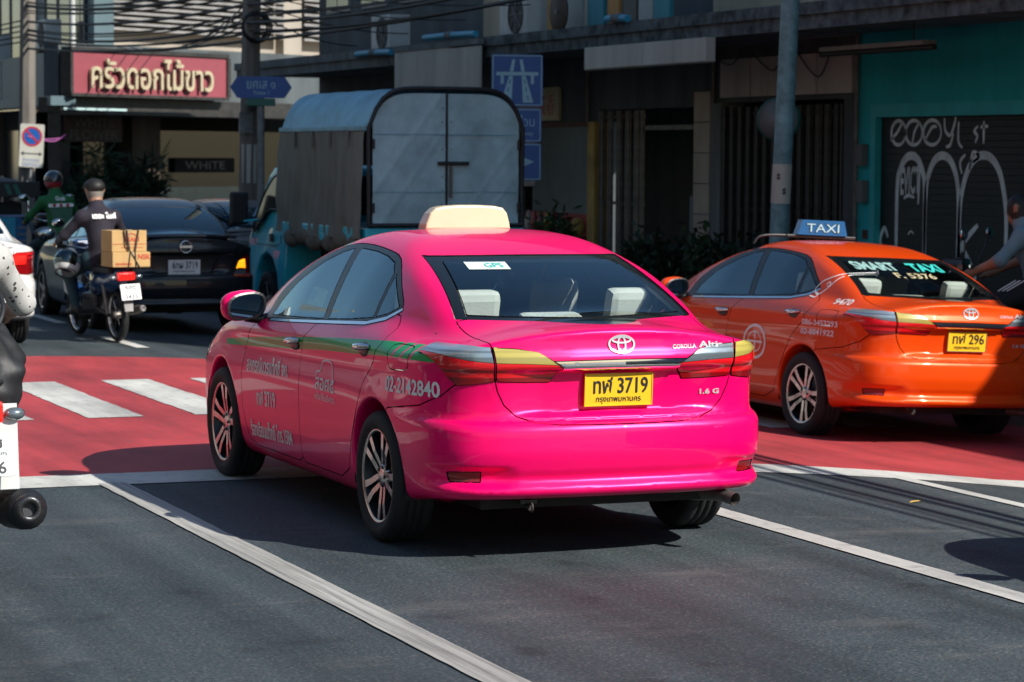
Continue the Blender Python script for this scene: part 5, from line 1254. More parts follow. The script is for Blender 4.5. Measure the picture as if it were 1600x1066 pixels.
mat('carton', (.50, .32, .13), .85, var=.12, scale=5, bump=.15, bscale=30); mat('carton_tape', (.42, .30, .15), .4, var=.1); mat('print_red', (.50, .03, .015), .6, var=.15)
mat('helmet_dark', (.012, .022, .03), .15, var=.1, coat=1.); mat('helmet_white', (.60, .61, .60), .2, var=.05, coat=1.); mat('helmet_red', (.40, .02, .03), .2, var=.05, coat=1.)
def floral():
    m, t, b = newmat('shirt_floral'); N = t.nodes; L = t.links; tc = N.new('ShaderNodeTexCoord'); v = N.new('ShaderNodeTexVoronoi'); v.inputs['Scale'].default_value = 34
    nz = N.new('ShaderNodeTexNoise'); nz.inputs['Scale'].default_value = 34; nz.inputs['Detail'].default_value = 3
    L.new(tc.outputs['Object'], v.inputs[0]); L.new(tc.outputs['Object'], nz.inputs[0])
    ad = N.new('ShaderNodeMath'); ad.operation = 'ADD'; L.new(v.outputs['Distance'], ad.inputs[0]); L.new(nz.outputs[0], ad.inputs[1])
    r = N.new('ShaderNodeValToRGB'); e = r.color_ramp.elements; e[0].position = .66; e[0].color = (.05, .05, .055, 1); e[1].position = .76; e[1].color = (.48, .46, .43, 1); r.color_ramp.elements.new(.95).color = (.40, .40, .38, 1)
    L.new(ad.outputs[0], r.inputs[0]); L.new(r.outputs[0], b.inputs['Base Color']); b.inputs['Roughness'].default_value = .85
floral()
def figure(name, label, J, cloth, res=.016, extra=None, loc=(0, 0, 0), rz=0., group=None, scale=1.):
    """one continuous body from tapered limbs; J = joints, cloth = material per region"""
    seg = []                                                   # (a, b, ra, rb, region, blend)
    v = lambda k: np.array(J[k], float)
    seg += [(v('pelvis'), v('waist'), .150, .135, 'top'), (v('waist'), v('chest'), .135, .155, 'top'), (v('chest'), v('neck'), .135, .072, 'top'), (v('chest')+np.array([-.09, 0, .05]), v('neck')+np.array([-.03, 0, -.03]), .075, .055, 'top'), (v('chest')+np.array([.09, 0, .05]), v('neck')+np.array([.03, 0, -.03]), .075, .055, 'top'), (v('neck'), v('head'), .055, .060, 'skin'), (v('head'), v('head')+np.array([0, .012, .035]), .088, .094, 'head'), (v('head')+np.array([0, .03, -.03]), v('head')+np.array([0, .05, -.07]), .066, .045, 'skin')]
    fw = np.array(J.get('face', (0, 1, 0)), float); fw /= np.linalg.norm(fw); rt = np.cross(fw, [0, 0, 1.])
    seg += [(v('head')+fw*.088-np.array([0, 0, .005]), v('head')+fw*.108-np.array([0, 0, .030]), .010, .016, 'skin')]
    for s, sd in ((-1, 'l'), (1, 'r')):
        seg += [(v('head')+rt*s*.088-fw*.0, v('head')+rt*s*.095+np.array([0, 0, .03]), .014, .018, 'skin')]
        sh, el, wr = v('sh_'+sd), v('el_'+sd), v('wr_'+sd)
        seg += [(v('chest')+(sh-v('chest'))*.35+np.array([0, 0, .02]), sh, .095, .072, 'top'), (sh, el, .066, .050, 'sleeve'), (el, wr, .046, .030, 'fore')]
        hd = (wr-el); hd /= np.linalg.norm(hd); pm = wr+hd*.075
        seg += [(wr, pm, .028, .034, 'skin')]
        ac = np.cross(hd, [0, 0, 1.]); ac /= max(np.linalg.norm(ac), 1e-6)
        for q, ln in ((-.030, .055), (-.010, .066), (.011, .062), (.030, .048)):
            a = pm+ac*q+hd*.012; m = a+hd*ln*.6; e = m-np.array([0, 0, .8])*ln*.7+hd*ln*.1
            seg += [(a, m, .0105, .0095, 'skin'), (m, e, .0095, .0085, 'skin')]
        a = wr+hd*.03-ac*s*.026; seg += [(a, a-ac*s*.028+hd*.025-np.array([0, 0, .03]), .012, .010, 'skin')]
        hp, kn, an, to = v('hp_'+sd), v('kn_'+sd), v('an_'+sd), v('to_'+sd)
        seg += [(v('pelvis')+(hp-v('pelvis'))*.5, hp, .125, .105, 'legs'), (hp, kn, .098, .066, 'legs'), (kn, an, .062, .040, 'shin'), (an+np.array([0, -.03, -.03]), to, .042, .034, 'shoe')]
    def segd(a, b, ra, rb, P):
        d = b-a; L2 = max(d@d, 1e-9); t = np.clip(((P[0]-a[0])*d[0]+(P[1]-a[1])*d[1]+(P[2]-a[2])*d[2])/L2, 0, 1)
        return np.sqrt((P[0]-a[0]-t*d[0])**2+(P[1]-a[1]-t*d[1])**2+(P[2]-a[2]-t*d[2])**2)-(ra+(rb-ra)*t)
    def f(x, y, z):
        r = None
        for (a, b, ra, rb, g) in seg:
            d = segd(a, b, ra, rb, (x, y, z)); k = .012 if ra < .02 else .05
            r = d if r is None else smin(r, d, k)
        return r
    A = np.array([s[0] for s in seg]+[s[1] for s in seg])
    V, F = nets(f, A.min(0)-.2, A.max(0)+.2, res)
    C = V[F].mean(1); best = np.full(len(F), 9.); regs = sorted(set(s[4] for s in seg)); mi = np.zeros(len(F), np.int32)
    for (a, b, ra, rb, g) in seg:
        d = segd(a, b, ra, rb, C.T); m = d < best; best[m] = d[m]; mi[m] = regs.index(g)
    base = {'top': 'shirt_navy', 'sleeve': 'shirt_navy', 'fore': 'skin_tone', 'skin': 'skin_tone', 'head': 'hair_black', 'legs': 'jeans', 'shin': 'jeans', 'shoe': 'shoe'}; base.update(cloth)
    root = empty(name, loc, rz, label, 'person', group); root.scale = (scale,)*3
    mesh('body', V, F, [base[g] for g in regs], root, True, mi)
    return root
def seated(dx=0., reach=.86, hz=1.02, spread=.30):
    return dict(pelvis=(0, .30, .86), waist=(0, .31, 1.02), chest=(0, .40, 1.22), neck=(0, .47, 1.40), head=(0, .52, 1.545), sh_l=(-.175, .42, 1.285), sh_r=(.175, .42, 1.285), el_l=(-.33, .55, 1.09), el_r=(.33, .55, 1.09), wr_l=(-spread, reach-.05, hz), wr_r=(spread, reach-.05, hz),
                hp_l=(-.10, .36, .84), hp_r=(.10, .36, .84), kn_l=(-.22, .74, .68), kn_r=(.22, .74, .68), an_l=(-.20, .58, .33), an_r=(.20, .58, .33), to_l=(-.21, .76, .27), to_r=(.21, .76, .27))
def bike_wheel(parent, y, r):
    w_ = bpy.data.objects.new('wheel', None); w_.empty_display_size = .1; link(w_, parent); w_.location = (0, y, r)
    MB().lathe([(r-.055, -.028), (r-.03, -.042), (r-.008, -.030), (r, -.010), (r, .010), (r-.008, .030), (r-.03, .042), (r-.055, .028)], 36, 'x').build('tyre', 'tyre_rubber', w_)
    MB().lathe([(r-.050, -.026), (r-.062, -.020), (r-.066, 0), (r-.062, .020), (r-.050, .026)], 36, 'x').build('rim', 'alloy_bright', w_)
    MB().lathe([(0, -.05), (.035, -.05), (.045, -.02), (.045, .02), (.035, .05), (0, .05)], 16, 'x').build('hub', 'steel_dull', w_)
    for k in range(6):
        t = math.pi*k/3; MB().tube([(0, .04*math.cos(t), .04*math.sin(t)), (0, (r-.06)*math.cos(t), (r-.06)*math.sin(t))], .007, 5).build('spoke', 'alloy_dark', w_)
def motorbike(name, label, body, loc, rz=0., lean=0., plate_rows=None, scale=1., group=None, muffler='steel_dull', lamp='lens_red_lit', mr=1.):
    """small step-through motorcycle, rear axle at the origin, heading +y"""
    r = empty(name, loc, rz, label, 'motorbike', group); r.scale = (scale,)*3; r.rotation_euler = (0, lean, rz)
    bike_wheel(r, 0, .28); bike_wheel(r, 1.22, .28)
    MB().box((-.14, -.18, .735), (.14, .52, .80), 0, .05).build('seat', 'seat_dark', r)
    b = MB(); V = []; rows = [(-.32, .66, .80, .05), (-.22, .60, .80, .09), (.0, .52, .76, .12), (.3, .50, .74, .13), (.5, .46, .72, .11), (.62, .40, .60, .08)]
    for (y, z0, z1, hw) in rows: V += [(-hw*.6, y, z0), (-hw, y, (z0+z1)/2), (-hw*.85, y, z1), (hw*.85, y, z1), (hw, y, (z0+z1)/2), (hw*.6, y, z0)]
    b.add(V, [(6*i+j, 6*i+(j+1) % 6, 6*i+6+(j+1) % 6, 6*i+6+j) for i in range(len(rows)-1) for j in range(6)]+[tuple(range(6)), tuple(range(30, 36))], 0, True); b.build('tail_fairing', body, r)
    MB().box((-.095, -.365, .665), (.095, -.30, .755), 0, .02).build('tail_lamp', lamp, r)
    for s in (-1, 1):
        MB().ell((s*.145, -.32, .70), (.045, .03, .026), 12, 8).build('indicator', 'lens_clear', r)
        MB().tube([(s*.085, 0, .28), (s*.085, .45, .36)], .02, 8).build('swing_arm', 'alloy_dark', r)
        MB().tube([(s*.095, .02, .30), (s*.10, .10, .62)], .022, 8).build('shock_absorber', 'steel_dull', r)
        MB().tube([(s*.06, 1.22, .28), (s*.06, 1.10, .62), (s*.05, 1.02, .86)], .018, 8).build('fork_leg', 'steel_dull', r)
        MB().tube([(s*.18, .9, 1.02), (s*.24, .86, 1.16), (s*.26, .86, 1.22)], .007, 6).build('mirror_stem', 'frame_black', r)
        MB().ell((s*.30, .85, 1.26), (.075, .022, .05), 14, 8).build('mirror', 'mirror_face', r)
        MB().tube([(s*.10, .50, .28), (s*.25, .50, .28)], .014, 6).build('foot_peg', 'frame_black', r); MB().tube([(s*.24, .80, 1.0), (s*.36, .77, 1.01)], .018, 8).build('grip', 'tyre_rubber', r)
        MB().prism([(.80, .42), (1.06, .50), (1.10, .80), (1.0, .92), (.86, .80)], s*.12, s*.20, 'x').build('leg_shield', body, r)
    MB().tube([(-.36, .77, 1.01), (-.2, .84, 1.0), (0, .92, .96), (.2, .84, 1.0), (.36, .77, 1.01)], .013, 8).build('handlebar', 'chrome', r)
    MB().box((-.11, .92, .90), (.11, 1.12, 1.06), 0, .05).build('headlamp_cowl', body, r); MB().ell((0, 1.12, .97), (.07, .03, .06), 14, 8).build('headlamp', 'lens_clear', r)
    MB().box((-.11, .40, .28), (.11, .78, .50), 0, .04).build('engine', 'alloy_dark', r); MB().tube([(0, .60, .62), (0, .95, .74), (0, 1.02, .86)], .045, 10).build('frame_tube', body, r)
    b = MB(); pts = [(0, 1.22+.31*math.cos(t), .28+.31*math.sin(t)) for t in np.linspace(.3, 2.7, 10)]; V = []
    for p in pts: V += [(-.05, p[1], p[2]-.01), (0, p[1], p[2]+.012), (.05, p[1], p[2]-.01)]
    b.add(V, [(3*i+j, 3*i+j+1, 3*i+4+j, 3*i+3+j) for i in range(9) for j in (0, 1)], 0, True); b.build('front_mudguard', body, r)
    b = MB(); V = []
    for (y, z, hw) in ((-.20, .62, .06), (-.31, .58, .06), (-.36, .48, .055), (-.38, .34, .045)): V += [(-hw, y, z), (hw, y, z), (hw*.9, y+.012, z), (-hw*.9, y+.012, z)]
    b.add(V, [(4*i+j, 4*i+(j+1) % 4, 4*i+4+(j+1) % 4, 4*i+4+j) for i in range(3) for j in range(4)]+[(12, 13, 14, 15)]); b.build('rear_mudguard', 'louvre_grey', r)
    MB().tube([(.12, .6, .30), (.15, .35, .27), (.155, .12, .30), (.16, -.22, .34), (.16, -.36, .36)], [.02*mr, .025*mr, .045*mr, .05*mr, .035*mr], 12).build('muffler', muffler, r)
    MB().lathe([(.030, 0), (.022, -.012), (.018, .02)], 12, 'y', c=(.16, -.365, .36)).build('muffler_tip', 'chrome', r)
    b = MB(); b.tube([(-.12, .2, .82), (-.13, -.2, .82), (-.08, -.36, .83), (.08, -.36, .83), (.13, -.2, .82), (.12, .2, .82)], .011, 8); b.build('grab_rail', 'frame_black', r)
    if plate_rows:
        p = MB().box((-.11, -.004, -.085), (.11, .004, .085), 0, .004).build('number_plate', 'plate_white', r, (0.02, -.40, .545), (R(-14), 0, 0))
        lettering('characters', plate_rows[0], .12, .045, (0, -.005, .048), (1, 0, 0), (0, 0, 1), 'ink', p, .001, bold=.02); lettering('province', 'กรุงเทพมหานคร', .15, .022, (0, -.005, 0.002), (1, 0, 0), (0, 0, 1), 'ink', p, .001)
        lettering('characters', plate_rows[1], .14, .05, (0, -.005, -.050), (1, 0, 0), (0, 0, 1), 'ink', p, .001, bold=.02)
    return r
def helmet(name, loc, m, m2, label, rz=0., rx=0., s=1.):
    o = empty(name, loc, rz, label, 'helmet'); o.rotation_euler = (rx, 0, rz); o.scale = (s,)*3
    V = []; F = []; n, k = 28, 16
    for i in range(k+1):
        ph = math.pi*.80*i/k
        for j in range(n):
            t = 2*math.pi*j/n; V.append((.125*math.sin(ph)*math.cos(t), .150*math.sin(ph)*math.sin(t), .135*math.cos(ph)))
    front = lambda c: c[1] > .05 and -.06 < c[2] < .055
    F = [(i*n+j, (i+1)*n+j, (i+1)*n+(j+1) % n, i*n+(j+1) % n) for i in range(k) for j in range(n)]; C = [np.mean([V[q] for q in f], axis=0) for f in F]
    mesh('shell', V, [f for f, c in zip(F, C) if not front(c)], [m, m2], o, True, [1 if c[2] < -.02 else 0 for c in C if not front(c)])
    vf = [f for f, c in zip(F, C) if front(c)]; us = sorted({q for f in vf for q in f}); mp = {q: i for i, q in enumerate(us)}
    mesh('visor', [(V[q][0]*1.02, V[q][1]*1.02, V[q][2]) for q in us], [tuple(mp[q] for q in f) for f in vf], 'dark_glass', o, True)
    MB().lathe([(.094, -.108), (.104, -.112), (.100, -.100)], n, 'z').build('rim_trim', 'frame_black', o)
    return o
# courier on the blue bike
BK = motorbike('courier_motorbike', 'small blue motorbike carrying cartons between the white and black sedans', 'bike_blue', (1.12, 13.42, 0), R(7), R(-3), ('ธชซ', '3435'), .92)
J = seated(); J['face'] = (0, 1, 0)
CR = figure('person', 'person in navy shirt and black cap riding the carton laden motorbike', J, {'head': 'hair_grey', 'fore': 'shirt_navy'}, .017, loc=(1.07, 13.44, 0), rz=R(7), scale=.94)
MB().ell((0, .530, 1.605), (.110, .126, .085), 20, 12).box((-.075, .60, 1.585), (.075, .72, 1.60), 0, .006).build('black_cap', 'hair_black', CR)
def back_print(parent, items, y0, m):
    """print wrapped on the rider's back"""
    for nm, P, wd in items: strokes(nm, [P], wd, (0, y0, 0), (1, 0, 0), (0, .10, 1), m, parent, .0, False)
lettering('back_lettering', 'เดอะ ไบค์', .26, .07, (0, .262, 1.300), (1, 0, 0), (0, .35, 1), 'print_white', CR, .02, bold=.03)
back_print(CR, [('back_emblem', [(-.05+.045*math.cos(t), 1.215+.030*math.sin(t)) for t in np.linspace(0, 6.3, 16)], .013), ('back_emblem', [(.055+.045*math.cos(t), 1.205+.030*math.sin(t)) for t in np.linspace(0, 6.3, 16)], .013), ('back_emblem', [(-.13, 1.185), (.13, 1.165)], .012), ('back_emblem', [(-.06, 1.165), (.09, 1.145)], .02)], .205, 'print_white')
def carton(loc, w, d, h, label, texts, rz):
    o = empty('carton', loc, rz, label, 'box', 'cartons strapped to the courier motorbike')
    MB().box((-w/2, -d/2, 0), (w/2, d/2, h), 0, .006).build('carton_body', 'carton', o)
    MB().box((-.03, -d/2-.0015, h*.75), (.03, d/2+.0015, h+.0015)).build('packing_tape', 'carton_tape', o)
    for (t, x, z, ww, hh) in texts: lettering('carton_print', t, ww, hh, (x, -d/2-.001, z), (1, 0, 0), (0, 0, 1), 'print_red', o, .002, bold=.02)
    return o
cl = carton((1.135, 13.17, .745), .385, .32, .145, 'lower cardboard carton printed NSK on the motorbike rack', [('NSK', .13, .10, .13, .05), ('BEARINGS', -.08, .03, .16, .022)], R(7))
cu = carton((1.12, 13.18, .892), .355, .30, .205, 'upper cardboard carton with red arch mark on the motorbike rack', [('ASAHI', .02, .12, .16, .045), ('MADE IN JAPAN', .03, .04, .22, .012)], R(7))
strokes('carton_print', [[(-.06+.14*t, .145+.03*math.sin(math.pi*t)) for t in np.linspace(0, 1, 9)]], .008, (0.01, -.152, 0), (1, 0, 0), (0, 0, 1), 'print_red', cu, .002, False); strokes('carton_print', [[(-.17, .075), (.17, .075)]], .004, (0, -.152, 0), (1, 0, 0), (0, 0, 1), 'print_red', cu, .002, False)
st = empty('elastic_strap', (1.12, 13.18, .735), R(7), 'black elastic straps crossing the stacked cartons', 'strap')
for P in ([(-.02, -.175, 0), (.0, -.172, .15), (-.03, -.160, .362), (-.03, .0, .367)], [(.06, -.175, 0), (.05, -.172, .15), (.09, -.160, .362), (.09, 0, .367)], [(.10, -.175, .0), (-.04, -.170, .23), (-.06, -.160, .362)]):
    MB().tube(P, .007, 6).build('cord', 'frame_black', st)
helmet('spare_helmet', (.70, 13.78, .76), 'helmet_dark', 'helmet_white', 'dark and white helmet hanging at the courier\'s left knee', R(150), R(30), 1.05)
# green jacket rider further on
motorbike('delivery_motorbike', 'dark motorbike under the green jacketed rider', 'bike_black', (2.22, 20.75, 0), R(4), 0, None)
GR = figure('person', 'person in green delivery jacket and dark helmet seen from behind', seated(), {'top': 'jacket_green', 'sleeve': 'jacket_green', 'fore': 'jacket_green'}, .019, loc=(2.22, 20.77, 0), rz=R(4), scale=.95)
mesh('jacket_panel', [(-.17, .205, 1.26), (.17, .205, 1.27), (.17, .20, 1.225), (-.17, .20, 1.215)], [(0, 1, 2, 3)], 'print_white', GR)
for x in (-.09, 0, .09): MB().lathe([(0, -.002), (.022, -.002), (.022, .002)], 12, 'y', c=(x, .196, 1.243)).build('jacket_mark', 'print_red', GR)
mesh('jacket_panel', [(-.16, .195, 1.20), (.16, .195, 1.21), (.13, .155, .95), (-.05, .155, .95)], [(0, 1, 2, 3)], 'bike_green', GR)
lettering('jacket_lettering', 'Grab', .13, .06, (0, .245, 1.33), (1, 0, 0), (0, .3, 1), 'print_white', GR, .012, bold=.02)
helmet('worn_helmet', (2.18, 21.27, 1.49), 'helmet_dark', 'helmet_red', 'dark helmet with red trim worn by the green jacketed rider', R(4), 0, .95)
# scooter cut by the left edge of the picture
SCT = motorbike('white_scooter', 'white and black motorbike cut off by the left edge of the photo', 'bike_white', (-2.90, -.40, 0), R(2), 0, ('1กช', '8046'), 1.06, muffler='frame_black', mr=1.0)
MB().tube(smoothline([(.155, .25, .30), (.175, .0, .285), (.18, -.22, .30), (.18, -.40, .325)], 5), [.06]*4+[.072]*4+[.078]*4+[.082]*3+[.06], 18).build('muffler_guard', 'frame_black', SCT)
MB().lathe([(.060, 0), (.052, -.02), (.030, -.022), (.026, .03)], 18, 'y', c=(.18, -.405, .325)).build('muffler_end', 'bike_black', SCT)
MB().tube(smoothline([(.14, .02, .34), (.16, -.10, .42), (.15, -.20, .52)], 4), .012, 8).build('muffler_stay', 'alloy_bright', SCT)
MB().prism([(-.34, .40), (-.22, .42), (-.18, .70), (-.30, .74)], .05, .16, 'x').build('side_panel', 'bike_white', SCT)
Jf = seated(); RF = figure('person', 'person in pale flowered shirt on the motorbike at the left edge', Jf, {'top': 'shirt_floral', 'sleeve': 'shirt_floral', 'legs': 'shorts_black', 'shin': 'shorts_black'}, .018, loc=(-2.83, -.36, .0), rz=R(2), scale=1.06)
bg = empty('shoulder_bag', (-2.93, -.56, .76), 0, 'slack black cloth bag hanging over the rear of the left edge motorbike', 'bag')
b = MB(); V = []; n, m = 56, 40
for i in range(m+1):
    u = i/m; z = .40-.50*u; rr = .24*math.sin(math.pi*min(1, .12+.80*u))**.55
    for j in range(n):
        t = 2*math.pi*j/n; wv = 1+.06*math.sin(4*t+u*9)+.035*math.sin(9*t-u*14)+.03*math.sin(u*26+3*math.sin(2*t)); V.append((rr*wv*math.cos(t)+.03, rr*.72*wv*math.sin(t), z-.05*max(0, math.cos(t))+.012*math.sin(5*t+u*8)))
b.add(V, [(i*n+j, i*n+(j+1) % n, (i+1)*n+(j+1) % n, (i+1)*n+j) for i in range(m) for j in range(n)]+[tuple(range(n)), tuple(range(m*n, m*n+n))], 0, True); b.build('bag_body', 'bag_black', bg)
MB().tube(smoothline([(.12, -.16, .33), (.17, -.08, .42), (.16, .06, .50), (.06, .16, .56)], 6), [.012]*18+[.010], 6).build('bag_strap', 'bag_black', bg)
# man on a parked motorbike beyond the orange taxi
motorbike('parked_motorbike', 'dark motorbike on the pavement beyond the orange taxi', 'bike_black', (6.95, 5.65, -.02), R(38), 0, None)
Jm = seated(hz=.98); Jm['head'] = (0, .50, 1.50)
mg = figure('person', 'person in pale teal shirt and striped black shorts beyond the orange taxi', Jm, {'top': 'shirt_teal', 'sleeve': 'shirt_teal', 'legs': 'shorts_black', 'shin': 'skin_tone', 'head': 'hair_black'}, .018, loc=(6.95, 5.67, -.02), rz=R(38), scale=.97)
for k in range(3): MB().tube([(-.20-.008*k, .38+.035*k, .93), (-.225-.006*k, .52+.035*k, .84)], .006, 5).build('shorts_stripe', 'print_white', mg)
# ---------------------------------------------------------------- fittings of the two taxis
mat('sign_cream_plastic', (.62, .50, .32), .35, var=.06, coat=.4); mat('sign_blue_plastic', (.012, .10, .26), .35, var=.1, coat=.5); mat('card_yellow', (.50, .58, .28), .6, var=.1); mat('card_photo', (.10, .25, .40), .6, var=.2)
rs = bpy.data.objects.new('roof_sign', None); rs.empty_display_size = .1; link(rs, TAXI); rs.location = (.02, 1.12, 1.455)
out = [(-.245, 0), (-.24, .03), (-.215, .085), (-.185, .112), (-.14, .122), (-.05, .128), (.06, .128), (.15, .123), (.195, .113), (.218, .085), (.23, .03), (.232, 0)]
bm = bmesh.new(); fa = bm.faces.new([bm.verts.new((x, -.062, z)) for x, z in out]); ex_ = bmesh.ops.extrude_face_region(bm, geom=[fa]); bmesh.ops.translate(bm, verts=[v for v in ex_['geom'] if isinstance(v, bmesh.types.BMVert)], vec=(0, .124, 0))
for v in bm.verts: v.co.y *= 1-.25*v.co.z/.128
bmesh.ops.recalc_face_normals(bm, faces=bm.faces); big = [e for e in bm.edges if any(len(f.verts) > 4 for f in e.link_faces)]; bmesh.ops.bevel(bm, geom=big, offset=.012, segments=3, affect='EDGES', profile=.5)
me = bpy.data.meshes.new('sign_lantern'); bm.to_mesh(me); bm.free(); me.materials.append(MATS['sign_cream_plastic']); link(bpy.data.objects.new('sign_lantern', me), rs)
MB().box((-.25, -.07, -.02), (.24, .07, .0), 0, .006).build('sign_base', 'black_trim', rs)
mat('sign_pale', (.36, .58, .66), .5, var=.12)
os_ = bpy.data.objects.new('roof_sign', None); os_.empty_display_size = .1; link(os_, ORANGE); os_.location = (-.02, 1.25, 1.50); os_.rotation_euler = (0, 0, R(-8))
MB().prism([(-.215, 0), (.215, 0), (.185, .12), (-.175, .12)], -.05, .05, 'y').build('sign_lantern', 'sign_blue_plastic', os_)
lettering('sign_text', 'TAXI', .29, .075, (0, -.05, .058), (1, 0, 0), (0, 0, 1), 'ink', os_, .004, bold=.03); lettering('sign_text', 'TAXI', .28, .066, (0, -.05, .058), (1, 0, 0), (0, 0, 1), 'sign_pale', os_, .0065)
for s in (-1,): MB().tube(smoothline([(s*.57, .0, -.09), (s*.52, 0, -.03), (s*.36, 0, -.012), (0, 0, -.01)], 4), .012, 8).build('sign_bracket', 'black_trim', os_)
MB().box((-.30, -.03, -.025), (.30, .03, -.003), 0, .005).build('sign_base', 'black_trim', os_)
b = MB(); P = on_side(TF, [1.40, 1.14, 1.10, 1.36], [1.155, 1.145, 1.06, 1.065], -1, -.006); b.add(P, [(0, 1, 2, 3)]); fw_ = [c for c in child(TAXI, 'front_door')[0].children if c.name.startswith('front_window')][0]
b.build('permit_card', 'card_yellow', fw_); b = MB(); P = on_side(TF, [1.385, 1.315, 1.30, 1.365], [1.135, 1.133, 1.085, 1.088], -1, -.004); b.add(P, [(0, 1, 2, 3)]); b.build('permit_photo', 'card_photo', fw_)
rw_ = child(TAXI, 'rear_window')[0]
body_text('sticker_text', TF, 'GPS', 'rear', (-.27, -.18, 1.297, 1.316), 'print_teal', rw_, lift=.005)
# orange lettering
mat('print_pale', (.30, .50, .47), .5, var=.2)
ob = child(ORANGE, 'body_shell')[0]; ord_ = child(ORANGE, 'rear_door')[0]; orw = child(ORANGE, 'rear_window')[0]
body_text('window_lettering', TF, 'SMART', 'rear', (-.43, -.06, 1.262, 1.318), 'print_pale', orw, lift=.004, bold=.035)
body_text('window_lettering', TF, 'TAXI', 'rear', (.06, .36, 1.262, 1.318), 'print_teal', orw, lift=.004, bold=.035)
body_text('window_lettering', TF, 'F. 5376', 'rear', (-.16, .20, 1.212, 1.248), 'sign_cream', orw, lift=.004, bold=.02)
body_text('cab_number', TF, '9470', 'side', (-.205, -.385, 1.0, 1.045), 'print_white', ob, bold=.02, skew=.0)
body_text('phone_number', TF, '086-3452293', 'side', (.02, -.46, .835, .88), 'print_white', ob, bold=.02, skew=.004); body_text('phone_number', TF, '02-8841922', 'side', (.03, -.42, .765, .81), 'print_white', ob, bold=.02, skew=.004)
cir = lambda cy, cz, ry, rz_, n=30: [(cy+ry*math.cos(2*math.pi*i/n), cz+rz_*math.sin(2*math.pi*i/n)) for i in range(n+1)]
body_strokes('door_seal', TF, [cir(.72, .66, .165, .125)], .022, 'side', 'print_white', ord_); body_strokes('door_seal', TF, [cir(.72, .66, .10, .078)], .010, 'side', 'print_white', ord_); body_strokes('door_seal', TF, [[(.84, .66), (.60, .66)]], .016, 'side', 'print_white', ord_); body_strokes('door_seal', TF, [[(.72, .73), (.72, .58)]], .02, 'side', 'print_white', ord_)
body_strokes('pillar_drawing', TF, [smoothline([(.10, 1.10), (.06, 1.16), (.0, 1.19), (-.06, 1.22), (-.09, 1.26), (-.10, 1.22), (-.06, 1.15), (-.02, 1.10), (.04, 1.06), (.10, 1.10)], 4), smoothline([(.12, 1.05), (.04, 1.04), (.04, 1.07), (.11, 1.08)], 4), smoothline([(.0, 1.14), (-.02, 1.16), (-.045, 1.14), (-.02, 1.125)], 4)], .008, 'side', 'print_white', ob)
# driver seen through the pink taxi's rear window
DJ = dict(pelvis=(.37, 1.16, .56), waist=(.37, 1.08, .72), chest=(.36, 1.05, .92), neck=(.35, 1.06, 1.09), head=(.33, 1.09, 1.215), sh_l=(.18, 1.06, 1.03), sh_r=(.54, 1.06, 1.03), el_l=(.17, 1.26, .84), el_r=(.58, 1.26, .84), wr_l=(.25, 1.47, .90), wr_r=(.49, 1.47, .90), hp_l=(.28, 1.22, .55), hp_r=(.46, 1.22, .55), kn_l=(.25, 1.62, .58), kn_r=(.48, 1.62, .58), an_l=(.26, 1.80, .38), an_r=(.47, 1.80, .38), to_l=(.26, 1.95, .36), to_r=(.47, 1.95, .36), face=(-.6, .8, 0))
dr = figure('person', 'person in dark shirt and blue mask at the wheel of the pink taxi', DJ, {'fore': 'skin_tone', 'legs': 'shorts_black', 'shin': 'shorts_black'}, .02)
MB().ell((.275, 1.155, 1.175), (.06, .06, .048), 14, 8).build('face_mask', 'mask_blue', dr)
# ---------------------------------------------------------------- posts and signs
mat('post_paint', (.16, .30, .33), .55, .1, var=.5, scale=7, bump=.2, bscale=20); mat('post_grey', (.20, .21, .21), .6, .2, var=.4, scale=6); mat('pole_concrete', (.20, .18, .155), .9, var=.45, scale=4, bump=.4, bscale=20, streak=True)
mat('sign_blue', (.008, .085, .33), .4, var=.12); mat('sign_pale', (.36, .58, .66), .5, var=.12); mat('sign_back', (.16, .17, .17), .6, .3, var=.3); mat('cable_black', (.010, .011, .012), .6, var=.2); mat('ribbon_pink', (.42, .10, .34), .6, var=.1); mat('round_green', (.01, .12, .09), .45, var=.2); mat('red_ring', (.42, .02, .03), .45, var=.1)
lp = empty('lamp_post', (7.0, 10.86, -.02), 0, 'tall peeling teal lamp post behind the orange taxi', 'lamp post'); lp.rotation_euler = (R(3.2), R(.6), 0)
MB().tube([(0, 0, 0), (0, 0, 3), (0, 0, 8.2)], [.095, .09, .07], 20).build('shaft', 'post_paint', lp); MB().tube([(0, 0, 8.1), (-.3, 0, 8.5), (-1.6, 0, 8.75)], [.045, .04, .035], 10).build('arm', 'post_paint', lp); MB().box((-2.1, -.13, 8.68), (-1.5, .13, 8.82), 0, .05).build('lantern', 'sign_back', lp)
MB().lathe([(.0955, 1.42), (.0955, 1.80)], 20, 'z').build('paper_band', 'sign_white', lp); MB().lathe([(.15, 0), (.15, .03), (.09, .05)], 20, 'z').build('base_flange', 'post_paint', lp)
for (a, z) in ((-1.75, 1.54), (-2.4, 1.68)):
    V, F = textmesh('S', .075, .004); V = V-V.mean(0); mesh('band_mark', [(0.0965*math.cos(a+v[0]/0.0965), 0.0965*math.sin(a+v[0]/0.0965), z+v[1]) for v in V], F, 'ink', lp)
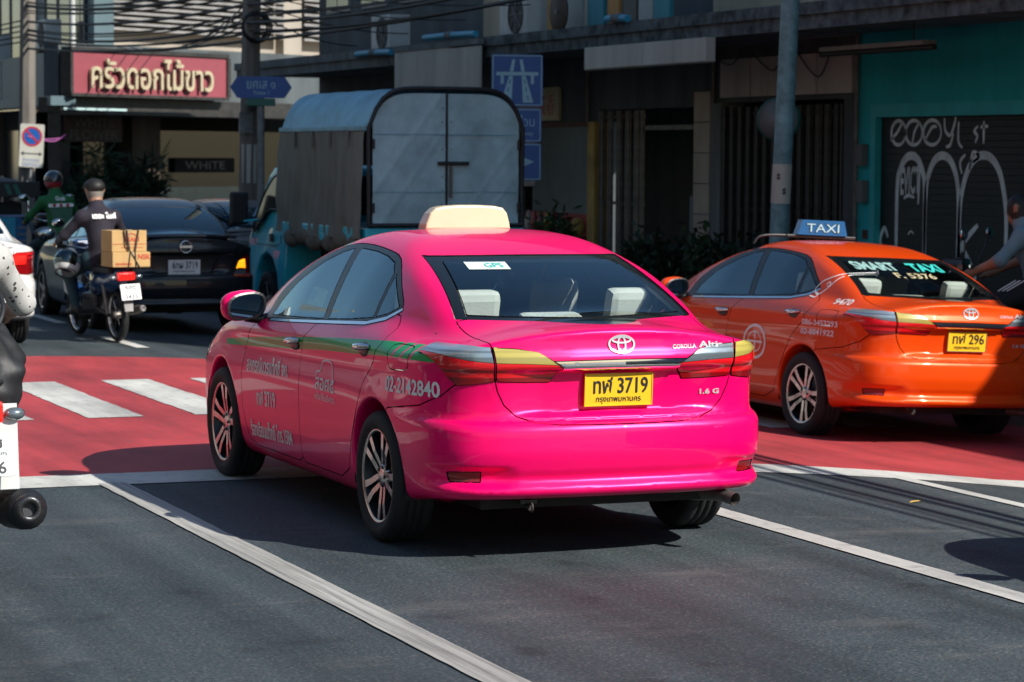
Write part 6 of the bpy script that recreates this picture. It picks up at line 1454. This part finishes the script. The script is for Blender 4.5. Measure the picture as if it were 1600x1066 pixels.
def board(parent, name, w, h, loc, m, back='sign_back', bev=.02, t=.012, rim=None):
    o = MB().prism([(-w/2+bev, -h/2), (w/2-bev, -h/2), (w/2, -h/2+bev), (w/2, h/2-bev), (w/2-bev, h/2), (-w/2+bev, h/2), (-w/2, h/2-bev), (-w/2, -h/2+bev)], -t/2, t/2, 'y').build(name, m, parent, loc)
    if rim:
        for (x0, x1, z0, z1) in ((-w/2+.01, w/2-.01, h/2-.02, h/2-.010), (-w/2+.01, w/2-.01, -h/2+.010, -h/2+.02), (-w/2+.01, -w/2+.02, -h/2+.02, h/2-.02), (w/2-.02, w/2-.01, -h/2+.02, h/2-.02)): MB().box((x0, -t/2-.003, z0), (x1, -t/2-.0005, z1)).build('rim', rim, o)
    return o
ex = empty('expressway_sign', (6.30, 15.80, -.02), R(-14), 'square blue expressway sign with white road symbol above the truck\'s corner', 'sign')
MB().tube([(0, .05, 0), (0, .05, 3.0)], .035, 12).build('post', 'post_grey', ex)
eb = board(ex, 'sign_board', .585, .585, (0, 0, 2.71), 'sign_blue', rim='sign_pale')
sp = lambda P: mesh('road_symbol', [(x, -.0085, z) for x, z in P], [tuple(range(len(P)))], 'sign_pale', eb)
sp([(-.24, .055), (.24, .055), (.24, .095), (-.24, .095)]); sp([(-.19, -.04), (-.155, -.04), (-.155, .055), (-.19, .055)]); sp([(.155, -.04), (.19, -.04), (.19, .055), (.155, .055)])
for s in (-1, 1): sp([(s*.185, -.25), (s*.065, -.25), (s*.050, .05), (s*.095, .05)][::s]); sp([(s*.085, .10), (s*.045, .10), (s*.025, .235), (s*.060, .235)][::s]); 
for s in (-1, 1):
    for k in range(3): mesh('road_symbol', [(s*(.125-.018*k)-.006, -.0095, -.22+.09*k), (s*(.125-.018*k)+.006, -.0095, -.22+.09*k), (s*(.116-.018*k)+.006, -.0095, -.17+.09*k), (s*(.116-.018*k)-.006, -.0095, -.17+.09*k)], [(0, 1, 2, 3)], 'sign_blue', eb)
e2 = board(ex, 'lower_board', .56, .38, (0, 0, 2.205), 'sign_blue', rim='sign_pale'); lettering('board_text', 'ทางด่วน', .40, .13, (0, -.006, .05), (1, 0, 0), (0, 0, 1), 'sign_pale', e2, .002); lettering('board_text', 'Expressway', .38, .06, (0, -.006, -.10), (1, 0, 0), (0, 0, 1), 'sign_pale', e2, .002)
e3 = board(ex, 'lower_board', .56, .42, (0, 0, 1.79), 'sign_blue', rim='sign_pale'); mesh('arrow', [(.06, -.0085, .06), (.06, -.0085, -.06), (.20, -.0085, 0)], [(0, 1, 2)], 'sign_pale', e3); mesh('arrow', [(-.2, -.0085, .02), (-.2, -.0085, -.02), (.06, -.0085, -.02), (.06, -.0085, .02)], [(0, 1, 2, 3)], 'sign_pale', e3)
up = empty('utility_pole', (5.62, 24.30, -.02), 0, 'grey concrete utility pole right of the pink restaurant sign', 'utility pole'); up.rotation_euler = (R(1.2), R(.6), 0)
MB().tube([(0, 0, 0), (0, 0, 9)], [.155, .11], 8, sm=False).build('shaft', 'pole_concrete', up); MB().box((-.9, -.05, 6.4), (.9, .05, 6.55)).build('cross_arm', 'post_grey', up); MB().box((-.2, -.18, 2.15), (.0, -.12, 2.45), 0, .01).build('meter_box', 'post_grey', up)
MB().lathe([(.14, 1.45), (.14, 2.0)], 10, 'z', c=(0, -.005, 0)).build('paper_notice', 'sign_white', up); MB().tube([(-.02, -.17, 2.55), (-.10, -.3, 2.62)], [.09, .06], 10).build('loudspeaker', 'post_grey', up)
sn = empty('street_name_sign', (5.62, 23.62, -.02), R(-16), 'blue hexagonal Thai street name sign on a slim grey post', 'sign')
MB().tube([(0, .03, 0), (0, .03, 2.9)], .05, 12).build('post', 'post_grey', sn)
nb = MB().prism([(-.43, .0), (-.33, -.15), (.33, -.15), (.43, 0), (.33, .15), (-.33, .15)], -.03, .005, 'y').build('name_board', 'sign_blue', sn, (0, 0, 2.79)); lettering('street_name', 'ยศเส ๑', .40, .11, (0, -.03, .035), (1, 0, 0), (0, 0, 1), 'sign_pale', nb, .003); lettering('street_name', 'Yotse 1', .22, .055, (0, -.03, -.075), (1, 0, 0), (0, 0, 1), 'sign_pale', nb, .003)
MB().box((-.20, -.03, 2.53), (.20, .02, 2.635), 0, .01).build('lower_plate', 'round_green', sn)
u2 = empty('utility_pole', (5.03, 36.9, -.02), 0, 'weathered concrete utility pole carrying the no parking sign', 'utility pole'); MB().tube([(0, 0, 0), (.12, 0, 9)], [.17, .12], 8, sm=False).build('shaft', 'pole_concrete', u2); MB().box((-.9, -.05, 5.2), (.9, .05, 5.35)).build('cross_arm', 'post_grey', u2)
ns = empty('no_parking_sign', (4.98, 36.62, 0), R(-12), 'white no parking sign with blue disc and red slash', 'sign'); ns.rotation_euler = (0, R(3), R(-12))
pb = board(ns, 'sign_board', .44, .80, (0, 0, 1.97), 'sign_white'); MB().lathe([(0, -.009), (.155, -.009)], 32, 'y', c=(0, 0, .17)).build('blue_disc', 'sign_blue', pb); MB().lathe([(.150, -.012), (.185, -.012)], 32, 'y', c=(0, 0, .17)).build('red_ring', 'red_ring', pb)
mesh('red_slash', [(-.125, -.0135, .27), (-.10, -.0135, .295), (.125, -.0135, .07), (.10, -.0135, .045)], [(0, 1, 2, 3)], 'red_ring', pb); mesh('arrow', [(-.20, -.008, -.15), (-.14, -.008, -.19), (-.14, -.008, -.16), (.14, -.008, -.16), (.14, -.008, -.19), (.20, -.008, -.15), (.14, -.008, -.11), (.14, -.008, -.14), (-.14, -.008, -.14), (-.14, -.008, -.11)], [tuple(range(10))], 'ink', pb)
lettering('sign_text', 'ห้ามจอดรถ', .30, .075, (0, -.006, -.26), (1, 0, 0), (0, 0, 1), 'sign_blue', pb, .002); lettering('sign_text', 'ตลอดแนว', .32, .065, (0, -.006, -.35), (1, 0, 0), (0, 0, 1), 'sign_blue', pb, .002); MB().tube([(0, .05, -.02), (0, .05, 2.3)], .03, 8).build('post', 'post_grey', ns)
rb = empty('pink_ribbon', (5.0, 36.60, 2.14), 0, 'pink ribbon fluttering from the no parking sign', 'ribbon'); MB().tube(smoothline([(0, 0, 0), (.25, -.02, -.06), (.50, -.02, -.09), (.72, -.02, .04)], 5), .012, 6).build('ribbon_end', 'ribbon_pink', rb); MB().tube(smoothline([(0, 0, 0), (.28, .02, -.05), (.55, .02, -.04), (.70, .02, -.02)], 5), .010, 6).build('ribbon_end', 'ribbon_pink', rb)
rd_ = empty('round_sign', (7.55, 11.85, -.02), R(-40), 'round dark sign with green rim behind the lamp post', 'sign'); MB().tube([(0, .03, 0), (0, .03, 2.2)], .03, 10).build('post', 'post_grey', rd_); MB().lathe([(0, -.05), (.205, -.05), (.205, -.048)], 36, 'y', c=(0, 0, 2.24)).build('sign_face', 'sign_back', rd_); MB().lathe([(.206, -.056), (.218, -.05), (.218, .05), (.206, .056), (0, .056)], 36, 'y', c=(0, 0, 2.24)).build('rim_band', 'round_green', rd_)
# ---------------------------------------------------------------- overhead cables
def cable(P, r, sag, n=18, lab='black overhead cable strung along the street above the pavement', grp='overhead cables'):
    pts = []
    for a, c in zip(P, P[1:]):
        a, c = np.array(a, float), np.array(c, float); L_ = np.linalg.norm(c-a)
        for t in np.linspace(0, 1, n, endpoint=(c is P[-1])):
            q = a+(c-a)*t; q[2] -= sag*4*t*(1-t); pts.append(tuple(q))
    pts.append(tuple(P[-1]))
    o = MB().tube(pts, r, 6).build('overhead_cable', 'cable_black'); return tag(o, lab, 'cable', grp)
for k in range(13):
    z = 3.42+.085*k+.03*math.sin(k*2.1); x = 5.62+.05*math.sin(k*1.7)
    cable([(5.05, 36.9, z+.35+.05*math.sin(k)), (x, 24.2, z+.02), (x+.12*math.sin(k*3.), 9.0, z+.16+.07*math.cos(k*1.9)), (x, -14., z+.5)], .012+.012*(k % 3 == 0)+.006*(k % 4 == 1), .10+.10*abs(math.sin(k*2.7)))
for k in range(5): cable([(5.05, 36.9, 3.9+.1*k), (-3+k, 52, 4.4+.2*k)], .014, .5, 18, 'black cable leading left from the no parking pole', 'cables leading left')
for k in range(4): cable([(5.62, 24.2, 3.9+.12*k), (8.0+.05*k, 26.5-2.2*k, 3.5+.1*k)], .009, .12, 18, 'thin black service cable from the utility pole to the canopy', 'service cables to the canopy')
for k in range(4): cable([(5.62, 24.2, 3.7+.1*k), (7.2+.3*k, 38.6+.2*k, 3.9)], .010, .22, 18, 'black service cable from the utility pole towards the pink sign', 'service cables to the restaurant')
cl_ = empty('cable_coil', (5.60, 24.0, 3.62), 0, 'coil of black cable hanging on the concrete utility pole', 'cable coil')
for k in range(3): MB().lathe([(.16+.02*k, 0), (.175+.02*k, .012), (.19+.02*k, 0), (.175+.02*k, -.012)], 24, 'y', c=(.02*k, -.16+.02*k, 0), closed=True).build('cable_loop', 'cable_black', cl_)
# ---------------------------------------------------------------- plants
def leaf_mat(name, col):
    m = mat(name, col, .6, var=.5, scale=5, spec=.3); return m
leaf_mat('leaf_dark', (.018, .045, .022)); leaf_mat('leaf_mid', (.03, .07, .025)); mat('pot_clay', (.12, .06, .04), .8, var=.3); mat('stem_wood', (.05, .04, .03), .8, var=.3)
def shrub(name, loc, w, h, n, label, group, leaf=.11, seed=1, m='leaf_dark', long=2.2):
    rg = random.Random(seed); o = empty(name, loc, 0, label, 'plant', group)
    MB().lathe([(.0, 0), (w*.22, 0), (w*.30, h*.22), (w*.27, h*.22), (0, h*.20)], 16, 'z').build('pot', 'pot_clay', o)
    tips = []
    st_ = MB()
    for k in range(7):
        a = rg.uniform(0, 6.28); q = (math.cos(a)*w*.35*rg.random(), math.sin(a)*w*.35*rg.random(), h*rg.uniform(.6, .98)); st_.tube([(0, 0, h*.2), (q[0]*.4, q[1]*.4, q[2]*.55), q], [.014, .010, .005], 5); tips.append(q)
    st_.build('stem', 'stem_wood', o)
    V = []; F = []
    for i in range(n):
        t = rg.choice(tips); u = rg.uniform(.35, 1.05); c = Vector((t[0]*u+rg.gauss(0, w*.16), t[1]*u+rg.gauss(0, w*.16), h*.2+(t[2]-h*.2)*u+rg.gauss(0, h*.07)))
        d = Vector((rg.gauss(0, 1), rg.gauss(0, 1), rg.gauss(.3, .6))).normalized(); s = d.cross(Vector((rg.gauss(0, 1), rg.gauss(0, 1), rg.gauss(0, 1)))).normalized(); L_ = leaf*rg.uniform(.6, 1.3); k = len(V)
        V += [c, c+d*L_*.5+s*L_/long*.5, c+d*L_, c+d*L_*.5-s*L_/long*.5]; F += [(k, k+1, k+2, k+3)]
    mesh('foliage', V, F, m, o); return o
for k, (x, y, w_, h_) in enumerate(((8.75, 15.3, .7, .95), (8.8, 16.1, .8, 1.08), (8.7, 17.0, .7, .95), (8.85, 17.9, .55, .85))):
    shrub('potted_shrub', (x, y, -.02), w_, h_, 420, 'dark leafy potted shrub before the folding gates, '+['nearest the lamp post', 'tallest of the row', 'third from the lamp post', 'in front of the tiled pillar'][k], 'potted shrubs at the shop fronts', .13, k, ['leaf_dark', 'leaf_mid'][k % 2])
shrub('potted_shrub', (8.7, 20.3, -.02), .7, 1.25, 480, 'tall thin leaved plant beside the yellow pillar', 'potted shrubs at the shop fronts', .17, 21, 'leaf_mid', 4)
for k, (s_, d_, w_, h_) in enumerate(((.25, .5, 1.2, 1.9), (1.15, .45, 1.1, 1.6), (-.5, .9, 1.0, 1.5), (1.75, .5, .8, 1.9))):
    q = Vector((RX, RY, -.02))+DV*s_+NV*d_; shrub('palm_shrub', q, w_, h_, 420, 'dark spiky palm at the restaurant front, '+['under the name board', 'left of the brown pillar', 'at the outer corner', 'against the brown pillar'][k], 'palms at the restaurant', .42, 40+k, 'leaf_dark', 9)
# ---------------------------------------------------------------- shop goods
sf = empty('drinks_counter', (9.25, 22.5, -.02), 0, 'red drinks counter in the open shop behind the taxi roof', 'counter'); MB().box((0, -1.15, 0), (.5, 1.15, .58), 0, .01).build('cabinet', 'goods_red', sf); MB().box((-.03, -1.18, .585), (.52, 1.18, .62)).build('counter_top', 'louvre_grey', sf); MB().box((.40, -1.15, .62), (.45, 1.15, 1.05)).build('back_board', 'goods_red', sf)
for k in range(9):
    c = [(.30, .02, .02), (.42, .41, .36), (.30, .02, .02), (.40, .26, .02), (.10, .02, .02)][k % 5]; mat('bottle_%d' % (k % 5), c, .3, var=.15)
    o = MB().lathe([(0, 0), (.05, 0), (.055, .02), (.055, .17), (.022, .24), (.022, .29), (0, .29)], 12, 'z').build('drink_bottle', 'bottle_%d' % (k % 5), None, (9.40, 21.55+k*.23, .77)); tag(o, 'bottle standing on the red drinks counter of the open shop', 'bottle', 'bottles on the drinks counter')
o = empty('goods_crate', (9.2, 21.0, -.02), 0, 'dark red crate with a yellow bag beside the drinks counter', 'crate'); MB().box((0, 0, 0), (.4, .36, .75), 0, .01).build('crate_body', 'rust_red', o); MB().ell((.2, .18, .88), (.10, .09, .14), 12, 8).build('yellow_bag', 'yellow_pillar', o)
# ---------------------------------------------------------------- three wheeler at the far left
tk = empty('tuk_tuk', (1.95, 24.6, 0), R(2), 'three wheeled taxi with dark canopy and blue rear panel at the far left', 'tuk-tuk')
MB().box((-.62, -.05, .45), (.62, .02, .98), 0, .03).build('rear_panel', 'sign_blue_plastic', tk); MB().box((-.62, .0, .40), (.62, 1.5, .55), 0, .03).build('floor_pan', 'bike_black', tk)
mesh('picture_panel', [(.02, -.055, .50), (.40, -.055, .50), (.40, -.055, .94), (.02, -.055, .94)], [(0, 1, 2, 3)], 'pvc_blue', tk); MB().ell((.20, -.06, .78), (.055, .01, .07), 14, 8).build('painted_face', 'carton', tk); MB().ell((.20, -.056, .835), (.065, .01, .045), 14, 8).build('painted_hair', 'hair_black', tk); mesh('painted_hill', [(.10, -.058, .50), (.40, -.058, .50), (.40, -.058, .66), (.26, -.058, .58)], [(0, 1, 2, 3)], 'card_yellow', tk)
for k in range(3): MB().box((.43, -.062, .60+.09*k), (.58, -.05, .63+.09*k)).build('vent_slat', 'post_grey', tk)
for s in (-1, 1):
    MB().ell((s*.53, -.06, .53), (.035, .02, .035), 12, 8).build('tail_lamp', 'lens_red', tk); MB().tube([(s*.60, .0, .95), (s*.60, .05, 1.45)], .02, 8).build('canopy_post', 'chrome', tk); MB().tube([(s*.60, 1.5, .5), (s*.58, 1.5, 1.5)], .02, 8).build('canopy_post', 'chrome', tk)
    bike_wheel(tk, .35, .26); tk.children[-1].location.x = s*.55
bike_wheel(tk, 2.1, .26)
V = []; xs = np.linspace(-.72, .72, 13)
for (y, dz) in ((-.25, 0), (-.1, .05), (.8, .08), (1.7, .06), (1.9, -.02)): V += [(x, y, 1.44+dz-.16*(abs(x)/.72)**3) for x in xs]
n = 13; mesh('canopy', V, [(i*n+j, i*n+j+1, (i+1)*n+j+1, (i+1)*n+j) for i in range(4) for j in range(12)], 'frame_black', tk, True); MB().box((-.70, -.27, 1.22), (.70, -.245, 1.44), 0, .02).build('canopy_valance', 'frame_black', tk)
for k in range(2): mesh('green_mark', [(.25+.12*k, -.272, 1.26), (.31+.12*k, -.272, 1.26), (.26+.12*k, -.272, 1.40), (.20+.12*k, -.272, 1.40)], [(0, 1, 2, 3)], 'round_green', tk)
MB().box((-.55, .25, .55), (.55, .75, .75), 0, .05).build('bench', 'seat_dark', tk); MB().box((-.55, .15, .75), (.55, .27, 1.15), 0, .04).build('bench_back', 'seat_dark', tk); MB().box((-.35, 1.5, .4), (.35, 2.0, 1.0), 0, .08).build('nose', 'sign_blue_plastic', tk)

# ---------------------------------------------------------------- unseen trees added across the road to break up the cars' reflections
mat('bark', (.10, .075, .055), .9, var=.4, scale=8, bump=.5)
def tree(loc, h, w, n, label, seed):
    rg = random.Random(seed); o = empty('reflection_tree', loc, 0, label, 'tree', 'unseen trees added for reflections')
    b = MB(); b.tube([(0, 0, 0), (.05, .03, h*.3), (0, .1, h*.55)], [.16, .12, .08], 10); ends = []
    for k in range(7):
        a = 6.28*k/7+rg.random(); q = (math.cos(a)*w*.34, math.sin(a)*w*.34, h*rg.uniform(.62, .9)); b.tube([(0, .05, h*.45), (q[0]*.5, q[1]*.5, h*.6), q], [.06, .04, .015], 6); ends.append(q)
    b.build('trunk', 'bark', o); V = []; F = []
    for i in range(n):
        e = rg.choice(ends); c = Vector((e[0]+rg.gauss(0, w*.13), e[1]+rg.gauss(0, w*.13), e[2]+rg.gauss(0, h*.08))); d = Vector((rg.gauss(0, 1), rg.gauss(0, 1), rg.gauss(0, .7))).normalized(); s = d.orthogonal().normalized(); L_ = rg.uniform(.12, .3); k = len(V)
        V += [c, c+d*L_*.5+s*L_*.3, c+d*L_, c+d*L_*.5-s*L_*.3]; F.append((k, k+1, k+2, k+3))
    mesh('crown', V, F, 'leaf_mid', o)
for k, (y, h_) in enumerate(((4, 6.5), (13, 7.5), (21, 6.), (30, 7.), (41, 8.), (55, 7.))): tree((-10.6-.3*(k % 2), y, .15), h_, 4.6, 1500, ['nearest', 'second', 'third and smallest', 'fourth', 'fifth and tallest', 'farthest'][k]+' unseen tree added across the road to break up reflections', 70+k)

# ---------------------------------------------------------------- litter on the road
mat('dry_leaf', (.45, .28, .07), .8, var=.2)
for k, (x, y, lb) in enumerate(((2.62, .85, 'dry yellow leaf on the road right of the pink taxi'),)):
    z = gz(x)+.004; a = k*1.3; c, s = math.cos(a), math.sin(a)
    P = [(-.045, 0, 0), (-.02, .018, .008), (.02, .016, .010), (.05, 0, .002), (.02, -.016, .010), (-.02, -.018, .006), (0, 0, .002)]
    tag(mesh('fallen_leaf', [(x+c*p-s*q, y+s*p+c*q, z+r) for p, q, r in P], [(0, 6, 1), (1, 6, 2), (2, 6, 3), (3, 6, 4), (4, 6, 5), (5, 6, 0)], 'dry_leaf'), lb, 'leaf', 'leaves on the road')
